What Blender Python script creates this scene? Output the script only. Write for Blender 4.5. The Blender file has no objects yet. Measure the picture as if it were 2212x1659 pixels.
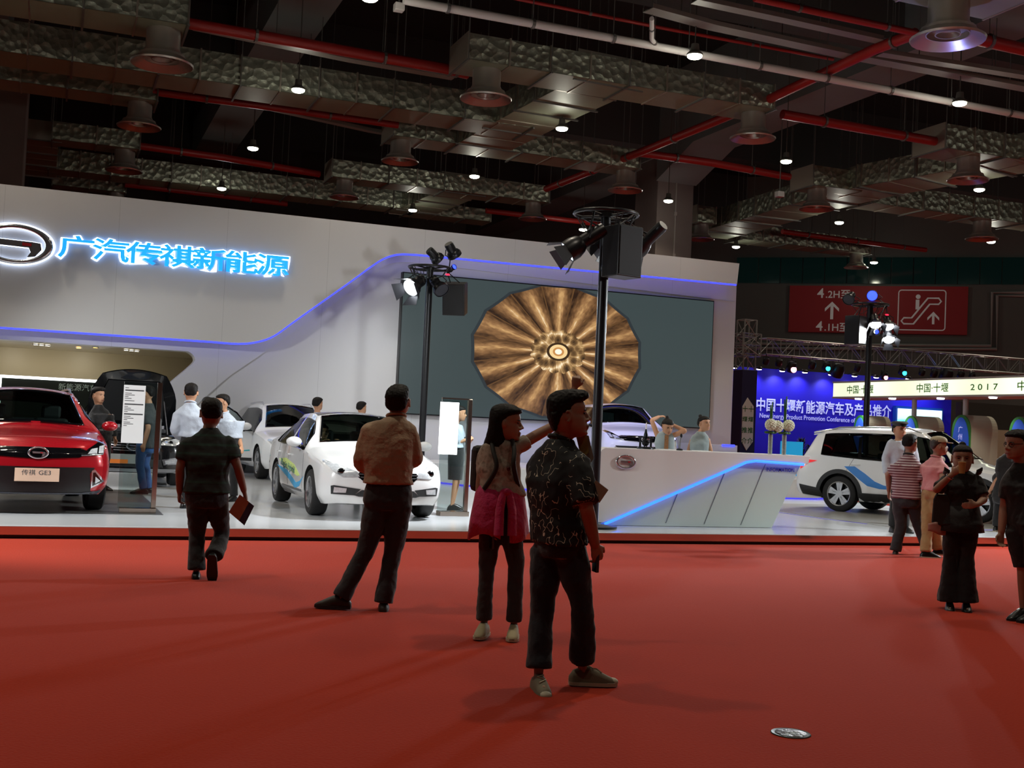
import bpy, bmesh, math, random
import numpy as np
from mathutils import Vector, Matrix
from mathutils.bvhtree import BVHTree
from mathutils.geometry import tessellate_polygon
random.seed(7)
SC = bpy.context.scene; COL = SC.collection
PI = math.pi; rad = math.radians
# ------------------------------------------------------------------ camera
FOC = 2558.41; CH = 1.49; CX, CY = 1106.0, 829.5
def _rot(yaw, pitch, roll):
    cy, sy = np.cos(yaw), np.sin(yaw)
    fw = np.array([sy*np.cos(pitch), cy*np.cos(pitch), np.sin(pitch)])
    r = np.array([cy, -sy, 0]); d = np.cross(fw, r)
    return np.array([r*np.cos(roll)+d*np.sin(roll), -r*np.sin(roll)+d*np.cos(roll), fw])
RM = _rot(.36971, .03778, -.04543); CAM = np.array([0, 0, CH])
cd = bpy.data.cameras.new('camera'); cam = bpy.data.objects.new('camera', cd); COL.objects.link(cam)
cd.sensor_width = 36; cd.lens = FOC/2212*36; cd.clip_end = 400
m4 = Matrix.Identity(4)
for i in range(3):
    m4[i][0] = RM[0][i]; m4[i][1] = -RM[1][i]; m4[i][2] = -RM[2][i]; m4[i][3] = CAM[i]
cam.matrix_world = m4; SC.camera = cam
# pixel <-> place (places are read off the photograph once, on known planes of the hall)
def ray(x, y): return RM.T @ np.array([(x-CX)/FOC, (y-CY)/FOC, 1])
def onz(x, y, z): d = ray(x, y); return CAM+d*(z-CH)/d[2]
def onY(x, y, Y): d = ray(x, y); return CAM+d*Y/d[1]
def onX(x, y, X): d = ray(x, y); return CAM+d*X/d[0]
def pr(P): c = RM @ (np.asarray(P, float)-CAM); return (FOC*c[0]/c[2]+CX, FOC*c[1]/c[2]+CY)
def Xat(x, Y, z):
    lo, hi = -60., 120.
    for _ in range(50):
        m = (lo+hi)/2
        c = RM @ (np.array([m, Y, z])-CAM)
        if c[2] <= .1 or FOC*c[0]/c[2]+CX < x: lo = m
        else: hi = m
    return lo
def Yat(y, X, z):
    lo, hi = 1., 200.
    up = z > CH
    for _ in range(50):
        m = (lo+hi)/2
        if (pr([X, m, z])[1] < y) == up: lo = m
        else: hi = m
    return lo
# ------------------------------------------------------------------ world, exposure, lights of the hall
W = bpy.data.worlds.new('hall_world'); SC.world = W; W.use_nodes = True
W.node_tree.nodes['Background'].inputs[0].default_value = (.55, .6, .75, 1)
W.node_tree.nodes['Background'].inputs[1].default_value = .012
SC.view_settings.view_transform = 'Standard'; SC.view_settings.look = 'None'
SC.view_settings.exposure = 0.12; SC.view_settings.gamma = 1; SC.view_settings.use_curve_mapping = False
SC.cycles.use_denoising = True
SC.cycles.max_bounces = 6; SC.cycles.diffuse_bounces = 3; SC.cycles.glossy_bounces = 3
SC.cycles.transparent_max_bounces = 10; SC.cycles.transmission_bounces = 4
SC.cycles.sample_clamp_indirect = 4; SC.cycles.caustics_reflective = False; SC.cycles.caustics_refractive = False
LAMP_W = 900; GLOW_W = 32; FLOOD_W = 1150; BLUE_W = 60
def spot(name, loc, target, watt, angle, col=(1, 1, 1), blend=.5, size=.1):
    d = bpy.data.lights.new(name, 'SPOT'); d.energy = watt; d.color = col; d.spot_size = rad(angle); d.spot_blend = blend; d.shadow_soft_size = size
    o = bpy.data.objects.new(name, d); COL.objects.link(o); o.location = loc
    o.rotation_euler = (Vector(target)-Vector(loc)).to_track_quat('-Z', 'Y').to_euler(); return o
def arealamp(name, loc, target, watt, sx, sy, col=(1, 1, 1), spread=180):
    d = bpy.data.lights.new(name, 'AREA'); d.energy = watt; d.color = col; d.shape = 'RECTANGLE'; d.size = sx; d.size_y = sy; d.spread = rad(spread)
    o = bpy.data.objects.new(name, d); COL.objects.link(o); o.location = loc
    o.rotation_euler = (Vector(target)-Vector(loc)).to_track_quat('-Z', 'Y').to_euler(); return o
LS = 1.35
LAMPZ = CH+7.5*LS
LAMPS = [(i, j) for j in range(-3, 4) for i in range(-2, 6) if not (i == -1 and j >= 1)]
def lamp_xy(i, j): return ((4.83635+6.56388*i)*LS, (20.29049+6.50354*j)*LS)
for i, j in LAMPS:
    x, y = lamp_xy(i, j)
    if j < 3 and (i < 4 or j > -1): spot('downlight_beam', (x, y, LAMPZ-.12), (x, y, 0), LAMP_W*(.25 if j == -3 else 1 if j < 1 else .7), 125, (1, .88, .70), .9, .17)
    if -2 <= j < 4:
        d_ = bpy.data.lights.new('lamp_glow', 'POINT'); d_.energy = GLOW_W; d_.color = (1, .97, .88); d_.shadow_soft_size = .2; o_ = bpy.data.objects.new('lamp_glow', d_); COL.objects.link(o_); o_.location = (x, y, LAMPZ-.32)
# flood lights aimed at the stand, from the poles and from added unseen spots
PW = 0.15                                                         # height of the stand's platform
def flood(loc, tgt, k=1., ang=80, col=(.93, .97, 1)): return spot('flood_beam', loc, tgt, FLOOD_W*k, ang, col, .6, .12)
flood((6.85, 15.45, 4.15), (3.4, 18.0, .3), 1.5, 85)
flood((7.6, 15.5, 4.2), (11.5, 26, 1.0), .6, 85)
flood((6.95, 23.8, 4.3), (4.3, 17.0, .3), 1.6, 85)
flood((7.7, 24.2, 4.3), (10, 28, .5), .45, 120)
flood((-3.4, 13.4, 4.4), (1.6, 16.0, .2), 1.05, 90)  # added flood out of view, brightens the red car and the carpet
flood((-2.5, 24., 4.6), (2.5, 25, .5), .55, 125)  # added flood out of view, fills the left of the wall
flood((18.9, 24.2, 4.3), (13.5, 17, .3), 1.2, 100)
flood((19.5, 23.6, 4.2), (17, 16, .3), .9, 100)
flood((17.6, 13.0, 4.4), (9.8, 15.2, .5), 1.7, 75)  # added flood out of view, brightens the desk front
spot('added_blue_uplight', (19.3, 24.1, 5.3), (20.5, 21, 12), 420, 75, (.28, .32, 1), .8, .1)  # added beam at the pole's blue lamp, tints the corner duct from below
# ------------------------------------------------------------------ materials
def lin(h):
    if isinstance(h, str): h = [int(h[i:i+2], 16)/255 for i in (0, 2, 4)]
    return tuple(c/12.92 if c <= .04045 else ((c+.055)/1.055)**2.4 for c in h)
MATS = {}
def mat(name, col, rough=.5, metal=0, emit=0, ecol=None, spec=.5, coat=0, noise=None, bump=None, alpha=1, trans=0, sheen=0):
    if name in MATS: return MATS[name]
    m = bpy.data.materials.new(name); m.use_nodes = True; nt = m.node_tree; b = nt.nodes['Principled BSDF']
    c = lin(col); b.inputs['Base Color'].default_value = (*c, 1); b.inputs['Roughness'].default_value = rough; b.inputs['Metallic'].default_value = metal
    b.inputs['Specular IOR Level'].default_value = spec; b.inputs['Coat Weight'].default_value = coat; b.inputs['Coat Roughness'].default_value = .03
    b.inputs['Sheen Weight'].default_value = sheen
    if emit: b.inputs['Emission Color'].default_value = (*lin(ecol or col), 1); b.inputs['Emission Strength'].default_value = emit
    b.inputs['Alpha'].default_value = alpha; b.inputs['Transmission Weight'].default_value = trans
    if noise or bump:
        tc = nt.nodes.new('ShaderNodeTexCoord')
        nz = nt.nodes.new('ShaderNodeTexNoise'); nz.inputs['Scale'].default_value = (noise or bump)[0]; nz.inputs['Detail'].default_value = 5
        nt.links.new(tc.outputs['Object'], nz.inputs['Vector'])
        if noise:
            r = nt.nodes.new('ShaderNodeMix'); r.data_type = 'RGBA'; r.inputs[6].default_value = (*c, 1); r.inputs[7].default_value = (*lin(noise[1]), 1)
            nt.links.new(nz.outputs['Fac'], r.inputs[0]); nt.links.new(r.outputs[2], b.inputs['Base Color'])
        if bump:
            bp = nt.nodes.new('ShaderNodeBump'); bp.inputs['Strength'].default_value = bump[1]; bp.inputs['Distance'].default_value = bump[2]
            if bump[0] != nz.inputs['Scale'].default_value:
                nz = nt.nodes.new('ShaderNodeTexNoise'); nz.inputs['Scale'].default_value = bump[0]; nt.links.new(tc.outputs['Object'], nz.inputs['Vector'])
            nt.links.new(nz.outputs['Fac'], bp.inputs['Height']); nt.links.new(bp.outputs[0], b.inputs['Normal'])
    MATS[name] = m; return m
def glassmat(name, tint, clear=.5, rough=.02):
    """a thin pane: part straight through with a tint, part mirror-like"""
    if name in MATS: return MATS[name]
    m = bpy.data.materials.new(name); m.use_nodes = True; nt = m.node_tree; nt.nodes.clear()
    o = nt.nodes.new('ShaderNodeOutputMaterial'); mx = nt.nodes.new('ShaderNodeMixShader'); t = nt.nodes.new('ShaderNodeBsdfTransparent'); g = nt.nodes.new('ShaderNodeBsdfGlossy')
    t.inputs[0].default_value = (*[c*clear for c in lin(tint)], 1); g.inputs['Roughness'].default_value = rough
    fr = nt.nodes.new('ShaderNodeFresnel'); fr.inputs[0].default_value = 1.5
    nt.links.new(fr.outputs[0], mx.inputs[0]); nt.links.new(t.outputs[0], mx.inputs[1]); nt.links.new(g.outputs[0], mx.inputs[2]); nt.links.new(mx.outputs[0], o.inputs[0])
    MATS[name] = m; return m
def nodemat(name):
    m = bpy.data.materials.new(name); m.use_nodes = True; MATS[name] = m
    return m, m.node_tree, m.node_tree.nodes['Principled BSDF']
class NT:
    """small helper to write node maths"""
    def __init__(s, nt): s.nt = nt
    def v(s, x, sock):
        if isinstance(x, (int, float)): sock.default_value = x
        else: s.nt.links.new(x, sock)
    def m(s, op, a, b=0, c=0):
        n = s.nt.nodes.new('ShaderNodeMath'); n.operation = op
        for k, q in enumerate((a, b, c)): s.v(q, n.inputs[k])
        return n.outputs[0]
    def ramp(s, f, stops, interp='LINEAR'):
        n = s.nt.nodes.new('ShaderNodeValToRGB'); n.color_ramp.interpolation = interp; e = n.color_ramp.elements
        while len(e) < len(stops): e.new(.5)
        for q, (p, col) in zip(e, stops): q.position = p; q.color = (*lin(col), 1)
        s.nt.links.new(f, n.inputs[0]); return n.outputs[0]
    def mix(s, f, a, b, mode='MIX'):
        n = s.nt.nodes.new('ShaderNodeMix'); n.data_type = 'RGBA'; n.blend_type = mode
        s.v(f, n.inputs[0])
        for q, k in ((a, 6), (b, 7)):
            if isinstance(q, (tuple, list, str)): n.inputs[k].default_value = (*lin(q), 1)
            else: s.nt.links.new(q, n.inputs[k])
        return n.outputs[2]
    def obj(s):
        n = s.nt.nodes.new('ShaderNodeTexCoord'); x = s.nt.nodes.new('ShaderNodeSeparateXYZ'); s.nt.links.new(n.outputs['Object'], x.inputs[0])
        return n.outputs['Object'], x.outputs[0], x.outputs[1], x.outputs[2]
    def noise(s, vec, scale, detail=4):
        n = s.nt.nodes.new('ShaderNodeTexNoise'); n.inputs['Scale'].default_value = scale; n.inputs['Detail'].default_value = detail; s.nt.links.new(vec, n.inputs['Vector']); return n.outputs['Fac']
# ------------------------------------------------------------------ mesh helpers
V3 = lambda p: np.asarray(p, float)
def unit(v): v = V3(v); n = np.linalg.norm(v); return v/n if n > 1e-12 else v
def frame(d):
    d = unit(d); u = np.cross([0, 0, 1.], d)
    if np.linalg.norm(u) < 1e-3: u = np.array([1., 0, 0])
    u = unit(u); return u, np.cross(d, u), d
class MB:
    def __init__(s): s.v = []; s.f = []; s.mi = []; s.cur = 0
    def add(s, vs, fs):
        o = len(s.v); s.v += [tuple(map(float, p)) for p in vs]; s.f += [tuple(i+o for i in f) for f in fs]; s.mi += [s.cur]*len(fs); return s
    def box(s, c, size, rz=0, ax=None):
        c = V3(c); h = V3(size)/2
        A = ax if ax is not None else (np.array([math.cos(rz), math.sin(rz), 0]), np.array([-math.sin(rz), math.cos(rz), 0]), np.array([0, 0, 1.]))
        vs = [c+A[0]*h[0]*i+A[1]*h[1]*j+A[2]*h[2]*k for i in (-1, 1) for j in (-1, 1) for k in (-1, 1)]
        return s.add(vs, [(0, 1, 3, 2), (4, 6, 7, 5), (0, 4, 5, 1), (2, 3, 7, 6), (0, 2, 6, 4), (1, 5, 7, 3)])
    def span(s, a, b):
        a, b = V3(a), V3(b); return s.box((a+b)/2, np.abs(b-a))
    def rings(s, R, cap=True, closed=False):
        n = len(R[0]); vs = [p for r in R for p in r]; fs = []
        K = len(R)
        for i in range(K-1 if not closed else K):
            for j in range(n): fs.append((i*n+j, i*n+(j+1) % n, ((i+1) % K)*n+(j+1) % n, ((i+1) % K)*n+j))
        if cap and not closed: fs += [tuple(range(n-1, -1, -1)), tuple((K-1)*n+j for j in range(n))]
        return s.add(vs, fs)
    def cyl(s, a, b, r, r2=None, n=16, cap=True):
        a, b = V3(a), V3(b); u, w, d = frame(b-a); r2 = r if r2 is None else r2
        t = [2*PI*k/n for k in range(n)]
        return s.rings([[a+r*(math.cos(q)*u+math.sin(q)*w) for q in t], [b+r2*(math.cos(q)*u+math.sin(q)*w) for q in t]], cap)
    def tube(s, pts, r, n=8, cap=True, closed=False):
        pts = [V3(p) for p in pts]; K = len(pts); R = []
        rr = r if isinstance(r, (list, tuple)) else [r]*K
        u = None
        for i in range(K):
            if closed: d = unit(pts[(i+1) % K]-pts[i-1])
            else: d = unit(pts[min(i+1, K-1)]-pts[max(i-1, 0)])
            if u is None: u, w, _ = frame(d)
            else: u = unit(u-d*np.dot(u, d)); w = np.cross(d, u)
            R.append([pts[i]+rr[i]*(math.cos(2*PI*k/n)*u+math.sin(2*PI*k/n)*w) for k in range(n)])
        return s.rings(R, cap, closed)
    def lathe(s, prof, o=(0, 0, 0), axis=(0, 0, 1), n=24, cap=True):
        u, w, d = frame(axis); o = V3(o)
        return s.rings([[o+d*h+r*(math.cos(2*PI*k/n)*u+math.sin(2*PI*k/n)*w) for k in range(n)] for r, h in prof], cap)
    def ell(s, c, r, ax=None, n=14, m=9):
        c = V3(c); A = ax or (np.array([1., 0, 0]), np.array([0, 1., 0]), np.array([0, 0, 1.]))
        R = []
        for i in range(m):
            t = PI*(i+.35)/(m-.3); z = -math.cos(t); q = math.sin(t)
            R.append([c+A[0]*r[0]*q*math.cos(2*PI*k/n)+A[1]*r[1]*q*math.sin(2*PI*k/n)+A[2]*r[2]*z for k in range(n)])
        return s.rings(R)
    def prism(s, poly, o, u, w, d):
        """poly 2D extruded: o + x*u + y*w, thickness vector d"""
        o, u, w, d = V3(o), V3(u), V3(w), V3(d); n = len(poly)
        if sum(poly[i][0]*poly[(i+1) % n][1]-poly[(i+1) % n][0]*poly[i][1] for i in range(n)) < 0: poly = poly[::-1]
        vs = [o+x*u+y*w for x, y in poly]+[o+x*u+y*w+d for x, y in poly]
        tri = tessellate_polygon([[Vector((x, y, 0)) for x, y in poly]])
        fs = [tuple(t) for t in tri]+[tuple(i+n for i in t[::-1]) for t in tri]+[(i, i+n, (i+1) % n+n, (i+1) % n) for i in range(n)]
        return s.add(vs, fs)
    def grid(s, P, flip=False):
        n, m = len(P), len(P[0]); vs = [p for r in P for p in r]
        fs = [(i*m+j, i*m+j+1, (i+1)*m+j+1, (i+1)*m+j) for i in range(n-1) for j in range(m-1)]
        if flip: fs = [f[::-1] for f in fs]
        return s.add(vs, fs)
    def mesh(s, name):
        me = bpy.data.meshes.new(name); me.from_pydata(s.v, [], s.f); me.validate(); return me
    def build(s, name, m=None, parent=None, smooth=None, norm=True, bevel=0, mods=()):
        me = s.mesh(name)
        for q in (m if isinstance(m, (list, tuple)) else [m]):
            if q: me.materials.append(q)
        if isinstance(m, (list, tuple)) and len(me.polygons) == len(s.mi): me.polygons.foreach_set('material_index', s.mi)
        if norm:
            bm = bmesh.new(); bm.from_mesh(me); bmesh.ops.recalc_face_normals(bm, faces=bm.faces); bm.to_mesh(me); bm.free()
        if smooth is not None:
            me.polygons.foreach_set('use_smooth', [True]*len(me.polygons))
            if smooth < 179: me.set_sharp_from_angle(angle=rad(smooth))
        o = bpy.data.objects.new(name, me); COL.objects.link(o)
        if bevel:
            b = o.modifiers.new('bevel', 'BEVEL'); b.width = bevel; b.segments = 2; b.limit_method = 'ANGLE'
        for k, kw in mods:
            q = o.modifiers.new(k.lower(), k)
            for a, v in kw.items(): setattr(q, a, v)
        if parent: put(o, parent)
        return o
def put(o, parent):
    o.parent = parent; o.matrix_parent_inverse = Matrix.Translation(parent.location).inverted() if parent.type == 'EMPTY' else Matrix.Identity(4)
    return o
def tag(o, label, cat, group=None, kind=None):
    o['label'] = label; o['category'] = cat
    if group: o['group'] = group
    if kind: o['kind'] = kind
    return o
def struct(o): o['kind'] = 'structure'; return o
def thing(name, label, cat, loc=(0, 0, 0), group=None):
    o = bpy.data.objects.new(name, None); o.empty_display_size = .1; COL.objects.link(o); o.location = Vector([float(q) for q in loc]); return tag(o, label, cat, group)
def dup(o, delta, label=None, parent=None):
    """a copy of a thing with copies of its parts and sub-parts, moved by delta"""
    c = o.copy(); COL.objects.link(c)
    if parent is None: c.location = o.location+Vector(delta)
    else: c.parent = parent; c.matrix_parent_inverse = o.matrix_parent_inverse.copy()
    if label: c['label'] = label
    for ch in list(o.children): dup(ch, delta, None, c)
    return c
TXT = {}
def textmesh(s, size=1., bold=0., space=1., align='CENTER'):
    """lettering as 2D triangles (verts, faces), baseline at 0"""
    key = (s, size, bold, space, align)
    if key not in TXT:
        cu = bpy.data.curves.new('lettering', 'FONT'); cu.body = s; cu.size = size; cu.offset = bold; cu.align_x = align; cu.space_character = space; cu.resolution_u = 3
        o = bpy.data.objects.new('lettering', cu); COL.objects.link(o); bpy.context.view_layer.update()
        me = bpy.data.meshes.new_from_object(o.evaluated_get(bpy.context.evaluated_depsgraph_get()))
        TXT[key] = ([tuple(v.co) for v in me.vertices], [tuple(p.vertices) for p in me.polygons])
        bpy.data.objects.remove(o); bpy.data.curves.remove(cu); bpy.data.meshes.remove(me)
    return TXT[key]
def text_to(mb, s, o, u, w, size, depth=None, bold=0., space=1., align='CENTER', sx=1., sy=1.):
    vs, fs = textmesh(s, 1., bold, space, align); o, u, w = V3(o), unit(u), unit(w)
    P = [o+u*x*size*sx+w*y*size*sy for x, y, _ in vs]
    mb.add(P, fs)
    if depth is not None:
        d = V3(depth); n = len(P); ed = {}
        for f in fs:
            for a, b in zip(f, f[1:]+f[:1]): ed[(a, b)] = 1
        side = [(a, b, b+n, a+n) for (a, b) in ed if (b, a) not in ed]
        mb.add(P+[p+d for p in P], [tuple(i+n for i in f[::-1]) for f in fs]+side)
    return mb
# ================================================================== THE SETTING
X3, Y3, Z3 = V3((1, 0, 0)), V3((0, 1, 0)), V3((0, 0, 1))
M_carpet, nt, b = nodemat('red_carpet'); N = NT(nt); oc, ox, oy, oz = N.obj()
f1 = N.noise(oc, 55, 3); f2 = N.noise(oc, 1.1, 4)
nt.links.new(N.mix(N.m('MULTIPLY', f2, .45), N.mix(f1, '9f2e1b', 'b33b26'), '992c1a'), b.inputs['Base Color']); b.inputs['Roughness'].default_value = .95; b.inputs['Specular IOR Level'].default_value = .05; b.inputs['Sheen Weight'].default_value = .12; b.inputs['Sheen Roughness'].default_value = .35
bp = nt.nodes.new('ShaderNodeBump'); bp.inputs['Strength'].default_value = .4; bp.inputs['Distance'].default_value = .01; nt.links.new(f1, bp.inputs['Height']); nt.links.new(bp.outputs[0], b.inputs['Normal'])
struct(MB().span((-40, -8, -.2), (85, 78, 0)).build('floor', M_carpet))
M_dark = mat('hall_paint', '3c3d3a', .8, noise=(.6, '474843')); M_slab = mat('ceiling_paint', '121511', .9)
M_conc = mat('column_paint', '6d635e', .75, noise=(1.5, '625854'))
struct(MB().span((-40, -8, 17.5), (85, 78, 17.9)).build('ceiling', M_slab))
struct(MB().span((-40, 76, 0), (85, 76.4, 17.5)).build('wall_back', M_dark))
struct(MB().span((-40.4, -8, 0), (-40, 78, 17.5)).build('wall_left', M_dark))
struct(MB().span((85, -8, 0), (85.4, 78, 17.5)).build('wall_right', M_dark))
struct(MB().span((-40, -8.4, 0), (85, -8, 17.5)).build('wall_near', M_dark))
# hall columns and the roof beams they carry
c0 = onY(1422, 386, 47); c1 = onY(1500, 386, 47)
mb = MB().span((c0[0], 47, 0), (c1[0], 49.2, 17.5)); o = mb.build('trim_column', M_conc, bevel=.04); struct(o)
g = MB().box(((c0[0]+c1[0])/2, 46.97, 8.5), (.05, .05, 17)).box(((c0[0]+c1[0])/2, 46.95, 11.5), (.12, .08, .18)).box(((c0[0]+c1[0])/2, 46.95, 9.6), (.12, .08, .18)).build('conduit', mat('conduit_grey', '8b857f', .5), o)
cl = onY(55, 300, 45); struct(MB().span((cl[0]-3, 45, 0), (cl[0], 47, 17.5)).build('trim_column', M_conc, bevel=.04))
M_beam = mat('beam_paint', '6f7674', .8, noise=(.8, '646b69'))
def beam_y(x0, x1, y0, y1, z, ends=()):
    mb = MB().span((x0, y0, z), (x1, y1, 17.5))
    for ye, s in ends: mb.prism([(0, 0), (-3.2*s, 0), (0, -1.1)], (x0, ye, z), Y3, Z3, X3*(x1-x0))
    return struct(mb.build('trim_beam', M_beam))
beam_y(c0[0]-.1, c1[0]+.1, 2, 76, 14.0, ((47, 1),))
beam_y(cl[0]-3, cl[0]-.6, 2, 76, 14.0)
bx = onz(690, 10, 14)[0]; beam_y(bx-.9, bx+.9, 2, 76, 14.6)
for yb in (30.5, 46.9, 62): struct(MB().span((-40, yb, 14.4), (85, yb+1.1, 17.5)).build('trim_beam', mat('beam_dark', '3b3b38', .85)))
# ------------------------------------------------------------------ platform of the stand
M_white = mat('stand_white', 'd8d8d8', .42, spec=.4); M_floorw = mat('platform_white', 'd2d6da', .13, spec=.6, noise=(.5, 'c4c8cc'))
M_steel = mat('brushed_steel', 'b5a69a', .2, 1); M_chrome = mat('chrome', 'dcdce2', .16, .9); M_black = mat('black_plastic', '0b0b0d', .4)
M_grey = mat('mat_grey', '8f908e', .25, spec=.5); M_gdark = mat('mat_dark', '4c4c4a', .3)
FY = 14.5; RX = 17.6
pl = struct(MB().span((-9, FY, .05), (RX, 33.5, PW)).build('floor_platform', M_floorw, bevel=.008))
struct(MB().span((-8.95, FY+.05, 0), (RX-.05, 33.4, .05)).build('trim_plinth', M_black))
struct(MB().span((-9, FY-.012, .045), (RX, FY, PW-.012)).build('trim_kick', mat('mirror_kick', 'c9a08c', .12, .9, noise=(3, 'b98f7c'))))
for x in (-2.1, 1.25, 6.3, 10.2): pass
o = MB().span((-5.2, 16.2, PW), (1.45, 21.2, PW+.006)).build('floor_mat', M_gdark); struct(o)
o = MB().span((13.0, 16.0, PW), (16.9, 21.6, PW+.006)).build('floor_mat', M_grey); struct(o)
M_inlay = mat('inlay_blue', '2a2590', .3, emit=.25, ecol='2b22c8')
mb = MB(); L = [(12.82, 21.6), (12.84, 17.6), (13.0, 16.6), (13.6, 15.9), (14.6, 15.75), (17.5, 15.75)]
for a, c in zip(L, L[1:]): mb.cyl((*a, PW-.014), (*c, PW-.014), .02, n=10)
struct(mb.build('trim_inlay', M_inlay))
# ------------------------------------------------------------------ back wall of the stand
WY = 29.0
def wp(x, y, Y=WY): p = onY(x, y, Y); return (p[0], p[2])
def curve(pts, n=6, closed=False):
    """Catmull-Rom through 2D points"""
    out = []
    for i in range(len(pts)-1):
        p0, p1, p2, p3 = [V3(pts[min(max(k, 0), len(pts)-1)]) for k in (i-1, i, i+1, i+2)]
        for t in np.linspace(0, 1, n, endpoint=False): out.append(tuple(.5*((2*p1)+(p2-p0)*t+(2*p0-5*p1+4*p2-p3)*t*t+(3*p1-p0-3*p2+p3)*t**3)))
    return out+[tuple(pts[-1])]
top_z = wp(800, 490)[1]; RWX = wp(1597, 574, 28.55)[0]; LWX = -9.0
blue_px = [(459, 737), (515, 741), (556, 737), (592, 724), (640, 690), (760, 605), (798, 577), (830, 557), (862, 548), (905, 549)]
blue = [(LWX, wp(0, 707)[1])]+curve([wp(*p, 28.55) for p in blue_px], 5)+[wp(1592, 614, 28.55)]
blue[0] = (LWX, blue[1][1]+(blue[1][0]-LWX)*0.0)
M_wall, nt, b = nodemat('stand_wall'); N = NT(nt); oc, ox, oy, oz = N.obj()
seam = N.m('LESS_THAN', N.m('ABSOLUTE', N.m('SUBTRACT', N.m('FRACT', N.m('DIVIDE', ox, 2.44)), .5)), .0016)
nt.links.new(N.mix(seam, N.mix(N.m('MULTIPLY', N.noise(oc, .4), .5), 'd6d5d4', 'cdcccb'), 'b8b7b6'), b.inputs['Base Color']); b.inputs['Roughness'].default_value = .38; b.inputs['Specular IOR Level'].default_value = .35
lip = [(LWX, top_z), (RWX, top_z)]+blue[::-1]
struct(MB().prism(lip, (0, 28.55, 0), X3, Z3, Y3*.5).build('wall_fascia', M_wall, bevel=.012))
struct(MB().span((LWX, 29.0, top_z-.01), (RWX-.05, 30.2, top_z)).build('wall_cap', M_wall))
# niche outline on the left
nic = curve([wp(300, 752), wp(385, 756), wp(408, 760), wp(421, 774), wp(412, 789), wp(357, 835)], 4)
nz = nic[0][1]; d = (V3(nic[-1])-V3(nic[-2])); nb = nic[-1][0]+d[0]/d[1]*(PW-nic[-1][1])
notch = [(LWX, nz)]+[(x, min(z, nz)) for x, z in nic]+[(nb, PW)]
grv = [wp(300, 985), wp(494, 813), wp(700, 674)]+curve([wp(790, 603), wp(812, 585), wp(840, 571), wp(875, 567), wp(930, 572)], 4)+[wp(1586, 652)]
grv[0] = (grv[1][0]+(grv[0][0]-grv[1][0])/(grv[0][1]-grv[1][1])*(PW-grv[1][1]), PW)
mid = [(LWX, top_z-.2), (RWX-.1, top_z-.2), (RWX-.1, grv[-1][1])]+grv[::-1]+notch[::-1]
struct(MB().prism(mid, (0, 28.965, 0), X3, Z3, Y3*.06).build('wall_band', M_wall, bevel=.008))
RBX = wp(1588, 700)[0]
base = [(LWX, top_z-.1), (RBX, top_z-.1), (RBX, PW)]+notch[::-1]
struct(MB().prism(base, (0, 29.0, 0), X3, Z3, Y3*.5).build('wall_stand', M_wall))
# blue light strip tucked under the fascia's edge
M_blue = mat('blue_strip', '3a44ff', .4, emit=2.7, ecol='3038ff')
mb = MB(); pts = [(x, 28.6, z-.012) for x, z in blue]; mb.tube(pts, .028, 8)
o = mb.build('light_strip', M_blue); tag(o, 'long blue light strip running under the stepped edge of the big white wall', 'light strip')
# niche room
NX = nb+3.1
M_tan = mat('niche_tan', 'b3a687', .35, spec=.4, noise=(.7, 'ab9e80'))
struct(MB().span((LWX, 33.2, PW), (NX+2, 33.4, nz+.4)).build('wall_niche', M_tan))
struct(MB().span((NX+1.8, 29.5, PW), (NX+2, 33.2, nz+.4)).build('wall_niche', M_tan))
struct(MB().span((LWX-.2, 29.5, nz+.02), (NX+2, 33.2, nz+.2)).build('ceiling_niche', M_tan))
M_lampw = mat('niche_lamp_white', 'ffffff', .5, emit=16, ecol='fff4e0'); M_lampo = mat('niche_lamp_warm', 'ffcf80', .5, emit=16, ecol='ffb347')
for k, (x, y, m, n) in enumerate([(90, 745, M_lampw, 3), (170, 751, M_lampo, 1), (206, 750, M_lampo, 1), (284, 757, M_lampw, 3)]):
    p = onz(x, y, nz); t = thing('recessed_light', ('white row of recessed spots in the niche ceiling, left of the warm pair', 'warm recessed spot in the niche ceiling, left one of the pair', 'warm recessed spot in the niche ceiling, right one of the pair', 'white row of recessed spots in the niche ceiling, near its rounded end')[k], 'ceiling light', p, 'recessed lights in the niche')
    mb = MB(); ring = MB()
    for q in range(n):
        c = p+V3((.13*(q-(n-1)/2), .1*(q-(n-1)/2), -.012)); mb.cyl(c, c+Z3*.02, .055, n=14); ring.lathe([(.055, 0), (.075, 0), (.075, .03), (.055, .03)], c-Z3*.002, n=16, cap=False)
    ring.build('trim_ring', M_white, t); mb.build('bulb', m, t)
spot('niche_beam', (onz(187, 751, nz)[0], 31.0, nz-.1), (onz(187, 751, nz)[0]+.3, 32.8, 1), 34, 140, (1, .92, .74), .8, .06)
spot('niche_beam', (onz(20, 745, nz)[0], 31.0, nz-.1), (onz(20, 745, nz)[0]-.3, 32.8, 1), 34, 140, (1, .92, .74), .8, .06)
arealamp('niche_glow', (-2, 30.3, nz-.15), (-2, 33, .3), 16, 6, .4, (1, .92, .74))
t = thing('display_screen', 'black wide screen with glowing white frame behind the red car', 'screen', onY(110, 900, 32.6)*V3((1, 1, 0))+Z3*PW)
a = onY(2, 815, 32.6); c = onY(222, 826, 32.6); zb = 1.0; Lx, Rx, tz = a[0], c[0], (a[2]+c[2])/2
MB().span((Lx, 32.62, zb), (Rx, 32.75, tz)).build('panel', mat('screen_black', '0c1512', .25), t)
mb = MB(); e = .045
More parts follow.
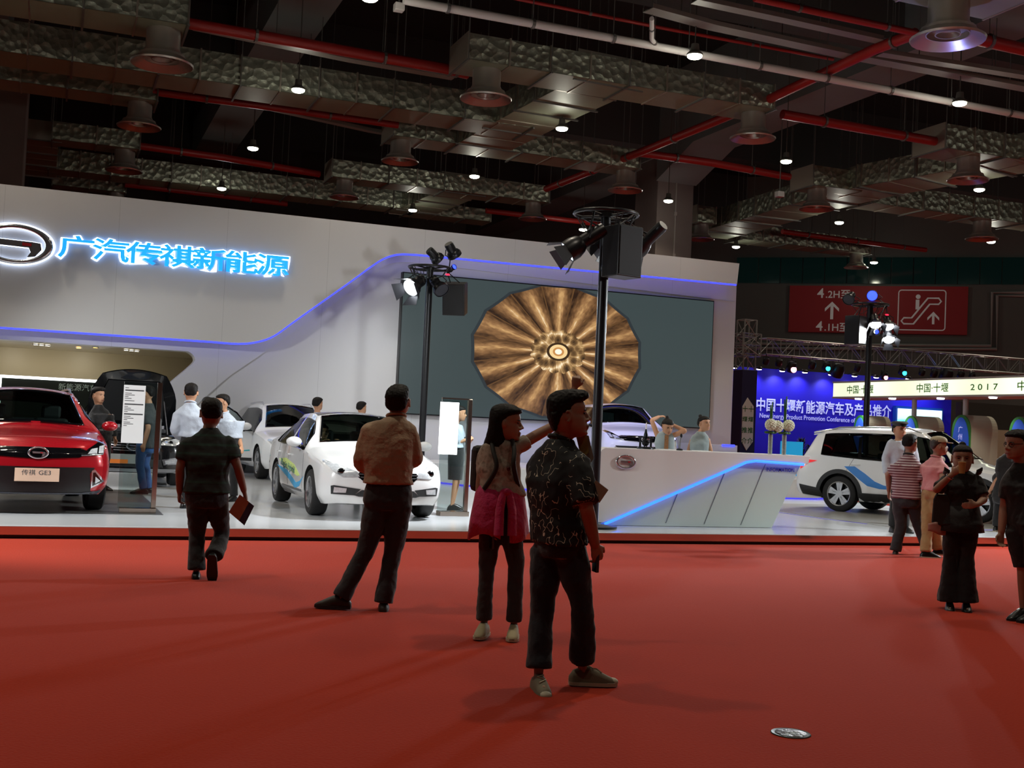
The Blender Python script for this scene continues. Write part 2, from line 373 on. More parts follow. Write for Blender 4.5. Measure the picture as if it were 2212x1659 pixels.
mb.span((Lx-e, 32.58, tz-.01), (Rx+e, 32.7, tz+.06)).span((Lx-e, 32.58, zb), (Lx+.02, 32.7, tz)).span((Rx-.02, 32.58, zb), (Rx+e, 32.7, tz)); mb.build('frame', mat('frame_glow', 'ffffff', .5, emit=2.6), t)
for xl_ in (Lx+.5, Rx-.7): MB().span((xl_, 32.65, PW), (xl_+.2, 32.9, zb)).build('leg', M_black, t)
p = onY(168, 838, 32.6); mb = MB(); text_to(mb, '新能源汽车', (p[0], 32.612, p[2]-.06), X3, Z3, .19); mb.build('lettering', mat('screen_text', '6d7a74', .5, emit=.25), t)
# ------------------------------------------------------------------ the big screen with the golden disc
s0, s1, s2, s3 = onY(868, 592, 28.84), onY(1540, 650, 28.84), onY(1530, 923.4, 28.84), onY(865, 893, 28.84)
sx0, sx1, sz0, sz1 = (s0[0]+s3[0])/2-.02, s1[0], (s2[2]+s3[2])/2, (s0[2]+s1[2])/2
M_scr, nt, b = nodemat('screen_picture'); N = NT(nt); oc, ox, oy, oz = N.obj()
hub = onY(1205, 760, 28.84)
u = N.m('DIVIDE', N.m('SUBTRACT', ox, float(hub[0])), 2.5); w = N.m('DIVIDE', N.m('SUBTRACT', oz, float(hub[2])), 1.80)
ang = N.m('ARCTAN2', w, u); r = N.m('SQRT', N.m('ADD', N.m('MULTIPLY', u, u), N.m('MULTIPLY', w, w)))
sec = N.m('MULTIPLY', N.m('ADD', ang, 3.3), 16/(2*PI)); fr = N.m('FRACT', sec); sid = N.m('FLOOR', sec)
dd = N.m('ABSOLUTE', N.m('SUBTRACT', fr, .5))                     # 0 mid panel .. .5 at a rib
rim = N.m('ADD', .945, N.m('MULTIPLY', N.m('MULTIPLY', dd, dd), .10))
vs = nt.nodes.new('ShaderNodeCombineXYZ'); nt.links.new(N.m('MULTIPLY', sec, 1.4), vs.inputs[0]); nt.links.new(N.m('MULTIPLY', r, 1.6), vs.inputs[1])
wr = N.noise(vs.outputs[0], 7, 6); big = N.noise(vs.outputs[0], 1.6, 3)
glow = N.m('MULTIPLY', N.m('POWER', N.m('SUBTRACT', 1.0, N.m('MULTIPLY', N.m('ABSOLUTE', N.m('SUBTRACT', fr, .42)), 1.8)), 1.3), N.m('SUBTRACT', 1.25, N.m('MULTIPLY', r, .55)))
val = N.m('ADD', N.m('MULTIPLY', glow, .74), N.m('ADD', N.m('MULTIPLY', N.m('SUBTRACT', wr, .5), .6), N.m('MULTIPLY', N.m('SUBTRACT', big, .5), .9)))
gold = N.ramp(N.m('ADD', val, .06), [(0, '2a1a10'), (.25, '5f4228'), (.5, '8f6842'), (.75, 'c79c66'), (1, 'fbe8c4')])
gold = N.mix(N.m('GREATER_THAN', dd, .475), gold, '5f4226')
vb = nt.nodes.new('ShaderNodeTexVoronoi'); vb.inputs['Scale'].default_value = 5.2; nt.links.new(oc, vb.inputs['Vector'])
hubc = N.ramp(N.m('ADD', N.m('MULTIPLY', vb.outputs['Distance'], 1.1), N.m('MULTIPLY', N.m('SUBTRACT', wr, .5), .8)), [(0, '1c130c'), (.5, '6f5232'), (.8, 'c09a66'), (1, 'ffe9c4')])
pic = N.mix(N.m('LESS_THAN', r, N.m('ADD', .30, N.m('MULTIPLY', dd, .06))), gold, hubc)
pic = N.mix(N.m('LESS_THAN', r, .135), pic, '3a2816'); pic = N.mix(N.m('LESS_THAN', r, .105), pic, 'f0cf94'); pic = N.mix(N.m('LESS_THAN', r, .065), pic, 'c58a4c'); pic = N.mix(N.m('LESS_THAN', r, .04), pic, 'fff6e0')
pic = N.mix(N.m('GREATER_THAN', r, rim), pic, '2b3236'); pic = N.mix(N.m('GREATER_THAN', r, N.m('ADD', rim, .035)), pic, '3a4546')
b.inputs['Base Color'].default_value = (*lin('0c0f10'), 1); b.inputs['Roughness'].default_value = .35; nt.links.new(pic, b.inputs['Emission Color']); b.inputs['Emission Strength'].default_value = 1.0
t = thing('display_screen', 'huge screen in the white wall showing a folded golden umbrella disc', 'screen', (hub[0], 28.8, sz0))
MB().span((sx0, 28.80, sz0), (sx1, 29.02, sz1)).build('panel', M_scr, t)
MB().span((sx0-.03, 28.82, sz0-.03), (sx1+.03, 29.01, sz1+.03)).build('frame', M_black, t)
# plinth under the screen with a blue light line at its foot
plp = curve([(8.2, 28.8), (8.45, 26.6), (9.0, 25.0), (10.5, 24.2), (14, 23.8), (17.4, 23.8), (17.6, 28.8)], 5)
PZ = .62
o = struct(MB().prism(plp, (0, 0, PW), X3, Y3, Z3*(PZ-PW)).build('floor_plinth', M_white, bevel=.02))
mb = MB(); mb.tube([(x*1.0, y-.0, PW+.015) for x, y in plp[2:-5]], .02, 6); o = mb.build('light_strip', mat('blue_strip_dim', '4a48c8', .4, emit=.8, ecol='3a34e0')); tag(o, 'thin blue light line at the foot of the raised plinth behind the sedan', 'light strip')
# pedestal by the wall's right end
a = onY(1530, 958, 27.4); c = onY(1584, 975, 27.4)
struct(MB().span((a[0], 27.2, PZ), (c[0], 28.9, a[2]-.02)).build('trim_pedestal', M_white, bevel=.01))
o = MB().tube([(a[0]+.3, 27.19, a[2]-.03), (c[0]-.1, 27.19, a[2]-.03)], .03).build('light_strip', M_blue); tag(o, 'short blue light strip on the white pedestal behind the receptionists', 'light strip')
# ------------------------------------------------------------------ sign on the wall
M_cyan = mat('sign_cyan', '2aa8ee', .4, emit=.95, ecol='1d9df0'); M_halo = mat('sign_halo', 'ffffff', .5, emit=3.2, ecol='cfe0ff')
p0_, p1_ = onY(127, 552, 28.5), onY(620, 600, 28.5)
t = thing('wall_sign', 'backlit cyan Chinese lettering high on the white wall', 'sign', ((p0_[0]+p1_[0])/2, 28.5, p0_[2]))
wch = (p1_[0]-p0_[0])/7; zb = (onY(127, 553, 28.5)[2]+onY(600, 598, 28.5)[2])/2
for k, ch in enumerate('广汽传祺新能源'):
    cx = p0_[0]+wch*(k+.5); mb = MB(); text_to(mb, ch, (cx, 28.44, zb+.05), X3, Z3, .53, Y3*.06, .016, sx=1.55); o = mb.build('letter', M_cyan, t)
    mb = MB(); text_to(mb, ch, (cx, 28.535, zb+.05), X3, Z3, .53, None, .06, sx=1.57); mb.build('halo', M_halo, o)
def emblem(c, u, w, n, a, bb, group=None, parent=None, mats=(None, None), glow=False):
    """oval ring with an inner bar that bends down into the ring's lower right"""
    u, w, n, c = unit(u), unit(w), unit(n), V3(c); th = .21
    mk = MB(); R = []
    for k in range(48):
        q = 2*PI*k/48; er = u*math.cos(q)*a+w*math.sin(q)*bb; ei = er*(1-th); f = n*.07*a
        R.append([c+er, c+er*.97+f, c+(er+ei)/2+f*1.3, c+ei+f, c+ei])
    mk.rings(R, False, True)
    bar = [(-.62, .20), (.5, .16), (.74, .12), (.78, -.2), (.6, -.55), (.36, -.62), (.46, -.36), (.40, -.14), (-.56, -.1)]
    o = mk.build('ring', mats[0] or M_chrome, parent, 60)
    MB().prism([(x*a*.88, y*bb*1.0) for x, y in bar], c, u, w, n*.06*a).build('bar', mats[0] or M_chrome, o)
    MB().prism([(x*a, y*bb) for x, y in [(.18, .10), (.42, .08), (.42, -.06), (.18, -.06)]], c+n*.061*a, u, w, n*.004).build('badge_mark', mat('emblem_red', 'a01822', .4), o)
    if glow:
        mk = MB()
        for s in (1.02, .81): mk.tube([c+u*math.cos(2*PI*k/48)*a*s+w*math.sin(2*PI*k/48)*bb*s-n*.02 for k in range(48)], .022*a, 6, closed=True)
        B = [c+u*x*a*.9+w*y*bb*1.06-n*.0 for x, y in bar]; mk.tube(B, .016*a, 6, closed=True); mk.build('halo', M_halo, o)
    return o
ec = onY(33, 527, 28.48); t = thing('emblem', 'large chrome oval emblem with white glow, cut by the left edge, beside the cyan lettering', 'emblem', ec)
emblem(ec, X3, Z3, -Y3, .80, .45, parent=t, glow=True)
# ================================================================== INFORMATION DESK AND WHAT STANDS ON IT
DY = 15.5
def dp(x, y, Y=DY): p = onY(x, y, Y); return (p[0], p[2])
M_deskg = mat('desk_panel', 'b9c6c0', .22, spec=.5); M_ltblue = mat('desk_strip', '3a8cff', .4, emit=2.6, ecol='2560ff')
t = thing('information_desk', 'long white information desk with slanted end and blue light line', 'desk', (dp(1500, 1130)[0], 15.9, PW))
zt = dp(1320, 968)[1]; zt2 = dp(1750, 985)[1]; ztop = (zt+zt2)/2
bl = [dp(1320, 1123), dp(1612, 996), dp(1632, 993), dp(1736, 1001)]; zlow = PW+.03
fr_ = [(dp(1293, 1128)[0], PW+.05), (dp(1297, 980)[0], ztop-.08), (dp(1300, 975)[0], ztop-.03), (dp(1308, 968)[0], ztop), (dp(1750, 985)[0], ztop), (dp(1746, 1000)[0], ztop-.13)]+bl[::-1]+[(bl[0][0]-.12, PW+.05)]
MB().prism(fr_, (0, DY, 0), X3, Z3, Y3*.12).build('front_panel', M_white, t, bevel=.006)
lo = [(fr_[0][0]+.03, PW+.005), (bl[0][0]-.1, PW+.06)]+bl[:2]+[(bl[2][0], bl[2][1]), bl[3], (dp(1672, 1140)[0], PW+.005)]
lo = [(x, z+.0) for x, z in lo]
MB().prism(lo, (0, DY+.06, 0), X3, Z3, Y3*.06).build('glass_panel', M_deskg, t)
for (xa, ya, xb, yb) in ((1466, 1060, 1438, 1130), (1565, 1022, 1521, 1132), (1653, 1003, 1600, 1134)):
    a, c = dp(xa, ya, DY+.06), dp(xb, yb, DY+.06); MB().cyl((a[0], DY+.058, a[1]), (c[0], DY+.058, c[1]), .006, n=6).build('panel_joint', mat('joint_grey', '6d7674', .6), t)
side = [(lo[1][0], PW), (bl[0][0], bl[0][1]), (bl[1][0], bl[1][1]+.05), (bl[3][0]+.0, bl[3][1]+.05), (lo[-1][0], PW)]
MB().prism([(fr_[0][0], PW), (fr_[1][0], ztop-.02), (bl[3][0]-.02, ztop-.02), (lo[-1][0]-.01, PW)], (0, DY+.12, 0), X3, Z3, Y3*.62).build('body', M_white, t)
MB().span((fr_[3][0], DY+.02, ztop-.035), (fr_[4][0]-.02, DY+.85, ztop)).build('worktop', M_white, t, bevel=.008)
mb = MB(); mb.tube([(x, DY-.005, z-.02) for x, z in [(bl[0][0]-.1, bl[0][1]-.04)]+bl], .02, 8); mb.build('light_strip', M_ltblue, t)
sp = V3((bl[3][0]-.14, DY+.05, bl[3][1]-.115)); mb = MB(); p0_, p1_ = dp(1660, 1012), dp(1720, 1014)
text_to(mb, 'INFORMATION', ((p0_[0]+p1_[0])/2, DY+.052, p0_[1]-.045), X3, Z3, (p1_[0]-p0_[0])/6.0, None, .012, sx=.9); mb.build('lettering', mat('letter_blue', '2a35a0', .4), t)
ec = onY(1352, 998, DY-.01); emblem(ec, X3, Z3, -Y3, .165, .105, parent=t)
DT = ztop
# vases with flowers
M_glass = mat('vase_glass', 'dfe6e6', .12, .35, coat=1, noise=(30, '8f9a9a'), alpha=.85); M_leaf = mat('leaf_green', '2f6b25', .5, noise=(20, '1d4a18')); M_petal = mat('petal_white', 'e9ecdc', .6, noise=(60, 'cdd3b8'))
def ball(mb, c, r, n=90):
    for k in range(n):
        z = 1-2*(k+.5)/n; q = math.sqrt(1-z*z); a = k*2.39996; d = V3((q*math.cos(a), q*math.sin(a), z)); mb.ell(V3(c)+d*r*.82, (r*.2, r*.2, r*.2), n=6, m=4)
    return mb.ell(c, (r*.86,)*3, n=12, m=8)
def vase(x, balls, stem, label):
    p = onY(x, 982, DY+.35); p[2] = DT; t = thing('flower_vase', label, 'vase', p, 'flower vases on the desk')
    mb = MB().lathe([(.034, .0), (.036, .31), (.031, .31), (.029, .012)], p, n=18, cap=False); mb.cyl(p, p+Z3*.012, .034, n=18); mb.build('glass', M_glass, t, 40)
    mb = MB()
    for k in range(9): a = k*2.4; mb.tube([p+V3((.012*math.cos(a+1), .012*math.sin(a+1), .29)), p+V3((.02*math.cos(a), .02*math.sin(a), stem-.06+.05*(k % 3)))], .0065, 5)
    for k in range(7): a = k*.9; mb.ell(p+V3((.06*math.cos(a), .06*math.sin(a), .34)), (.05, .025, .02), n=6, m=4)
    mb.build('stem', M_leaf, t, 60)
    for dx, dz in balls: ball(MB(), p+V3((dx, -.03, dz)), .098).build('flower_head', M_petal, t, 60)
vase(1663, [(-.02, .46), (.10, .44)], .78, 'glass vase with two white flower balls on the desk, nearer the receptionists')
vase(1693, [(.05, .46)], .88, 'glass vase with one white flower ball on the desk, nearer its slanted end')
M_dkmetal = mat('dark_metal', '2c2d31', .3, .8)
p = onY(1394, 968, DY+.45); p[2] = DT; t = thing('tabletop_model', 'black model machine with a white tipped mast on the desk', 'model', p)
mb = MB().lathe([(.0, 0), (.13, 0), (.13, .02), (.12, .03), (0, .03)], p, n=20, cap=False)
for a in range(6): q = a*PI/3; c = p+V3((.1*math.cos(q), .07*math.sin(q), 0)); mb.cyl(c, c+Z3*.17, .009, n=8)
mb.lathe([(.115, .165), (.12, .165), (.12, .18), (.115, .18)], p, n=20, cap=False); mb.lathe([(.115, .1), (.12, .1), (.12, .11), (.115, .11)], p, n=20, cap=False); mb.ell(p+Z3*.1, (.06, .05, .06)); mb.build('frame', M_dkmetal, t, 50)
mb = MB().lathe([(.03, .16), (.032, .22), (.022, .25), (.014, .29), (.01, .30)], p, n=14); mb.build('mast', M_dkmetal, t, 40); MB().lathe([(.010, .30), (.010, .38), (.004, .40)], p, n=10).build('tip', mat('white_plastic', 'f0f0f0', .4), t)
p = onY(1468, 970, DY+.4); p[2] = DT; t = thing('desk_microphone', 'small grey desk microphone between the two receptionists', 'microphone', p)
MB().lathe([(.05, 0), (.05, .02), (.02, .03)], p, n=18).build('base', M_dkmetal, t, 40); MB().tube([p+Z3*.02, p+Z3*.15, p+V3((.015, 0, .2))], .012, 8).build('stem', mat('grey_metal', '8a8d90', .3, .7), t, 60)
MB().ell(p+V3((.02, 0, .225)), (.02, .02, .035)).build('capsule', M_dkmetal, t, 60)
for k, (x, n) in enumerate(((1440, 'papers beside the first receptionist'), (1515, 'papers before the second receptionist'))):
    p = onY(x, 972, DY+.3); o = MB().span((p[0]-.11, p[1]-.1, DT), (p[0]+.11, p[1]+.1, DT+.012)).build('paper_stack', mat('paper', 'e8e8e6', .7)); tag(o, 'low stack of white '+n, 'papers')
# ================================================================== GLASS INFORMATION STANDS
M_pane = glassmat('stand_glass', 'e6efee', .94)
def info_stand(xl, xr, yb, yt, Y, label, sheet, lit):
    a, c = onz(xl, yb, PW), onz(xr, yb, PW); Y = (a[1]+c[1])/2; a, c = onY(xl, yb, Y), onY(xr, yb, Y); z1 = onY(xr, yt, Y)[2]
    t = thing('information_stand', label, 'information stand', ((a[0]+c[0])/2, Y, PW), 'glass stands by the cars')
    MB().span((a[0], Y-.11, PW), (c[0]+.03, Y+.11, PW+.07)).build('base', M_steel, t, bevel=.004)
    MB().span((c[0]-.03, Y-.035, PW+.06), (c[0]+.03, Y+.035, z1)).build('post', M_steel, t, bevel=.003)
    MB().span((a[0]-.02, Y-.006, PW+.06), (c[0]-.03, Y+.006, z1-.01)).build('glass_panel', M_pane, t)
    if lit: MB().span((a[0]-.02, Y-.02, z1-.015), (c[0]+.03, Y+.02, z1+.008)).build('top_bar', M_steel, t)
    u0, u1, v0, v1 = sheet; p, q = onY(u0, v0, Y), onY(u1, v1, Y)
    if lit: MB().span((p[0], Y-.04, q[2]), (q[0], Y-.012, p[2])).build('light_box', mat('box_glow', 'ffffff', .5, emit=1.8), t)
    else:
        o = MB().span((p[0], Y-.011, q[2]), (q[0], Y-.007, p[2])).build('sheet', mat('sheet_white', 'dfe4e4', .6), t); mb = MB(); w = q[0]-p[0]; h = p[2]-q[2]
        for f in (.09, .33, .50): mb.span((p[0]+.02, Y-.0125, p[2]-h*f-.008), (q[0]-.02, Y-.0112, p[2]-h*f+.008))
        for k, f in enumerate((.05, .14, .17, .20, .23, .27, .37, .40, .43, .46, .54, .57, .60, .64, .67, .70)): mb.span((p[0]+.02, Y-.0125, p[2]-h*f-.004), (p[0]+.02+w*(.16+.14*(k % 3)), Y-.0112, p[2]-h*f+.003))
        mb.build('print', mat('ink', '3a3d40', .7), o)
info_stand(256, 330, 1108, 826, 16.4, 'glass stand with a printed white sheet and steel post beside the red car', (268, 308, 831, 958), False)
info_stand(946, 1004, 1114, 862, 16.65, 'glass stand with a bright light box beside the white sedan', (951, 985, 868, 982), True)
# ================================================================== LIGHT POLES
M_pole = mat('pole_black', '17181b', .35, .3); M_cable = mat('cable_dark', '1d1c1b', .6); M_lit = mat('lamp_lit', 'ffffff', .5, emit=14, ecol='f4f8ff'); M_barn = mat('barn_inside', '33353a', .45, .4); M_bluelit = mat('lamp_blue', '3355ff', .4, emit=5, ecol='2233ff'); M_redlit = mat('lamp_red', 'ff3344', .4, emit=1.6, ecol='ff2244')
def pole(x, y, ztop, label, z0=PW):
    t = thing('light_pole', label, 'light pole', (x, y, z0), 'black light poles of the stand')
    MB().lathe([(.34, 0), (.34, .03), (.1, .05)], (x, y, z0), n=24).build('base', M_pole, t, 40)
    MB().cyl((x, y, z0+.03), (x, y, ztop), .072, n=20).build('pole', M_pole, t, 40)
    R = .45; mb = MB(); ring = [(x+R*math.cos(2*PI*k/28), y+R*math.sin(2*PI*k/28), ztop) for k in range(28)]; mb.tube(ring, .026, 8, closed=True)
    for k in range(4): q = k*PI/2+.5; mb.cyl((x+.06*math.cos(q), y+.06*math.sin(q), ztop-.02), (x+R*math.cos(q), y+R*math.sin(q), ztop), .018, n=8)
    mb.cyl((x, y, ztop-.05), (x, y, ztop+.02), .1, n=20); mb.build('ring', M_pole, t, 60)
    mb = MB(); rr = random.Random(int(x*10))
    for k in range(7):
        q = rr.random()*6.28; a = V3((x+R*math.cos(q), y+R*math.sin(q), ztop)); c = V3((x+.08*math.cos(q+.8), y+.08*math.sin(q+.8), ztop-.12-.2*rr.random())); m = (a+c)/2-Z3*(.08+.1*rr.random())
        mb.tube(curve3([a, m, c]), .008, 5)
    mb.build('cable', M_cable, t, 60); return t
def curve3(pts, n=5):
    out = []
    for i in range(len(pts)-1):
        p0, p1, p2, p3 = [V3(pts[min(max(k, 0), len(pts)-1)]) for k in (i-1, i, i+1, i+2)]
        for q in np.linspace(0, 1, n, endpoint=False): out.append(.5*((2*p1)+(p2-p0)*q+(2*p0-5*p1+4*p2-p3)*q*q+(3*p1-p0-3*p2+p3)*q**3))
    return out+[V3(pts[-1])]
def spotlight(head, d, L, r, hang, label, lens, barn=True, group='spotlights on the poles'):
    """stage lamp: head = centre of its lens, d = direction it shines, hang = point of the ring it hangs from"""
    head, d, hang = V3(head), unit(d), V3(hang); u, w, _ = frame(d); back = head-d*L
    t = thing('spotlight', label, 'spotlight', hang, group)
    MB().lathe([(.0, -L), (r*.55, -L), (r*.62, -L*.9), (r*.62, -L*.42), (r*.8, -L*.36), (r, -L*.2), (r, 0), (r*.93, 0), (r*.9, -.03), (0, -.03)], head, d, 20, False).build('housing', M_pole, t, 35)
    MB().cyl(head-d*.028, head-d*.012, r*.88, n=20).build('lens', lens, t, 40)
    c = head-d*L*.55; yo = MB(); yo.tube([c+u*r*1.02, c+u*r*1.02+unit(hang-c)*.12, c+unit(hang-c)*.2, c-u*r*1.02+unit(hang-c)*.12, c-u*r*1.02], .012, 6); yo.tube([c+unit(hang-c)*.19, hang], .014, 6); yo.build('yoke', M_pole, t, 50)
    if barn:
        for k in range(4):
            e, s = ((u, w), (w, u), (-u, w), (-w, u))[k]; a = head+e*r*.95; q = unit(d*1.0+e*.55); h = r*1.15
            b_ = MB(); n_ = unit(np.cross(q, s))*.003; P = [a-s*r*.6, a+s*r*.6, a+q*h+s*r*.95, a+q*h-s*r*.95]; b_.rings([[p-n_ for p in P], [p+n_ for p in P]]); b_.build('barn_door', M_barn, t)
    return t
def speaker_box(c, size, rz, hang, label, tilt=0):
    c = V3(c); t = thing('loudspeaker', label, 'loudspeaker', c, 'loudspeakers on the poles')
    A = [V3((math.cos(rz), math.sin(rz), 0)), V3((-math.sin(rz)*math.cos(tilt), math.cos(rz)*math.cos(tilt), math.sin(tilt)))]; A.append(np.cross(A[0], A[1]))
    MB().box(c, size, ax=A).build('cabinet', M_black, t, bevel=.015); MB().box(c-A[1]*(size[1]/2+.004), (size[0]*.9, .012, size[2]*.92), ax=A).build('grille', mat('grille_black', '111214', .7), t)
    mb = MB().tube([c+A[2]*size[2]/2+A[0]*.1, V3(hang)], .012, 6).tube([c+A[2]*size[2]/2-A[0]*.1, V3(hang)], .012, 6); mb.build('hanger', M_pole, t); return t
# front pole, right of the man in the patterned shirt
x1, y1 = 7.21, 15.2; pole(x1, y1, 4.60, 'tall black light pole rising beside the man in the patterned shirt')
spotlight(onY(1225, 545, 15.0), (-.80, .22, -.60), .62, .16, (x1-.3, y1-.25, 4.58), 'spotlight with open barn doors hanging left on the front pole', mat('lens_edge', 'e8f0ff', .2, emit=2.2))
spotlight(onY(1291, 530, 15.7), (-.6, .5, -.6), .5, .14, (x1-.15, y1+.4, 4.58), 'spotlight half hidden behind the front pole', M_barn)
spotlight(onY(1372, 545, 15.7), (-.35, .75, -.6), .62, .14, (x1+.42, y1+.2, 4.58), 'spotlight seen from behind, right of the loudspeaker on the front pole', M_barn)
cs = onY(1344, 545, 14.95); speaker_box(cs, (.44, .36, .72), rad(14), (x1+.32, y1-.25, 4.6), 'black loudspeaker box on the front pole')
# far left pole
x2, y2 = 7.32, 24.0; pole(x2, y2, 4.82, 'black light pole rising behind the white sedan')
spotlight(onY(887, 622, 23.7), (-.75, -.5, -.55), .42, .2, (x2-.42, y2-.1, 4.8), 'lit spotlight with barn doors on the pole behind the sedan', M_lit)
spotlight(onY(948, 562, 23.9), (.75, .2, -.55), .32, .15, (x2+.05, y2-.3, 4.84), 'round lamp on top of the pole behind the sedan, left of two', M_black, False)
spotlight(onY(983, 553, 23.9), (.6, .3, -.7), .32, .16, (x2+.36, y2-.2, 4.84), 'round lamp on top of the pole behind the sedan, right of two', M_black, False)
spotlight(onY(955, 628, 23.6), (.3, -.7, -.65), .4, .17, (x2+.28, y2-.35, 4.8), 'dark moving head lamp in front of the loudspeaker behind the sedan', M_barn, False)
spotlight(onY(982, 576, 23.9), (.3, -.8, .35), .2, .06, (x2+.43, y2-.05, 4.8), 'tiny blue lamp at the pole behind the sedan', M_bluelit, False)
o = MB().ell(onY(967, 593, 23.55), (.05, .02, .02)).build('indicator_light', M_redlit); tag(o, 'small red indicator light on the lamp behind the sedan', 'indicator light')
speaker_box(onY(983, 645, 24.1), (.48, .42, .68), rad(-28), (x2+.4, y2+.1, 4.8), 'dark loudspeaker box on the pole behind the sedan', rad(14))
# far right pole
x3, y3 = 19.07, 24.5; pole(x3, y3, 5.02, 'black light pole rising behind the white car on the right', 0.)
spotlight(onY(1832, 648, 24.5), (-.7, -.4, -.55), .3, .15, (x3-.42, y3-.1, 5.04), 'dark lamp on top of the right pole, on the left', M_barn, False)
spotlight(onY(1884, 639, 24.2), (-.6, -.7, -.3), .3, .14, (x3+.2, y3-.3, 5.04), 'blue lamp on top of the right pole', M_bluelit, False)
speaker_box(onY(1848, 714, 24.3), (.42, .38, .72), rad(25), (x3-.35, y3-.15, 5.0), 'dark loudspeaker box on the right pole')
for (px, py, lb) in ((1919, 706, 'upper of the lit floodlights on the right pole'), (1921, 734, 'lowest and brightest floodlight on the right pole'), (1892, 702, 'lit floodlight close to the right pole, left of the others')):
    spotlight(onY(px, py, 24.2), (-.30, -.62, -.72), .34, .15, (x3+.42, y3-.1, 5.0), lb, M_lit)
spotlight(onY(1894, 717, 24.1), (-.3, -.9, -.2), .2, .06, (x3+.3, y3-.2, 5.0), 'small blue lamp beside the right pole', M_bluelit, False)
o = MB().ell(onY(1916, 680, 24.1), (.06, .02, .02)).build('indicator_light', M_redlit); tag(o, 'small red indicator light on the right pole', 'indicator light')
# ================================================================== BOOTH BEHIND ON THE RIGHT
BY = 40.0; TY = 38.6
def bp_(x, y, Y=BY): p = onY(x, y, Y); return p[0], p[2]
M_bd = mat('backdrop_blue', '2a22d8', .55, noise=(.5, '241cc0'), emit=.12, ecol='1c14c8')  # cloth is only lit; a faint glow is put into its colour
tzb = bp_(1640, 795)[1]; bx0, bx1 = bp_(1560, 900)[0], bp_(2054, 900)[0]
t = thing('backdrop', 'bright blue backdrop wall with white Chinese and English lettering', 'backdrop', ((bx0+bx1)/2, BY, 0)); MB().span((bx0, BY, 0), (bx1, BY+.3, tzb)).build('panel', M_bd, t)
M_lw = mat('lettering_white', 'dfe4ff', .5, emit=.35, ecol='9fb0ff')
def line_of_text(s, pa, pb, Y, size_px, m, parent, name='lettering', bold=.01):
    a, c = onY(*pa, Y), onY(*pb, Y); vs, fs = textmesh(s, 1., bold, 1., 'LEFT'); wdt = max(q[0] for q in vs); size = size_px; k = (c[0]-a[0])/(wdt*size)
    mb = MB(); text_to(mb, s, (a[0], Y, (a[2]+c[2])/2), X3, Z3, size, None, bold, align='LEFT', sx=k); return mb.build(name, m, parent)
line_of_text('2017·中国十堰新能源汽车及产品推介', (1582, 884), (1925, 898), BY-.02, .55, M_lw, t, bold=.02)
line_of_text('New Energy Product Promotion Conference of Shiyan', (1640, 902), (1875, 914), BY-.02, .26, M_lw, t, bold=.012)
M_lampspot = mat('backdrop_lamp', 'ffffff', .5, emit=9, ecol='eceaff')
for k, (px, py) in enumerate([(1588, 794), (1640, 797), (1690, 801), (1739, 804), (1795, 809), (1846, 812), (1893, 815), (1962, 818), (2010, 822)]):
    p = onY(px, py, BY-.45); t = thing('arm_lamp', ('%s white arm lamp along the top of the blue backdrop' % ['first', 'second', 'third', 'fourth', 'fifth', 'sixth', 'seventh', 'eighth', 'last'][k]), 'lamp', p, 'arm lamps over the backdrop')
    MB().tube([p, p+V3((0, .2, .12)), (p[0], BY+.02, tzb)], .015, 6).build('arm', M_pole, t); MB().lathe([(.12, 0), (.13, .05), (.06, .1)], p, (0, -.2, 1), n=14).build('shade', M_pole, t, 40); MB().ell(p-Z3*.01, (.11, .11, .035)).build('bulb', M_lampspot, t, 60)
    spot('backdrop_beam', p-Z3*.06, (p[0], BY, p[2]-1.2), 70, 120, (.8, .82, 1), .9, .05)
# wrapped pillar and truss
M_navy = mat('navy_cloth', '14123f', .7); M_truss = mat('truss_alu', '9b9a96', .35, .7)
a, c = onY(1600, 975, TY), onY(1637, 801, TY); xw0, xw1 = a[0]-.05, c[0]-.02
t = thing('wrapped_pillar', 'navy wrapped square pillar with a white six-sided sign', 'pillar', ((xw0+xw1)/2, TY, 0)); MB().span((xw0, TY, 0), (xw1, TY+(xw1-xw0), c[2])).build('cloth', M_navy, t)
hx = [onY(*q, TY-.02) for q in ((1615, 859), (1628, 878), (1626, 954), (1612, 973), (1602, 954), (1604, 878))]; o = MB().prism([(q[0], q[2]) for q in hx], (0, TY-.03, 0), X3, Z3, Y3*.03).build('sign_board', mat('board_white', 'cfcfc8', .6), t)
mb = MB(); ctr = np.mean([q for q in hx], 0)
for k, ch in enumerate('十堰推介'):
    for s in (-1, 1): text_to(mb, ch, (ctr[0]+s*.13, TY-.035, ctr[2]+.48-k*.4), X3, Z3, .24, None, .015)
mb.build('lettering', mat('sign_green', '2e6a35', .6), o)
def truss(mb, p, q, up, side, h, w, step, r=.03):
    p, q = V3(p), V3(q); L = np.linalg.norm(q-p); d = unit(q-p); n = max(1, int(round(L/step)))
    C = [V3(up)*i*h+V3(side)*j*w for i, j in ((0, 0), (1, 0), (1, 1), (0, 1))]
    for c in C: mb.cyl(p+c, q+c, r, n=6)
    for k in range(n+1):
        a = p+d*L*k/n
        for i in range(4): mb.cyl(a+C[i], a+C[(i+1) % 4], r*.6, n=5)
        if k < n:
            b2 = p+d*L*(k+1)/n
            for i in range(4):
                i2 = (i+1) % 4
                if k % 2: mb.cyl(a+C[i], b2+C[i2], r*.6, n=5)
                else: mb.cyl(a+C[i2], b2+C[i], r*.6, n=5)
    return mb
t = thing('truss_tower', 'open metal truss tower above the navy pillar', 'truss tower', ((xw0+xw1)/2, TY, c[2]))
top = onY(1630, 691, TY)[2]; w = xw1-xw0; truss(MB(), (xw0+.06, TY+.06, c[2]), (xw0+.06, TY+.06, top), X3, Y3, w-.12, w-.12, .7).build('tower', M_truss, t)
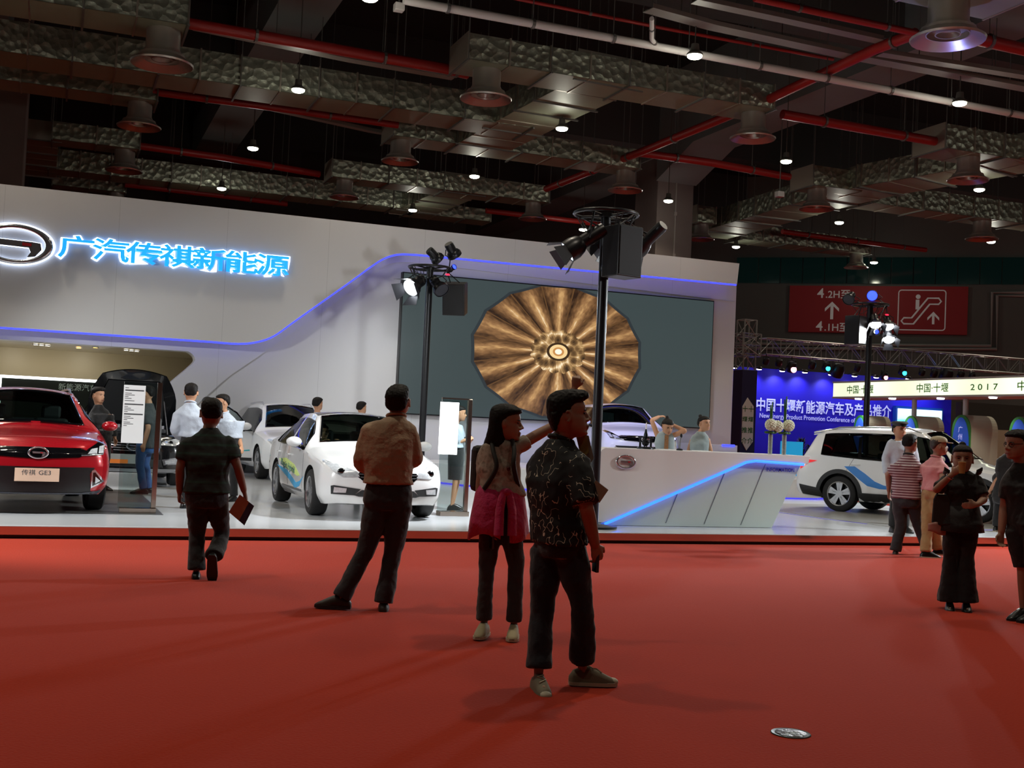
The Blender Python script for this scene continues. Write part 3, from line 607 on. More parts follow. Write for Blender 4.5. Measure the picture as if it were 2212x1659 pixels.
a = onY(1605, 768, TY); e = onY(1640, 722, TY); truss(MB(), (xw0-.07, TY-.07, a[2]), (xw0-.07, TY-.07, e[2]), X3, Y3, w+.14, w+.14, .5).build('sleeve', M_truss, t)
a, c = onY(1656, 765, TY), onY(1656, 730, TY); xe = onY(2300, 800, TY)[0]
t = thing('lighting_truss', 'long horizontal metal truss across the booth behind', 'truss', (a[0], TY, a[2])); truss(MB(), (a[0], TY, a[2]), (xe, TY, a[2]), Z3, Y3, c[2]-a[2], .55, .62).build('beam', M_truss, t); tz = a[2]
M_pink = mat('lamp_pink', 'ffb0c0', .4, emit=7, ecol='ff8a9c'); M_cy = mat('lamp_cyan', '60e8ff', .4, emit=7, ecol='20c8ff')
ORD = ['first', 'second', 'third', 'fourth', 'fifth', 'sixth', 'seventh', 'eighth', 'ninth', 'tenth', 'eleventh', 'twelfth', 'thirteenth', 'fourteenth']
for k, (px, py, r, l) in enumerate([(1655, 780, .13, 0), (1683, 783, .14, 0), (1710, 792, .2, 'p'), (1755, 788, .15, 0), (1785, 791, .16, 'c'), (1810, 800, .26, 0), (1853, 795, .13, 0), (1910, 811, .15, 'p'), (1950, 801, .16, 'c'), (1992, 804, .13, 0), (2018, 806, .15, 0), (2044, 810, .28, 0), (2076, 809, .15, 0), (2100, 812, .14, 0)]):
    p = onY(px, py, TY); t = thing('stage_light', '%s stage light hanging under the truss from its left end%s' % (ORD[k], {0: '', 'p': ', glowing pink', 'c': ', glowing cyan'}[l]), 'stage light', p, 'stage lights under the truss')
    MB().lathe([(.0, r), (r*.7, r*.9), (r*.95, r*.3), (r, -r*.5), (r*.85, -r), (0, -r)], p, (0, -.5, 1), n=12, cap=False).build('head', M_black, t, 50); MB().tube([p+V3((-r, 0, 0)), p+V3((-r*.9, 0, r*1.3)), p+V3((r*.9, 0, r*1.3)), p+V3((r, 0, 0))], .02, 6).tube([p+Z3*r*1.3, (p[0], p[1], tz)], .02, 6).build('yoke', M_black, t)
    if l: MB().ell(p+V3((0, -r*.75, -r*.6)), (r*.62, r*.3, r*.6)).build('lens', M_pink if l == 'p' else M_cy, t, 60)
# tv wall and lit canopy
a, c = onY(1941, 882, BY-.25), onY(2034, 926, BY-.25); M_tv, nt, b = nodemat('tv_picture'); N = NT(nt); oc, ox, oy, oz = N.obj()
nt.links.new(N.ramp(N.m('ADD', N.m('DIVIDE', N.m('SUBTRACT', oz, float(c[2])), float(a[2]-c[2])), N.m('MULTIPLY', N.m('SUBTRACT', N.noise(oc, .9), .5), .5)), [(0, '20a8e0'), (.3, '40d8f4'), (.45, 'bdf6ff'), (1, 'e4fbff')]), b.inputs['Emission Color']); b.inputs['Emission Strength'].default_value = 1.5; b.inputs['Base Color'].default_value = (0, 0, 0, 1)
t = thing('display_screen', 'bright cyan and white screen at the right end of the blue backdrop', 'screen', (a[0], BY-.2, c[2])); MB().span((a[0], BY-.25, c[2]), (c[0], BY-.12, a[2])).build('panel', M_tv, t); MB().span((a[0]-.1, BY-.2, c[2]-.1), (c[0]+.1, BY-.02, a[2]+.1)).build('frame', mat('tv_frame', '1a5ad0', .4), t)
CXX = 22.0; za, zc = onX(1800, 857, CXX)[2], onX(1800, 828, CXX)[2]; ya = onX(1800, 840, CXX)[1]; yb_ = 13.0
M_can, nt, b = nodemat('canopy_light'); N = NT(nt); oc, ox, oy, oz = N.obj(); wv = N.m('MULTIPLY', N.m('SINE', N.m('MULTIPLY', oy, 2.3)), .5)
b.inputs['Base Color'].default_value = (.8, .85, .7, 1); b.inputs['Emission Color'].default_value = (*lin('e6f2cf'), 1); nt.links.new(N.m('ADD', 1.05, N.m('MULTIPLY', wv, .35)), b.inputs['Emission Strength'])
t = thing('lit_canopy', 'long glowing white canopy fascia with green lettering', 'canopy', (CXX, ya, za)); MB().span((CXX, yb_, za), (CXX+.06, ya, zc)).build('light_box', M_can, t)
MB().span((CXX-.02, yb_, za-.05), (CXX+1.3, ya+.02, za)).span((CXX-.02, yb_, zc), (CXX+1.3, ya+.02, zc+.05)).span((CXX+.1, ya-.2, za), (CXX+1.3, ya, zc)).build('frame', mat('canopy_grey', '9a9a96', .5), t)
M_grn = mat('letter_green', '3f8a2c', .5)
def fascia_text(s, xa, xb, size):
    a, c = onX(xa, 842, CXX), onX(xb, 842, CXX); vs, fs = textmesh(s, 1., .012, 1., 'LEFT'); k = (a[1]-c[1])/(max(q[0] for q in vs)*size); mb = MB()
    text_to(mb, s, (CXX-.006, a[1], za+(zc-za)*.5-size*.38), -Y3, Z3, size, None, .012, align='LEFT', sx=k); mb.build('lettering', M_grn, t)
for s, xa, xb, z in (('中国·十堰', 1829, 1887, .26), ('中国·十堰', 1979, 2049, .26), ('2 0 1 7', 2096, 2156, .22), ('中国', 2196, 2240, .26)): fascia_text(s, xa, xb, z)
for k, (px, py) in enumerate([(1839, 860), (1926, 860), (2032, 860), (2145, 858)]):
    p = onz(px, py, za-.055); p = V3((max(p[0], CXX+.15), p[1], za-.055)); o = MB().lathe([(0, .02), (.1, .02), (.1, -.02), (.08, -.035), (0, -.035)], p, n=16, cap=False).build('downlight', M_lampspot, None, 40); tag(o, '%s round downlight under the glowing canopy, counted from its far end' % ORD[k], 'downlight', 'downlights under the canopy'); spot('canopy_beam', p-Z3*.06, p-Z3*2, 90, 120, (1, .97, .9), .8, .06)
M_tot = mat('totem_beige', '9d9986', .6); M_tb = mat('totem_blue', '2f5fd0', .5, emit=.12, ecol='2858d0'); M_tg = mat('totem_green', '2f7a34', .5)
def totem(xl, xr, yt, txt, label, X=22.5, D=.9):
    a, c = onX(xl, 930, X), onX(xr, 930, X); hw = abs(a[1]-c[1])/2; cy_ = (a[1]+c[1])/2; zt_ = onX((xl+xr)/2, yt, X)[2]; t = thing('totem_sign', label, 'totem sign', (X+D/2, cy_, 0), 'totem signs under the canopy')
    arch = [(-hw, 0)]+[(-hw*math.cos(q), zt_-hw*1.25+hw*1.25*math.sin(q)) for q in np.linspace(0, PI, 17)]+[(hw, 0)]
    MB().prism(arch, (X, cy_, 0), Y3, Z3, X3*D).build('body', M_tot, t)
    MB().prism([(x*1.0, z) for x, z in arch], (X-.03, cy_, 0), Y3, Z3, X3*.03).build('rim', M_tg, t); el = [(hw*.86*math.cos(q), zt_-hw*1.2-.35+(hw*1.2+.28)*math.sin(q)*1.0) for q in np.linspace(0, 2*PI, 28, endpoint=False)]
    o = MB().prism(el, (X-.045, cy_, 0), Y3, Z3, X3*.02).build('sign_face', M_tb, t); mb = MB()
    for k, ch in enumerate(txt): text_to(mb, ch, (X-.05, cy_, zt_-.45-k*.2), -Y3, Z3, .17, None, .015)
    mb.build('lettering', M_lw, o)
totem(1846, 1872, 897, '东风', 'blue totem sign mostly hidden behind the right light pole'); totem(1953, 1984, 898, '东风汽', 'blue totem sign behind the roof of the white car, in front of the screen'); totem(2058, 2098, 896, '广州汽车', 'blue totem sign above the front end of the white car'); totem(2182, 2224, 900, '新能源', 'blue totem sign cut by the right edge of the view')
for k, (px) in enumerate((1975, 2086)):
    p = onX(px, 880, 22.9); o = MB().cyl((p[0], p[1], 0), (p[0], p[1], za), .07, n=14).build('canopy_post', mat('post_grey', 'a3a09b', .5)); tag(o, 'grey post holding the canopy above the %s totem sign' % ('screen-side' if k == 0 else 'front-end'), 'post')
p = onY(2120, 925, 36); o = MB().span((p[0]-1.0, 36, 0), (p[0]+14, 36.3, 3.3)).build('booth_wall', mat('booth_dark', '3b3832', .8)); tag(o, 'dark booth partition at the far right behind the totem signs', 'partition')
p = onY(2110, 926, 33); o = MB().span((p[0]-.3, 33, 0), (p[0]+9, 33.5, p[2])).build('booth_counter', mat('counter_beige', '9b937a', .6)); tag(o, 'plain beige counter in front of the dark partition at far right', 'counter')
# potted plants and cyan box in front of the backdrop
def plant(px, py, h, r, label, seed):
    rr = random.Random(seed); p = onz(px, py, 0); t = thing('potted_plant', label, 'plant', p, 'potted plants at the backdrop'); MB().lathe([(.0, 0), (.2, 0), (.27, .42), (.29, .45), (.25, .45), (.24, .4), (0, .4)], p, n=16, cap=False).build('pot', mat('pot_beige', 'a8a292', .6), t, 40); mb = MB()
    for k in range(170):
        z = rr.random(); a = rr.random()*6.28; q = r*(1-z*.75)*math.sqrt(rr.random()); c = p+V3((q*math.cos(a), q*math.sin(a), .45+z*h)); d = unit((math.cos(a), math.sin(a), .6+rr.random())); u, w_, _ = frame(d); L = .16
        mb.add([c-u*.03, c+d*L*.5+w_*.02, c+u*.03, c+d*L], [(0, 1, 3), (1, 2, 3), (0, 2, 1)])
    mb.tube([p+Z3*.4, p+Z3*(.45+h*.8)], .02, 5); mb.build('foliage', mat('plant_dark', '16301c', .6), t)
plant(1750, 1040, .9, .42, 'potted bush in a pale pot left of the white car tail', 3); plant(1722, 1040, .8, .4, 'potted bush half hidden behind the desk end', 5)
a, c = onY(1705, 985, 37), onY(1735, 955, 37); o = MB().span((a[0], 37, 0), (c[0], 37.6, c[2])).build('cyan_box', mat('cyan_box', '35c0ee', .5, emit=.5, ecol='20a8e8')); tag(o, 'glowing cyan box before the blue backdrop, beside the flower vases', 'box')
plant(1728, 1036, 1.15, .35, 'leafy plant standing behind the glowing cyan box', 8)
# ================================================================== FAR WALL OF THE HALL
FP0 = onY(1704, 668, 60.0); FU = unit((.777, -.629, 0)); FN = V3((.629, .777, 0))          # the hall's end wall runs askew to the stand
def hp(x, y, off=0): d = ray(x, y); return CAM+d*np.dot(FP0+FN*off-CAM, FN)/np.dot(d, FN)
def fbox(mb, a, c, n0, n1):
    """box on the end wall from a to c (both on it), from n0 to n1 behind its face"""
    L = np.dot(c-a, FU); m = (a+c)/2+FN*(n0+n1)/2; return mb.box(m, (abs(L), n1-n0, abs(c[2]-a[2])), ax=(FU, FN, Z3))
w0, w1 = FP0-FU*27, FP0+FU*56
struct(fbox(MB(), V3((w0[0], w0[1], 0)), V3((w1[0], w1[1], 17.5)), .3, .8).build('wall_far', mat('far_wall', '696c66', .8, noise=(.3, '5d605a'))))
a, c = hp(1706, 618), hp(2089, 721); z0, z1 = (hp(1704, 717)[2]+hp(2086, 722)[2])/2, (hp(1709, 617)[2]+hp(2090, 618)[2])/2; a[2], c[2] = z1, z0
M_sgw = mat('sign_white', 'c9c2bd', .6, emit=.10); t = thing('direction_sign', 'big dark red hall sign with arrow and escalator symbol', 'sign', V3((a[0], a[1], z0))); fbox(MB(), a, c, .1, .28).build('panel', mat('sign_red', '8c1a1c', .6, emit=.035, ecol='8c1018'), t)  # sign has no light of its own; faint glow put into both colours
k_ = (z1-z0)/103.
mb = MB()
def st(s, x, y, hpx): q = hp(x, y, .085); text_to(mb, s, q, FU, Z3, hpx*k_*1.36, None, .012, align='LEFT')
st('4', 1765, 643, 22); st('.2H至', 1783, 643, 16); st('4', 1762, 714, 22); st('.1H至', 1780, 714, 16)
q = hp(1797, 671, .085); mb.prism([(-3.2*k_, -19*k_), (3.2*k_, -19*k_), (3.2*k_, 12*k_), (-3.2*k_, 12*k_)], q, FU, Z3, FN*.01)
for s in (-1, 1): mb.prism([(0, 20*k_), (s*15*k_, 5*k_), (s*15*k_, -2*k_), (0, 13*k_)], q, FU, Z3, FN*.01)
mb.build('lettering', M_sgw, t); mb = MB(); q = hp(1991, 670, .085); rr = []
for k in range(4):
    for e in range(6): ang_ = k*PI/2+e*PI/10; rr.append(q+FU*k_*(42*(1 if k in (0, 3) else -1)+6*math.cos(ang_))+Z3*k_*(37*(1 if k < 2 else -1)+6*math.sin(ang_)))
mb.tube(rr, 1.3*k_, 6, closed=True); B = [(-36, -30), (-16, -30), (16, 13), (34, 13), (39, 19), (34, 26), (12, 26), (-20, -17), (-36, -17), (-41, -24)]
mb.tube([q+FU*x*k_+Z3*z*k_ for x, z in B], 2.*k_, 6, closed=True); mb.ell(q+(FU*-8+Z3*29)*k_, (5*k_, .03, 5*k_), (FU, FN, Z3)); mb.box(q+(FU*-9+Z3*12)*k_, (7.5*k_, .02, 21*k_), ax=(FU, FN, Z3))
mb.box(q+(FU*24+Z3*-19)*k_, (5*k_, .02, 22*k_), ax=(FU, FN, Z3))
for s in (-1, 1): mb.prism([(0, 0), (s*12*k_, -13*k_), (s*12*k_, -19*k_), (0, -6*k_)], q+(FU*24+Z3*-3)*k_, FU, Z3, FN*.01)
mb.build('symbol', M_sgw, t)
zw0, zw1 = hp(1700, 611)[2], hp(1700, 556)[2]; M_wing = mat('hall_window', '0e221f', .1, spec=.8, emit=.05, ecol='1d4440')
x_ = 1590
for k in range(14):
    a, c = hp(x_+k*48, 600), hp(x_+k*48+45.5, 600); a[2], c[2] = zw0, zw1; struct(fbox(MB(), a, c, .1, .29).build('window_%d' % (k+1), M_wing))
for L, lb in (([(1588, 742), (1745, 744), (2141, 747), (2143, 632), (2212, 632), (2300, 632)], 'upper'), ([(1588, 752), (1745, 753), (2153, 754), (2154, 639), (2212, 639), (2300, 639)], 'lower')):
    o = MB().tube([hp(x, y, .17) for x, y in L], .09, 6).build('wall_pipe', mat('pipe_pale', 'a09e98', .5)); tag(o, '%s of two pale pipes bending up the far hall wall' % lb, 'pipe')
# floor socket cover in the carpet
p = onz(1708, 1585, 0); t = thing('floor_cover', 'small round metal floor cover set in the red carpet', 'floor cover', p)
MB().lathe([(0, .004), (.085, .004), (.098, .006), (.102, .003), (.102, 0), (0, 0)], p, n=30, cap=False).build('rim', mat('cover_metal', '2c2c24', .4, .8), t, 40); MB().lathe([(0, .012), (.05, .011), (.08, .006), (.08, .003), (0, .003)], p, n=30, cap=False).build('lid', mat('cover_lid', '2f2f26', .35, .8, bump=(30, .9, .02)), t, 60)
# ================================================================== UNDER THE HALL CEILING
M_lampon = mat('lamp_on', 'ffffff', .5, emit=22, ecol='f6f8d8'); M_housing = mat('lamp_housing', '55564f', .5)
rows = {}
for i, j in LAMPS:
    x, y = lamp_xy(i, j)
    if j < 0: continue
    q = pr([x, y, LAMPZ])
    if -30 < q[0] < 2240 and -30 < q[1] < 640: rows.setdefault(j, []).append((q[0], x, y))
for (qx, qy, j) in ((1985, 600, 9), (2050, 602, 9)):
    p = onz(qx, qy, LAMPZ); rows.setdefault(9, []).append((qx, p[0], p[1]))
RN = {0: 'nearest row', 1: 'second row', 2: 'third row', 3: 'fourth row', 9: 'farthest row'}
for j, L in rows.items():
    L.sort()
    for k, (q, x, y) in enumerate(L):
        p = V3((x, y, LAMPZ)); t = thing('ceiling_lamp', 'round lit ceiling lamp, %s from left in the %s of lamps' % (ORD[k], RN[j]), 'ceiling lamp', p, 'round ceiling lamps of the hall')
        MB().ell(p-Z3*.03, (.20, .20, .075), n=20, m=8).build('diffuser', M_lampon, t, 60); MB().lathe([(.19, -.005), (.215, -.005), (.215, .04), (.12, .12), (.1, .3), (0, .3)], p, n=22, cap=False).build('housing', M_housing, t, 40); MB().cyl(p+Z3*.28, (x, y, 17.5), .018, n=6).build('hanger_rod', M_housing, t)
M_foil, nt, b = nodemat('duct_foil'); N = NT(nt); oc, ox, oy, oz = N.obj()
b.inputs['Metallic'].default_value = .75; b.inputs['Roughness'].default_value = .34
vo = nt.nodes.new('ShaderNodeTexVoronoi'); vo.inputs['Scale'].default_value = 4.2; nt.links.new(oc, vo.inputs['Vector']); nzz = N.noise(oc, 5, 6)
nt.links.new(N.mix(nzz, 'b4b8a4', '8e9484'), b.inputs['Base Color'])
bp = nt.nodes.new('ShaderNodeBump'); bp.inputs['Strength'].default_value = .9; bp.inputs['Distance'].default_value = .05; nt.links.new(N.m('ADD', vo.outputs['Distance'], N.m('MULTIPLY', nzz, .6)), bp.inputs['Height']); nt.links.new(bp.outputs[0], b.inputs['Normal'])
M_under = mat('duct_panel', '8c937c', .5, .2, noise=(1.2, '7f8670')); M_flange = mat('duct_flange', 'b0a898', .35, .7); M_rod = mat('rod_grey', '6d6d68', .5, .5)
M_diff = mat('diffuser_metal', 'b8b4ac', .3, .7)
def diffuser(t, c, k=1.0, z=None):
    c = V3(c); MB().lathe([(.40*k, 0), (.40*k, -.45*k), (.48*k, -.6*k), (.70*k, -.78*k), (.74*k, -.8*k), (.72*k, -.84*k), (.60*k, -.78*k), (.36*k, -.58*k), (0, -.58*k)], c, n=24, cap=False).build('diffuser', M_diff, t, 45)
    mb = MB()
    for r in (.2, .38, .52): mb.lathe([(r*k, -.60*k), (r*k+.02, -.60*k), (r*k+.06, -.72*k), (r*k+.03, -.72*k)], c, n=20, cap=False)
    mb.build('diffuser_ring', M_diff, t, 45)
def duct(pts, w, h, label, diffs=(), end=(True, True), step=1.25, rods=True):
    """rectangular duct along a path of floor-plan points at bottom height z"""
    pts = [V3(p) for p in pts]; t = thing('air_duct', label, 'air duct', pts[0], 'foil wrapped air ducts'); R = []; n = len(pts)
    for k, p in enumerate(pts):
        d0 = unit(p-pts[k-1]) if k else None; d1 = unit(pts[k+1]-p) if k < n-1 else None
        d = unit((d0 if d0 is not None else 0)+(d1 if d1 is not None else 0)); s = V3((-d[1], d[0], 0)); cc = 1/max(.4, np.dot(d, d0 if d0 is not None else d1))
        R.append([p-s*w/2*cc, p+s*w/2*cc, p+s*w/2*cc+Z3*h, p-s*w/2*cc+Z3*h])
    me = MB(); me.rings(R); me.build('casing', M_foil, t)
    un = MB(); P = [[r[0]-Z3*.012, r[1]-Z3*.012] for r in R]; un.grid(P); un.build('underside', M_under, t, norm=False)
    for a, c in zip(pts, pts[1:]):
        L = np.linalg.norm(c-a); d = unit(c-a); s = V3((-d[1], d[0], 0)); m = max(1, int(L/step))
        for k in range(m+1):
            q = a+d*L*k/m; MB().box(q+Z3*h/2, (.05, w+.07, h+.07), ax=(d, s, Z3)).build('flange', M_flange, t)
            if rods and k % 2 == 0:
                rd = MB()
                for e in (-1, 1): rd.cyl(q+s*e*(w/2+.08), q+s*e*(w/2+.08)+Z3*(17.49-q[2]), .016, n=5)
                rd.box(q-Z3*.05, (.06, w+.3, .05), ax=(d, s, Z3)); rd.build('hanger', M_rod, t)
    for c, k in diffs: diffuser(t, c, k)
    return t
DZ = 12.0
def xduct(x0, y0, x1, w, h, label, diffs=(), z=DZ, **kw):
    """duct along the hall: (x0,y0) lower front edge, to picture column x1"""
    p = onz(x0, y0, z); Y = p[1]+w/2; a = V3((p[0], Y, z)); c = V3((Xat(x1, p[1], z), Y, z))
    D = []
    for dx, k in diffs: D.append(((Xat(dx, Y, z), Y, z), k))
    return duct([a, c], w, h, label, D, **kw)
xduct(-40, 103, 1150, 1.7, .95, 'long foil duct crossing the left of the ceiling to the cross duct')
xduct(-60, -22, 407, 1.7, .8, 'foil duct at the top left corner, ending in a round outlet', [(354, 1.15)])
xduct(1010, 126, 1672, 1.6, .75, 'foil duct in the upper middle with an outlet at either end', [(1052, 1.05), (1628, 1.0)])
xduct(848, 291, 1382, 1.5, .75, 'foil duct below the cross duct with an outlet at either end', [(866, .95), (1352, .95)])
xduct(-60, 162, 340, 1.4, .75, 'foil duct at the left edge under the long duct', [(303, 1.0)])
xduct(112, 299, 302, 1.3, .7, 'short foil duct near the left column, upper one', [(270, 1.0)])
xduct(104, 363, 905, 1.5, .9, 'long foil duct just above the white wall')
xduct(716, 380, 1186, 1.4, .75, 'foil duct above the light pole behind the sedan', [(745, .9), (1152, .9)])
xduct(112, 398, 272, 1.2, .6, 'short foil duct near the left column, lower one', [(252, .9)])
xduct(880, 458, 1060, 1.4, .6, 'foil duct end just over the wall edge, left of the front pole', [])
xduct(1755, 398, 1862, 1.5, .8, 'short foil duct on the right with one outlet', [(1765, 1.0)])
xduct(1880, 437, 2260, 1.5, .9, 'foil duct on the right running out of the view', [(2122, 1.0)])
xduct(1505, 478, 1546, 1.4, .8, 'short duct stub beside the hall column', [(1515, .9)])
xduct(1600, 515, 1880, 1.5, .8, 'low foil duct far back on the right', [(1850, .9)])
xduct(2040, 318, 2290, 1.6, .85, 'foil duct at the right edge with an outlet near its end', [(2092, 1.0)])
p = onz(1905, -6, 11.8); pe = Xat(2125, p[1], 11.8); duct([(p[0]-6, p[1]-1.5, 11.8), (pe, p[1]-1.5, 11.8)], 3.0, .7, 'wide duct with a bluish shine at the top right corner', [((Xat(2050, p[1]-.6, 11.8), p[1]-.6, 11.8), 1.15)])
a, c = onz(1238, 215, DZ), onz(1130, 275, DZ); xm = (a[0]+c[0])/2; e0, e1 = onz(1290, 183, DZ), onz(1075, 300, DZ)
duct([(xm+.3, e0[1]-.2, DZ+.02), (xm, (e0[1]+e1[1])/2, DZ+.02), (xm-.2, e1[1]+1.4, DZ+.02)], 2.1, .85, 'cross duct joining the upper and lower middle ducts')
a, c = onz(985, 415, DZ), onz(900, 452, DZ); duct([(a[0]+.3, a[1], DZ+.02), ((a[0]+c[0])/2, c[1]+2.0, DZ+.02)], 2.0, .8, 'far cross duct seen just above the white wall')
a = onz(78, 300, DZ); c = onz(78, 380, DZ); duct([(a[0], a[1], DZ+.02), ((a[0]*.4+c[0]*.6), c[1], DZ+.02)], 1.6, .7, 'cross duct beside the dark left column')
pts = [onz(x, y, DZ) for x, y in ((2300, 345), (2150, 368), (2020, 392), (1900, 412), (1760, 447), (1640, 482), (1530, 512))]; duct([(q[0], q[1], DZ+.02) for q in pts], 2.3, .9, 'big curved duct sweeping across the right of the ceiling')
# pipes and trays
M_red = mat('pipe_red', '97201c', .45); M_wpipe = mat('pipe_white', 'c9c6bf', .5); M_tray = mat('tray_grey', '84847c', .5, .3)
def pipe(pts, r, label, m, nm='sprinkler_pipe', cat='pipe', grp='red sprinkler pipes', z=12.3, clamp=3.0):
    P = [onz(x, y, z) for x, y in pts]; t = thing(nm, label, cat, P[0], grp); MB().tube(P, r, 10).build('pipe', m, t, 60)
    for a, c in zip(P, P[1:]):
        L = np.linalg.norm(c-a); n = max(1, int(L/clamp))
        for k in range(n): q = a+(c-a)*(k+.5)/n; d = unit(c-a); mb = MB(); mb.cyl(q-d*.04, q+d*.04, r*1.25, n=10); mb.cyl(q, q+Z3*(17.49-z), .014, n=5); mb.build('clamp', M_rod, t)
    return t
pipe([(405, 50), (960, 148), (1010, 160)], .16, 'thick red pipe running from the top left outlet to the middle duct', M_red)
pipe([(330, 198), (560, 228), (860, 270)], .13, 'red pipe just below the long left duct', M_red)
pipe([(300, 315), (480, 340), (690, 376)], .15, 'red pipe right of the short duct near the left column', M_red)
pipe([(270, 398), (460, 420), (620, 440)], .15, 'lowest red pipe, just above the cyan lettering', M_red)
pipe([(1690, 247), (2035, 308)], .16, 'red pipe right of the upper middle duct', M_red)
pipe([(1380, 330), (1540, 352), (1705, 382)], .15, 'red pipe over the grey hall column', M_red)
pipe([(1978, 72), (1888, 107), (1664, 213), (1400, 322), (1180, 408)], .15, 'red pipe running away to the left across the beams', M_red)
pipe([(2030, 66), (2240, 113)], .17, 'thick red pipe at the right edge below the corner duct', M_red)
pipe([(1100, -6), (1440, 62), (1800, 128)], .05, 'thin red pipe at the top, behind the white pipe', M_red, z=12.8)
pipe([(1630, -4), (1820, 38), (2010, 78)], .09, 'red pipe along the edge of the bluish corner duct', M_red)
pipe([(2180, -10), (2080, 28)], .12, 'short red pipe in the top right corner', M_red)
pipe([(1050, 455), (1250, 478), (1400, 500)], .14, 'red pipe low behind the ring of the front pole', M_red)
pipe([(1690, 500), (1800, 515), (2000, 540)], .13, 'red pipe far back at the right', M_red)
pipe([(872, 0), (1408, 98), (2240, 255)], .11, 'long white pipe slanting across the upper right ceiling', M_wpipe, 'white_pipe', 'pipe', None, 12.0, 2.2)
pipe([(1408, 40), (1408, 85), (1420, 99)], .06, 'short white pipe dropping to the long white pipe', M_wpipe, 'branch_pipe', 'pipe', None, 12.02)
def tray(pts, w, label, z=12.4):
    P = [onz(x, y, z) for x, y in pts]; t = thing('cable_tray', label, 'cable tray', P[0], 'grey cable trays'); mb = MB(); R = []
    for k, p in enumerate(P):
        d = unit(P[min(k+1, len(P)-1)]-P[max(k-1, 0)]); s = V3((-d[1], d[0], 0)); R.append([p-s*w/2, p+s*w/2, p+s*w/2+Z3*.12, p+s*(w/2-.02)+Z3*.12, p+s*(w/2-.02)+Z3*.02, p-s*(w/2-.02)+Z3*.02, p-s*(w/2-.02)+Z3*.12, p-s*w/2+Z3*.12])
    mb.rings(R).build('trough', M_tray, t)
    for a, c in zip(P, P[1:]):
        L = np.linalg.norm(c-a); n = max(1, int(L/2.5))
        for k in range(n): q = a+(c-a)*(k+.5)/n; MB().cyl(q, q+Z3*(17.49-z), .014, n=5).build('hanger_rod', M_rod, t)
tray([(1400, 22), (1540, 60), (1830, 122), (2240, 198)], .45, 'cable tray crossing the upper right, lower of two')
tray([(1500, 4), (1680, 42), (1900, 90)], .35, 'cable tray crossing the upper right, under the bluish duct')
tray([(560, 232), (800, 285), (1000, 318)], .3, 'cable tray behind the long left duct')
tray([(1900, 118), (2230, 170)], .35, 'cable tray passing behind the corner outlet')
tray([(420, 62), (760, 132), (980, 170)], .4, 'cable tray under the thick red pipe at top left')
# hanging camera box
p = onz(1684, 420, 11.0); t = thing('hanging_camera', 'tiny pale camera box hanging on a long rod over the hall', 'camera', p); MB().box(p, (.28, .28, .22)).build('housing', mat('cam_white', 'b8b8b4', .5), t, bevel=.02); MB().cyl(p+Z3*.1, (p[0], p[1], 17.5), .02, n=6).build('hanger_rod', M_rod, t)
p = onz(862, 16, 12.0); t = thing('sprinkler_box', 'small pale box at the top edge beside a beam', 'box', p); MB().box(p, (.25, .25, .2)).build('box', M_wpipe, t, bevel=.02); MB().cyl(p+Z3*.1, (p[0], p[1], 17.5), .02, n=6).build('hanger_rod', M_rod, t)
# ================================================================== CARS
M_tyre = mat('tyre_rubber', '141415', .75); M_rimal = mat('rim_alloy', 'b9bbbf', .25, .85); M_rimdk = mat('rim_dark', '1d1e20', .4, .5); M_clad = mat('cladding_black', '1a1b1d', .55)
M_gls = glassmat('car_glass', 'c9dcd4', .8); M_gldark = glassmat('car_glass_dark', 'a9bab8', .55); M_int = mat('car_interior', '2b2d2f', .7); M_int2 = mat('car_interior_grey', '5d6262', .7)
M_hl = mat('headlight_glass', 'e6eaee', .2, .25, coat=1, noise=(30, '9aa0a6')); M_tail = mat('tail_red', 'b5121a', .2, coat=1, emit=.5, ecol='ff2a30'); M_gloss = mat('gloss_black', '08080a', .08, coat=1); M_gloss2 = mat('grille_plastic', '09090b', .35)
def paint(name, h, rough=.28, metal=0): return mat(name, h, rough, metal, coat=1)
NSUB, MSIDE, MTOP = 6, 5, 18
def cr(a, n):
    """Catmull-Rom through rows of a control array"""
    a = np.asarray(a, float); K = len(a); out = []
    for i in range(K-1):
        p0, p1, p2, p3 = a[max(i-1, 0)], a[i], a[i+1], a[min(i+2, K-1)]
        for t in np.linspace(0, 1, n, endpoint=False):
            m1, m2 = (p2-p0)*.5, (p3-p1)*.5
            # keep tangents inside the data so panels do not overshoot
            lim = np.abs(p2-p1)*1.5; m1 = np.clip(m1, -lim, lim); m2 = np.clip(m2, -lim, lim)
            t2, t3 = t*t, t*t*t; out.append((2*t3-3*t2+1)*p1+(t3-2*t2+t)*m1+(-2*t3+3*t2)*p2+(t3-t2)*m2)
    out.append(a[-1]); return np.array(out)
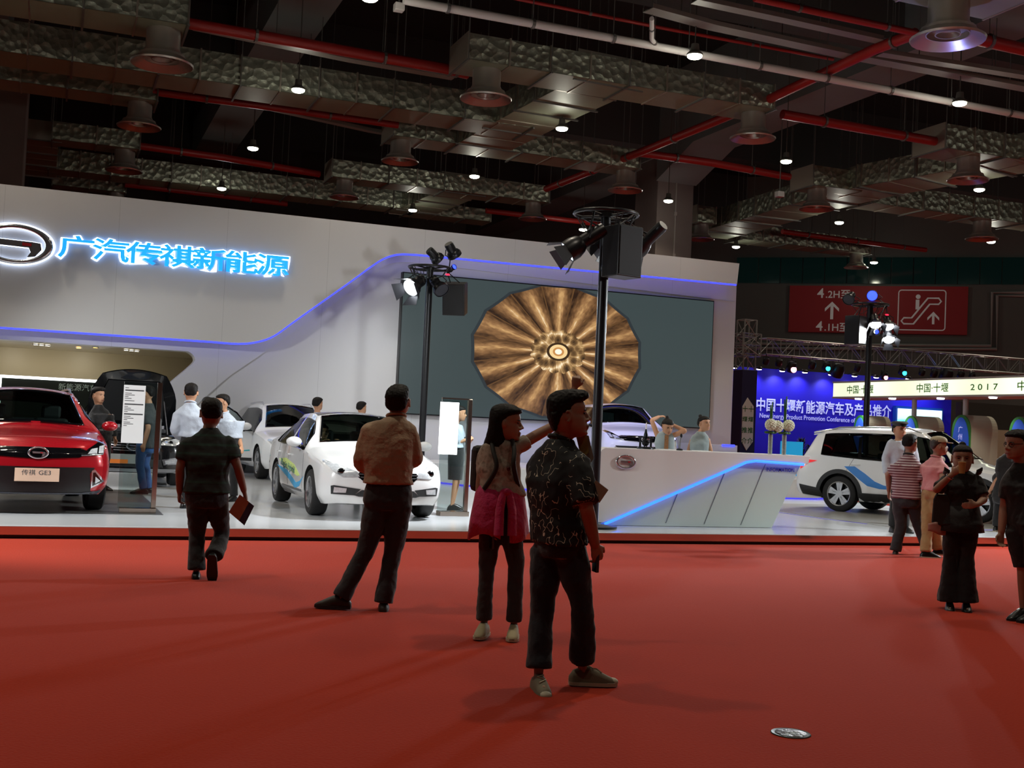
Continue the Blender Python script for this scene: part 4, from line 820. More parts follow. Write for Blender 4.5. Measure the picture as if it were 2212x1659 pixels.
class Car:
    """body surface from stations; local frame: x across, y from the nose backwards, z up"""
    def __init__(s, st, wind, rear, sidew, wheels, rw, arch_h=None):
        # station: y, five side points (x, z), dy of the top edge, crown, bulge
        s.wheels, s.rw = wheels, rw
        ctl = []; ext = []
        for y, P, dy, crown, bulge in st:
            ys = [y, y, y, y+dy*.12, y+dy]; ctl.append([[x, yy, z] for (x, z), yy in zip(P, ys)]); ext.append([crown, bulge])
        A = cr(np.array(ctl).reshape(len(st), -1), NSUB).reshape(-1, 5, 3); E = cr(ext, NSUB)
        s.S = np.array([cr(r, MSIDE) for r in A]); s.E = E; K = s.S.shape[1]; n = len(A)
        xs = np.linspace(-1, 1, MTOP+1); rings = []
        def across(p, crown, bulge):
            return [V3((p[0]*q, p[1]-bulge*(1-q*q), p[2]+crown*(1-q*q))) for q in xs]
        V = []; F = []; MI = []; idx = {}
        def vid(p):
            k = tuple(np.round(p, 5)); 
            if k not in idx: idx[k] = len(V); V.append(tuple(map(float, p)))
            return idx[k]
        top = [across(s.S[i][-1], *E[i]) for i in range(n)]; bot = [across(s.S[i][0], 0, E[i][1]) for i in range(n)]
        s.top = top
        def quad(a, b, c, d, m):
            q = []
            for p in (a, b, c, d):
                k = vid(p)
                if k not in q: q.append(k)
            if len(q) > 2: F.append(tuple(q)); MI.append(m)
        (w0, w1, wm), (r0, r1, rm), (a0, a1, sm) = wind, rear, sidew
        for i in range(n-1):
            u = (i+.5)/NSUB
            for j in range(MTOP):
                m = 0
                f = (j+.5)/MTOP
                if w0 < u < w1 and wm < f < 1-wm: m = 1
                if r0 < u < r1 and rm < f < 1-rm: m = 3
                quad(top[i][j], top[i][j+1], top[i+1][j+1], top[i+1][j], m); quad(bot[i][j+1], bot[i][j], bot[i+1][j], bot[i+1][j+1], 0)
            for j in range(K-1):
                v = (j+.5)/MSIDE; m = 2 if (v > 3+sm[0] and v < 4-sm[1] and a0 < u < a1) else 0
                for sg in (1, -1):
                    M = V3((sg, 1, 1)); P = [s.S[i][j]*M, s.S[i+1][j]*M, s.S[i+1][j+1]*M, s.S[i][j+1]*M]
                    quad(*(P if sg > 0 else P[::-1]), m)
        for i, sg in ((0, 1), (n-1, -1)):
            rows = [across(s.S[i][j], E[i][0]*(j/(K-1)), E[i][1]) for j in range(K)]
            for j in range(K-1):
                for k in range(MTOP):
                    P = [rows[j][k], rows[j][k+1], rows[j+1][k+1], rows[j+1][k]]; quad(*(P if sg > 0 else P[::-1]), 0)
        s.V, s.F, s.MI = V, F, MI
        s.bvh = BVHTree.FromPolygons([Vector(p) for p in V], F)
    def hit(s, o, d):
        h = s.bvh.ray_cast(Vector(o), Vector(d)); return (V3(h[0]), V3(h[1])) if h[0] is not None else (None, None)
    def patch(s, poly, axis, thick=.012, sink=.01, sub=.05, side=1):
        """a panel whose outline is given in front view (x,z: axis 'f' / rear 'r') or side view (y,z: axis 's'), laid on the body surface"""
        bm = bmesh.new(); n = len(poly)
        if isinstance(poly, tuple) and len(poly) == 2 and isinstance(poly[0], list) and isinstance(poly[1], list) and len(poly[1]) and len(poly[1][0]) != 2:
            vs = [bm.verts.new((x, y, 0)) for x, y in poly[0]]
            for f in poly[1]:
                try: bm.faces.new([vs[i] for i in f])
                except ValueError: pass
        else:
            if sum(poly[i][0]*poly[(i+1) % n][1]-poly[(i+1) % n][0]*poly[i][1] for i in range(n)) < 0: poly = poly[::-1]
            vs = [bm.verts.new((x, y, 0)) for x, y in poly]
            for t in tessellate_polygon([[Vector((x, y, 0)) for x, y in poly]]):
                try: bm.faces.new([vs[i] for i in t])
                except ValueError: pass
        for _ in range(5):
            ed = [e for e in bm.edges if e.calc_length() > sub]
            if not ed: break
            bmesh.ops.subdivide_edges(bm, edges=ed, cuts=1); bmesh.ops.triangulate(bm, faces=[f for f in bm.faces if len(f.verts) > 3])
        bm.normal_update(); up = [f.normal.z for f in bm.faces]
        if sum(up) < 0: bmesh.ops.reverse_faces(bm, faces=bm.faces)
        dirv = {'f': V3((0, 1, 0)), 'r': V3((0, -1, 0)), 's': V3((-side, 0, 0)), 't': V3((0, 0, -1))}[axis]; P = []; last = None
        bm.verts.index_update()
        for v in bm.verts:
            a, b = v.co.x, v.co.y; o = {'f': V3((a, -3, b)), 'r': V3((a, 9, b)), 's': V3((side*3, a, b)), 't': V3((a, b, 5))}[axis]
            h, nn = s.hit(o, dirv); P.append(None if h is None else (h, nn))
        for k, q in enumerate(P):
            if q is None:
                co = bm.verts[k].co if hasattr(bm.verts, 'ensure_lookup_table') and not bm.verts.ensure_lookup_table() else None
                best = min((j for j in range(len(P)) if P[j]), key=lambda j: (bm.verts[j].co-co).length, default=None)
                if best is not None: P[k] = P[best]
        fs = [[v.index for v in f.verts] for f in bm.faces]; bm.free(); ed = {}
        for f in fs:
            for a, b in zip(f, f[1:]+f[:1]): ed[(a, b)] = 1
        N_ = len(P); outer = [h-dirv*thick for h, _ in P]; inner = [h+dirv*sink for h, _ in P]
        mb = MB(); mb.add(outer+inner, [tuple(f) for f in fs]+[(b, a, a+N_, b+N_) for (a, b) in ed if (b, a) not in ed]); return mb
def strip(pts, w):
    """outline of a band of width w along 2D points"""
    L, R = [], []
    for k, p in enumerate(pts):
        d = unit(V3(pts[min(k+1, len(pts)-1)])-V3(pts[max(k-1, 0)])); nrm = V3((-d[1], d[0])); ww = w[k] if isinstance(w, (list, tuple)) else w
        L.append(tuple(V3(p)+nrm*ww/2)); R.append(tuple(V3(p)-nrm*ww/2))
    return L+R[::-1]
def assemble(car, name, label, loc, yaw, pm, glass, cat='car', steer=0, interior=True, rim5=True, low=None):
    """all parts of a car under one Empty standing at its nose on the ground"""
    t = thing(name, label, cat, (0, 0, 0)); t.rotation_mode = 'XYZ'
    me = bpy.data.meshes.new('body'); me.from_pydata(car.V, [], car.F); me.polygons.foreach_set('material_index', car.MI)
    for m in (pm, glass, glass, glass, low or M_clad): me.materials.append(m)
    me.validate()
    bm = bmesh.new(); bm.from_mesh(me); bmesh.ops.recalc_face_normals(bm, faces=bm.faces); bm.to_mesh(me); bm.free()
    body = bpy.data.objects.new('body', me); COL.objects.link(body)
    ct = MB()
    for (wx, wy) in car.wheels:
        for sg in (1, -1): ct.cyl((sg*(wx-.17), wy, car.rw), (sg*(wx+.4), wy, car.rw), car.rw+.055, n=40)
    cm = ct.mesh('arch_cut'); co = bpy.data.objects.new('arch_cut', cm); COL.objects.link(co); cm.materials.append(pm)
    for _ in range(4): cm.materials.append(M_clad)
    cm.polygons.foreach_set('material_index', [4]*len(cm.polygons))
    bo = body.modifiers.new('cut', 'BOOLEAN'); bo.object = co; bo.operation = 'DIFFERENCE'; bo.solver = 'EXACT'; bpy.context.view_layer.update()
    m2 = bpy.data.meshes.new_from_object(body.evaluated_get(bpy.context.evaluated_depsgraph_get())); bpy.data.objects.remove(co); body.modifiers.clear(); body.data = m2
    # panes become parts of their own
    V = [v.co.copy() for v in m2.vertices]; groups = {1: ('windscreen', []), 2: ('side_window', []), 3: ('rear_window', [])}; lname = {}
    for p in m2.polygons:
        if p.material_index in groups: groups[p.material_index][1].append(tuple(p.vertices))
    for k, (nm, fs) in groups.items():
        sets = [fs] if k != 2 else [[f for f in fs if V[f[0]].x > 0], [f for f in fs if V[f[0]].x <= 0]]
        for q in sets:
            if not q: continue
            used = sorted({i for f in q for i in f}); mp = {i: n for n, i in enumerate(used)}
            mb = MB().add([V[i] for i in used], [tuple(mp[i] for i in f) for f in q]); po = mb.build(nm, glass, t, 60, norm=False); ed = {}
            for f in mb.f:
                for a, b in zip(f, f[1:]+f[:1]): ed[(a, b)] = 1
            nx = {a: b for (a, b) in ed if (b, a) not in ed}; st0 = next(iter(nx)); loop = [st0]
            while nx.get(loop[-1], st0) != st0 and len(loop) < 500: loop.append(nx[loop[-1]])
            MB().tube([mb.v[i] for i in loop], .016 if k == 1 else .011, 5, closed=True).build('window_seal', M_gloss, po, 60)
    bm = bmesh.new(); bm.from_mesh(m2); bmesh.ops.delete(bm, geom=[f for f in bm.faces if f.material_index in (1, 2, 3)], context='FACES'); bm.to_mesh(m2); bm.free()
    while len(m2.materials) > 5: m2.materials.pop()
    m2.polygons.foreach_set('use_smooth', [True]*len(m2.polygons)); m2.set_sharp_from_angle(angle=rad(38)); put(body, t)
    for k, (wx, wy) in enumerate(car.wheels):
        for sg in (1, -1): wheel(t, (sg*wx, wy, car.rw), car.rw, sg, steer if k == 0 else 0, rim5)
    if interior:
        H = max(v[2] for v in car.V); wsy = car.wheels[0][1]+.95
        for x in (-.38, .38):
            s_ = MB(); s_.box((x, wsy+.75, .55), (.5, .5, .22)); s_.box((x, wsy+1.02, .88), (.48, .16, .62)); o = s_.build('seat', M_int, t, bevel=.05); MB().box((x, wsy+1.06, 1.28-(1.62-H)*.6), (.27, .1, .19)).build('headrest', M_int, o, bevel=.04)
        s_ = MB(); s_.box((0, wsy+1.95, .8), (1.25, .18, .75)); s_.build('rear_seat', M_int2 if name == 'sedan' else M_int, t, bevel=.05)
        MB().rings([[(x, wsy-.45, .62), (x, wsy-.5, .9), (x, wsy-.1, .97+.03*math.cos(x*5)), (x, wsy+.08, .88), (x, wsy+.02, .62)] for x in np.linspace(-.72, .72, 9)]).build('dashboard', M_int, t, 30)
        c = V3((.38, wsy+.2, .93)); mb = MB(); u, w, d = frame(V3((0, -.9, .42))); mb.tube([c+.185*(math.cos(q)*u+math.sin(q)*w) for q in np.linspace(0, 2*PI, 24, endpoint=False)], .018, 8, closed=True)
        for q in (0, 2.1, 4.2): mb.cyl(c, c+.185*(math.cos(q)*u+math.sin(q)*w), .016, n=6)
        mb.cyl(c, c-d*.25, .03, n=8); mb.build('steering_wheel', M_int, t, 60)
    t['_base'] = 1
    return t
def finish(t, loc, yaw):
    del t['_base']; t.location = Vector([float(q) for q in loc]); t.rotation_euler = (0, 0, yaw)
def wheel(t, c, r, sg, steer=0, rim5=True):
    c = V3(c); ax = V3((sg*math.cos(steer), sg*math.sin(steer), 0)); u, w, _ = frame(ax); wd = .115
    pr_ = [(r*.66, -wd), (r*.9, -wd), (r*.975, -wd*.82), (r, -wd*.45), (r, wd*.45), (r*.975, wd*.82), (r*.9, wd), (r*.69, wd*.98), (r*.66, wd*.8)]
    ty = MB().lathe(pr_, c, ax, 36, False); o = ty.build('wheel', M_tyre, t, 40)
    rm = MB().lathe([(r*.64, -wd), (r*.70, wd*.9), (r*.68, wd*.97), (r*.63, wd*.9), (r*.6, wd*.55), (r*.6, -wd)], c, ax, 36, False)
    ba = MB().cyl(c-ax*wd*.3, c-ax*wd*.1, r*.62, n=30); ba.build('brake_disc', M_rimdk, o, 40)
    n = 5
    for k in range(n):
        for e in (-.17, .17):
            q = 2*PI*k/n+.3; d0 = math.cos(q+e*1.3)*u+math.sin(q+e*1.3)*w; d1 = math.cos(q+e)*u+math.sin(q+e)*w; s0 = -math.sin(q)*u+math.cos(q)*w
            a = c+d0*r*.14+ax*wd*.78; b2 = c+d1*r*.64+ax*wd*.8; h0, h1 = .026, .034
            rm.rings([[a-s0*h0, a+s0*h0, a+s0*h0-ax*.03, a-s0*h0-ax*.03], [b2-s0*h1, b2+s0*h1, b2+s0*h1-ax*.03, b2-s0*h1-ax*.03]])
    rm.cyl(c+ax*wd*.5, c+ax*wd*.82, r*.19, n=20); rm.build('rim', M_rimal, o, 35)
def mirror(t, p, sg, pm, s=1.0):
    p = V3(p); mb = MB(); mb.ell(p+V3((sg*.13, 0, .03)), (.11*s, .08*s, .072*s), n=18, m=11); o = mb.build('mirror', pm, t, 60); MB().tube([p+V3((-sg*.04, 0.02, -.05)), p+V3((sg*.05, 0, -.035))], .028, 8).build('mirror_arm', M_clad, o, 60); MB().ell(p+V3((sg*.13, .045*s, .03)), (.105*s, .05*s, .066*s), n=16, m=9).build('mirror_glass', M_gloss, o, 60)
def handle(car, t, y, z, side, m):
    h, _ = car.hit((side*3, y, z), (-side, 0, 0)); mb = MB(); mb.tube([h+V3((side*.0, -.09, 0)), h+V3((side*.03, -.06, 0)), h+V3((side*.03, .06, 0)), h+V3((0, .09, 0))], .013, 6); mb.build('door_handle', m, t, 60)
def side_lines(car, t, lines, side, m=None):
    for L in lines: car.patch(strip(L, .007), 's', .002, .004, .12, side).build('door_gap', m or mat('gap_black', '202124', .8), t, norm=False)
def arches(car, t, m=M_clad, w=.075, sides=(1, -1)):
    for (wx, wy) in car.wheels:
        for sg in sides:
            r0 = car.rw+.055; pts = []
            for q in np.linspace(-.12, PI+.12, 27):
                a0 = V3((wy+(r0-.01)*math.cos(q), car.rw+(r0-.01)*math.sin(q))); a1 = V3((wy+(r0+w)*math.cos(q), car.rw+(r0+w)*math.sin(q))); pts.append((a0, a1))
            R = []
            for a0, a1 in pts:
                row = []
                for a in (a0, a1):
                    h, _ = car.hit((sg*3, a[0], max(a[1], .2)), (-sg, 0, 0)); x = abs(h[0]) if h is not None else wx+.03
                    row.append(x)
                x0 = max(row[0], row[1]-.03); R.append([(sg*(x0-.05), a0[0], a0[1]), (sg*(x0+.016), a0[0], a0[1]), (sg*(row[1]+.012), a1[0], a1[1]), (sg*(row[1]-.03), a1[0], a1[1])])
            MB().rings(R).build('arch_trim', m, t, 40)
def side_text(car, t, s, y, z, size, side, m, sx=1., slant=0):
    vs, fs = textmesh(s, 1., .008, 1., 'LEFT'); k = -side
    pts = [(y+(-k)*(-1)*0+(x*size*sx+slant*yy*size)*(-side)*(-1)*(1 if side < 0 else 1)*1.0, z+yy*size) for x, yy, _ in vs]
    return car.patch((pts, [list(f) for f in fs]), 's', .003, .004, .5, side).build('lettering', m, t, norm=False)
# ------------------------------------------------------------------ stations
def sedan_st():
    return [(.12, [(.66, .23), (.74, .34), (.76, .52), (.72, .66), (.58, .735)], .10, .02, .20),
            (.34, [(.78, .20), (.85, .33), (.87, .54), (.83, .74), (.70, .80)], .04, .03, .12),
            (.95, [(.80, .19), (.885, .33), (.90, .57), (.875, .83), (.77, .89)], 0, .05, .06),
            (1.30, [(.80, .19), (.885, .33), (.90, .58), (.88, .885), (.76, .955)], .02, .055, .16),
            (1.50, [(.80, .19), (.885, .33), (.90, .58), (.885, .905), (.575, 1.385)], .55, .055, .10),
            (2.35, [(.80, .19), (.885, .33), (.90, .59), (.885, .93), (.585, 1.435)], .10, .05, .02),
            (3.15, [(.80, .19), (.885, .33), (.90, .60), (.88, .955), (.565, 1.42)], -.05, .05, 0),
            (3.80, [(.80, .20), (.885, .34), (.895, .61), (.86, .975), (.54, 1.335)], -.42, .05, -.03),
            (4.02, [(.79, .21), (.88, .35), (.89, .62), (.85, .98), (.66, 1.04)], .02, .03, -.06),
            (4.40, [(.78, .24), (.85, .37), (.86, .63), (.82, .97), (.68, 1.04)], 0, .02, -.08),
            (4.58, [(.68, .28), (.76, .40), (.77, .62), (.73, .92), (.62, 1.0)], -.02, .02, -.10)]
def suv_st(H=1.64, hood=.92, L=4.4, slope=.55):
    b = H-1.62; h = hood-.92
    return [(.10, [(.70, .26), (.78, .40), (.80, .60), (.77, .76+h), (.60, .835+h)], .12, .02, .17),
            (.34, [(.80, .24), (.89, .38), (.91, .62), (.87, .86+h), (.72, .92+h)], .05, .03, .11),
            (.92, [(.82, .23), (.915, .38), (.93, .65), (.905, .95+h), (.78, 1.0+h)], 0, .05, .06),
            (1.20, [(.82, .23), (.915, .38), (.93, .66), (.91, .99+h), (.77, 1.05+h)], .02, .055, .14),
            (1.42, [(.82, .23), (.915, .38), (.93, .66), (.91, 1.01+h), (.60, 1.53+b)], slope, .06, .09),
            (2.25, [(.82, .23), (.915, .38), (.93, .67), (.91, 1.03+h), (.61, 1.585+b)], .12, .055, .02),
            (3.05, [(.82, .23), (.915, .38), (.93, .68), (.905, 1.06+h), (.60, 1.58+b)], .06, .05, 0),
            (L-.74, [(.82, .24), (.915, .39), (.925, .69), (.89, 1.10+h), (.585, 1.545+b)], .10, .05, -.03),
            (L-.30, [(.81, .26), (.90, .41), (.91, .71), (.86, 1.12+h), (.60, 1.46+b)], -.05, .04, -.05),
            (L-.12, [(.80, .30), (.88, .45), (.885, .73), (.83, 1.02+h), (.70, 1.10+h)], -.02, .03, -.08),
            (L, [(.70, .34), (.79, .48), (.80, .70), (.77, .90+h), (.68, 1.0+h)], -.02, .02, -.10)]
WSD = ((3.15, 4.0, .06), (7.1, 7.95, .07), (3.55, 6.9, (.0, .1)))
WSU = ((3.15, 4.0, .06), (8.15, 8.95, .1), (3.55, 7.4, (.0, .1)))
def mk_sedan(): return Car(sedan_st(), *WSD, [(.78, .90), (.78, 3.56)], .325)
def mk_suv(**k): L = k.get('L', 4.4); return Car(suv_st(**k), *WSU, [(.80, .86), (.80, .86+2.62*(L/4.4))], .355)
P_white = paint('paint_white', 'e6e8ea', .25); P_red = paint('paint_red', 'a0101c', .25, .25); P_blk = paint('paint_black', '0c0d10', .2)
M_green = mat('decal_teal', '2fb8c4', .4); M_lime = mat('decal_lime', 'cfe48a', .4); M_dblue = mat('decal_blue', '3aa5dc', .4); M_ink = mat('decal_ink', '2a6f78', .4); M_dec2 = mat('decal_royal', '2f7fd0', .4); M_grtxt = mat('decal_grey', '8d9093', .4)
def mirror2(poly): return [(-x, z) for x, z in poly]
def roof_rails(car, t, y0, y1, sides=(1, -1), m=None):
    for sg in sides:
        P = []
        for k, y in enumerate(np.linspace(y0, y1, 9)):
            h, _ = car.hit((sg*.56, y, 4), (0, 0, -1)); P.append(h+Z3*(.0 if k in (0, 8) else .045))
        MB().tube(P, .016, 8).build('roof_rail', m or M_chrome, t, 60)
# ------------------------------------------------------------------ red crossover, front view, cut by the left edge
car = mk_suv(H=1.60, L=4.34)
t = assemble(car, 'crossover', 'dark red crossover facing the carpet, cut by the left edge', None, 0, P_red, M_gls)
def front_ge3(car, t, grille=M_gloss):
    g = car.patch([(-.62, .80), (-.5, .725), (0, .70), (.5, .725), (.62, .80), (.55, .84), (0, .845), (-.55, .84)], 'f', .012, .01, .05); g.build('grille', grille, t, 40, norm=False)
    for s in (1, -1):
        P = [(s*.52, .745), (s*.80, .765), (s*.86, .93), (s*.80, .945), (s*.60, .82)]; o = car.patch(P, 'f', .014, .012, .05).build('headlight', M_gloss, t, 40, norm=False)
        car.patch([(s*.60, .775), (s*.72, .78), (s*.74, .85), (s*.66, .835)], 'f', .02, .0, .05).build('reflector', M_hl, o, norm=False); car.patch([(s*.74, .785), (s*.81, .79), (s*.835, .885), (s*.765, .87)], 'f', .02, .0, .05).build('reflector', M_hl, o, norm=False)
        car.patch(strip([(s*.52, .752), (s*.80, .772), (s*.845, .93)], .014), 'f', .022, .0, .05).build('light_bar', M_chrome, o, norm=False)
        P = [(s*.66, .56), (s*.70, .575), (s*.84, .42), (s*.66, .335)]; o = car.patch(P, 'f', .02, .01, .05).build('fog_light_bezel', M_chrome, t, norm=False); car.patch([(s*.68, .535), (s*.705, .54), (s*.80, .425), (s*.68, .365)], 'f', .026, .0, .05).build('fog_light_inset', M_gloss, o, norm=False); car.patch([(s*.71, .485), (s*.775, .43), (s*.71, .395)], 'f', .031, .0, .05).build('fog_light', M_hl, o, norm=False)
    car.patch([(-.70, .60), (.70, .60), (.64, .52), (.66, .30), (.78, .26), (.0, .255), (-.78, .26), (-.66, .30), (-.64, .52)], 'f', .006, .01, .05).build('lower_grille', M_gloss2, t, 40, norm=False)
    car.patch([(-.80, .31), (-.55, .275), (.55, .275), (.80, .31), (.78, .235), (-.78, .235)], 'f', .02, .01, .05).build('bumper_lip', mat('bumper_grey', '30333a', .5), t, 40, norm=False)
    h, _ = car.hit((0, -3, .775), (0, 1, 0)); emblem(h+V3((0, -.02, 0)), X3, Z3, -Y3, .125, .078, parent=t)
front_ge3(car, t)
h, _ = car.hit((0, -3, .50), (0, 1, 0)); o = MB().box(h+V3((-.0, -.02, 0)), (.52, .012, .165)).build('number_plate', mat('plate_sand', 'c8a894', .4, noise=(3, 'd8b9a0')), t, bevel=.003)
mb = MB(); text_to(mb, '传祺', h+V3((-.10, -.027, .0)), X3, Z3, .075, None, .006, sx=1.1); text_to(mb, 'GE3', h+V3((.09, -.027, .0)), X3, Z3, .08, None, .006, sx=1.1); mb.build('lettering', mat('ink', '3a3d40', .7), o)
for sg in (1, -1): mirror(t, (sg*.90, 1.42, 1.09), sg, P_red)
MB().tube([(.62, 1.16, 1.125), (.1, 1.13, 1.15)], .012, 6).build('wiper', M_gloss, t); MB().tube([(-.02, 1.12, 1.15), (-.6, 1.16, 1.125)], .012, 6).build('wiper', M_gloss, t)
roof_rails(car, t, 2.1, 3.8)
ry = 16.0; ex = onY(92, 960, ry)[0]; finish(t, (ex-.05, ry, PW), rad(5))
# ------------------------------------------------------------------ white sedan
car = mk_sedan(); t = assemble(car, 'sedan', 'white sedan with blue and lime side graphics, facing the carpet', None, 0, P_white, M_gls)
for s in (1, -1):
    o = car.patch([(s*.40, .60), (s*.44, .67), (s*.62, .745), (s*.80, .80), (s*.82, .77), (s*.72, .64), (s*.62, .585)], 'f', .012, .012, .05).build('headlight', M_hl, t, 40, norm=False); h, _ = car.hit((s*.63, -3, .655), (0, 1, 0)); MB().ell(h, (.055, .03, .05)).build('lens', M_gloss, o, 60)
    P = [(s*.38, .43), (s*.72, .47), (s*.76, .46), (s*.75, .35), (s*.46, .345)]; o = car.patch(P, 'f', .01, .012, .05).build('fog_light_bezel', M_clad, t, norm=False); car.patch([(s*.56, .435), (s*.72, .445), (s*.725, .37), (s*.57, .375)], 'f', .017, .0, .05).build('fog_light', M_hl, o, norm=False)
car.patch([(-.46, .345), (-.36, .42), (.36, .42), (.46, .345), (.4, .33), (-.4, .33)], 'f', .01, .012, .05).build('lower_grille', M_clad, t, norm=False)
o = car.patch([(-.40, .66), (-.44, .61), (-.34, .53), (-.16, .47), (.16, .47), (.34, .53), (.44, .61), (.40, .66), (0, .675)], 'f', .008, .012, .05).build('grille', M_gloss, t, norm=False)
for z, x in ((.635, .42), (.595, .39), (.555, .34), (.515, .26)): car.patch(strip([(-x, z), (0, z-.012), (x, z)], .012), 'f', .02, .0, .06).build('grille_bar', M_chrome, o, norm=False)
h, _ = car.hit((0, -3, .60), (0, 1, 0)); emblem(h+V3((0, -.02, 0)), X3, Z3, -Y3, .12, .075, parent=t)
for sg in (1, -1): mirror(t, (sg*.87, 1.60, .98), sg, P_white, 1.05); handle(car, t, 2.42, .80, sg, P_white); handle(car, t, 3.25, .82, sg, P_white)
car.patch([(-.55, 2.15), (.55, 2.15), (.52, 3.1), (-.52, 3.1)], 't', .004, .004, .1).build('sunroof', M_gloss, t, norm=False)
sd = -1
car.patch([(3.3, .70), (2.7, .735), (2.0, .66), (1.55, .52), (1.75, .50), (2.25, .55), (2.9, .62)], 's', .003, .004, .08, sd).build('graphic', M_lime, t, norm=False)
car.patch([(3.4, .60), (2.6, .56), (2.15, .47), (1.85, .40), (1.55, .44), (1.3, .52), (1.62, .36), (1.95, .31), (2.4, .42)], 's', .004, .004, .08, sd).build('graphic', M_dblue, t, norm=False)
vs, fs = textmesh('Plug-in Hybrid', 1., .01, 1., 'LEFT'); pts = [(3.1-x*.2, .62-.016*x+y*.14) for x, y, _ in vs]; car.patch((pts, [list(f) for f in fs]), 's', .006, .002, .5, sd).build('lettering', M_ink, t, norm=False)
for sg in (1, -1): side_lines(car, t, [[(1.42, .93), (1.38, .60), (1.44, .26)], [(2.52, .94), (2.56, .6), (2.52, .26)], [(3.32, .96), (3.42, .72), (3.2, .5)]], sg)
for sg in (1, -1):
    for yb_ in (2.50, 3.38): 
        P = [(yb_-.035, .965), (yb_+.035, .965), (yb_+.14, 1.385), (yb_+.09, 1.385)] if yb_ < 3 else [(yb_-.02, .975), (yb_+.02, .975), (yb_+.02, 1.35), (yb_-.02, 1.35)]
        car.patch(P, 's', .006, .004, .1, sg).build('window_pillar', M_gloss if yb_ > 3 else P_white, t, norm=False)
    car.patch(strip([(1.52, .30), (3.0, .30)], .035), 's', .008, .004, .15, sg).build('sill_trim', mat('sill_grey', '6b6e70', .4, .4), t, norm=False)
fl, rl = onz(680, 1113, PW), onz(606, 1083, PW); yaw = math.atan2(-(rl[0]-fl[0]), rl[1]-fl[1]); ce = (fl+onz(910, 1115, PW))/2
d = V3((-math.sin(yaw), math.cos(yaw), 0)); pos = ce-d*.90; finish(t, (pos[0], pos[1], PW), yaw); SEDAN = t; SED = (pos, yaw)
# ------------------------------------------------------------------ white crossover with an open door, behind the sedan
def small_front(car, t, pm, detail=True):
    h = .02
    o = car.patch([(-.44, .80), (-.40, .66), (-.2, .60), (.2, .60), (.40, .66), (.44, .80), (0, .83)], 'f', .01, .012, .06).build('grille', M_gloss, t, norm=False)
    for z, x in ((.79, .43), (.745, .42), (.70, .40), (.655, .34)): car.patch(strip([(-x, z), (0, z-.008), (x, z)], .014), 'f', .022, .0, .06).build('grille_bar', M_chrome, o, norm=False)
    for s in (1, -1):
        q = car.patch([(s*.46, .76), (s*.50, .82), (s*.78, .89), (s*.82, .86), (s*.74, .75)], 'f', .014, .012, .05).build('headlight', M_hl, t, norm=False); h_, _ = car.hit((s*.64, -3, .80), (0, 1, 0)); MB().ell(h_, (.05, .03, .045)).build('lens', M_gloss, q, 60)
        q = car.patch([(s*.50, .50), (s*.76, .54), (s*.78, .42), (s*.54, .40)], 'f', .012, .012, .05).build('fog_light_bezel', M_chrome, t, norm=False); car.patch([(s*.55, .485), (s*.73, .515), (s*.745, .44), (s*.57, .42)], 'f', .018, .0, .05).build('fog_light', M_hl, q, norm=False)
    car.patch([(-.48, .50), (.48, .50), (.52, .36), (-.52, .36)], 'f', .006, .012, .06).build('lower_grille', M_clad, t, norm=False); car.patch([(-.78, .33), (.78, .33), (.72, .27), (-.72, .27)], 'f', .012, .012, .07).build('bumper_lip', mat('bumper_silver', '8f9296', .4, .5), t, norm=False)
    h_, _ = car.hit((0, -3, .735), (0, 1, 0)); emblem(h_+V3((0, -.025, 0)), X3, Z3, -Y3, .135, .085, parent=t)
car = mk_suv(H=1.68, L=4.5); t = assemble(car, 'crossover', 'white crossover with one front door open behind the sedan', None, 0, P_white, M_gldark); small_front(car, t, P_white)
for sg in (1,): mirror(t, (sg*.91, 1.5, 1.1), sg, P_white)
roof_rails(car, t, 2.1, 3.9); sg = -1
ang = rad(62); hinge = V3((-.92, 1.42, 0)); du = V3((-math.sin(ang), math.cos(ang), 0)); dn = V3((-math.cos(ang), -math.sin(ang), 0))
lowp = [(0, .36), (1.05, .36), (1.1, .62), (1.06, 1.06), (0, 1.02)]; o = MB().prism(lowp, hinge, du, Z3, -dn*.07).build('door', P_white, t, bevel=.015)
win = [(.02, 1.02), (.98, 1.06), (.93, 1.28), (.80, 1.52), (.62, 1.545), (.40, 1.42)]; ring = MB(); ring.tube([hinge+du*x+Z3*z-dn*.03 for x, z in win], .022, 6, closed=True); ring.build('door_frame', M_gloss, o, 60); MB().prism(win, hinge-dn*.03, du, Z3, -dn*.006).build('door_window', M_pane, o)
MB().prism([(0, .36), (1.05, .36), (1.05, .43), (0, .43)], hinge+dn*.003, du, Z3, dn*.006).build('door_sill', M_clad, o); mirror(o, hinge+du*.2+dn*.02+Z3*1.08, 0, P_white); mm = MB().ell(hinge+du*.12+dn*.14+Z3*1.13, (.13, .1, .085)).build('mirror', P_white, o, 60)
mb = MB(); text_to(mb, 'PHEV', hinge+dn*.004+du*.55+Z3*.70, -du, Z3, .10, None, .004, sx=1.6); mb.build('lettering', M_grtxt, o)
mb = MB(); mb.prism(strip([(.05, .60), (.5, .55), (1.04, .60)], .025), hinge+dn*.002, du, Z3, dn*.003); mb.build('graphic', M_green, o)
w = onz(566, 1034, PW); finish(t, (w[0]+.80, w[1]-.86, PW), rad(2))
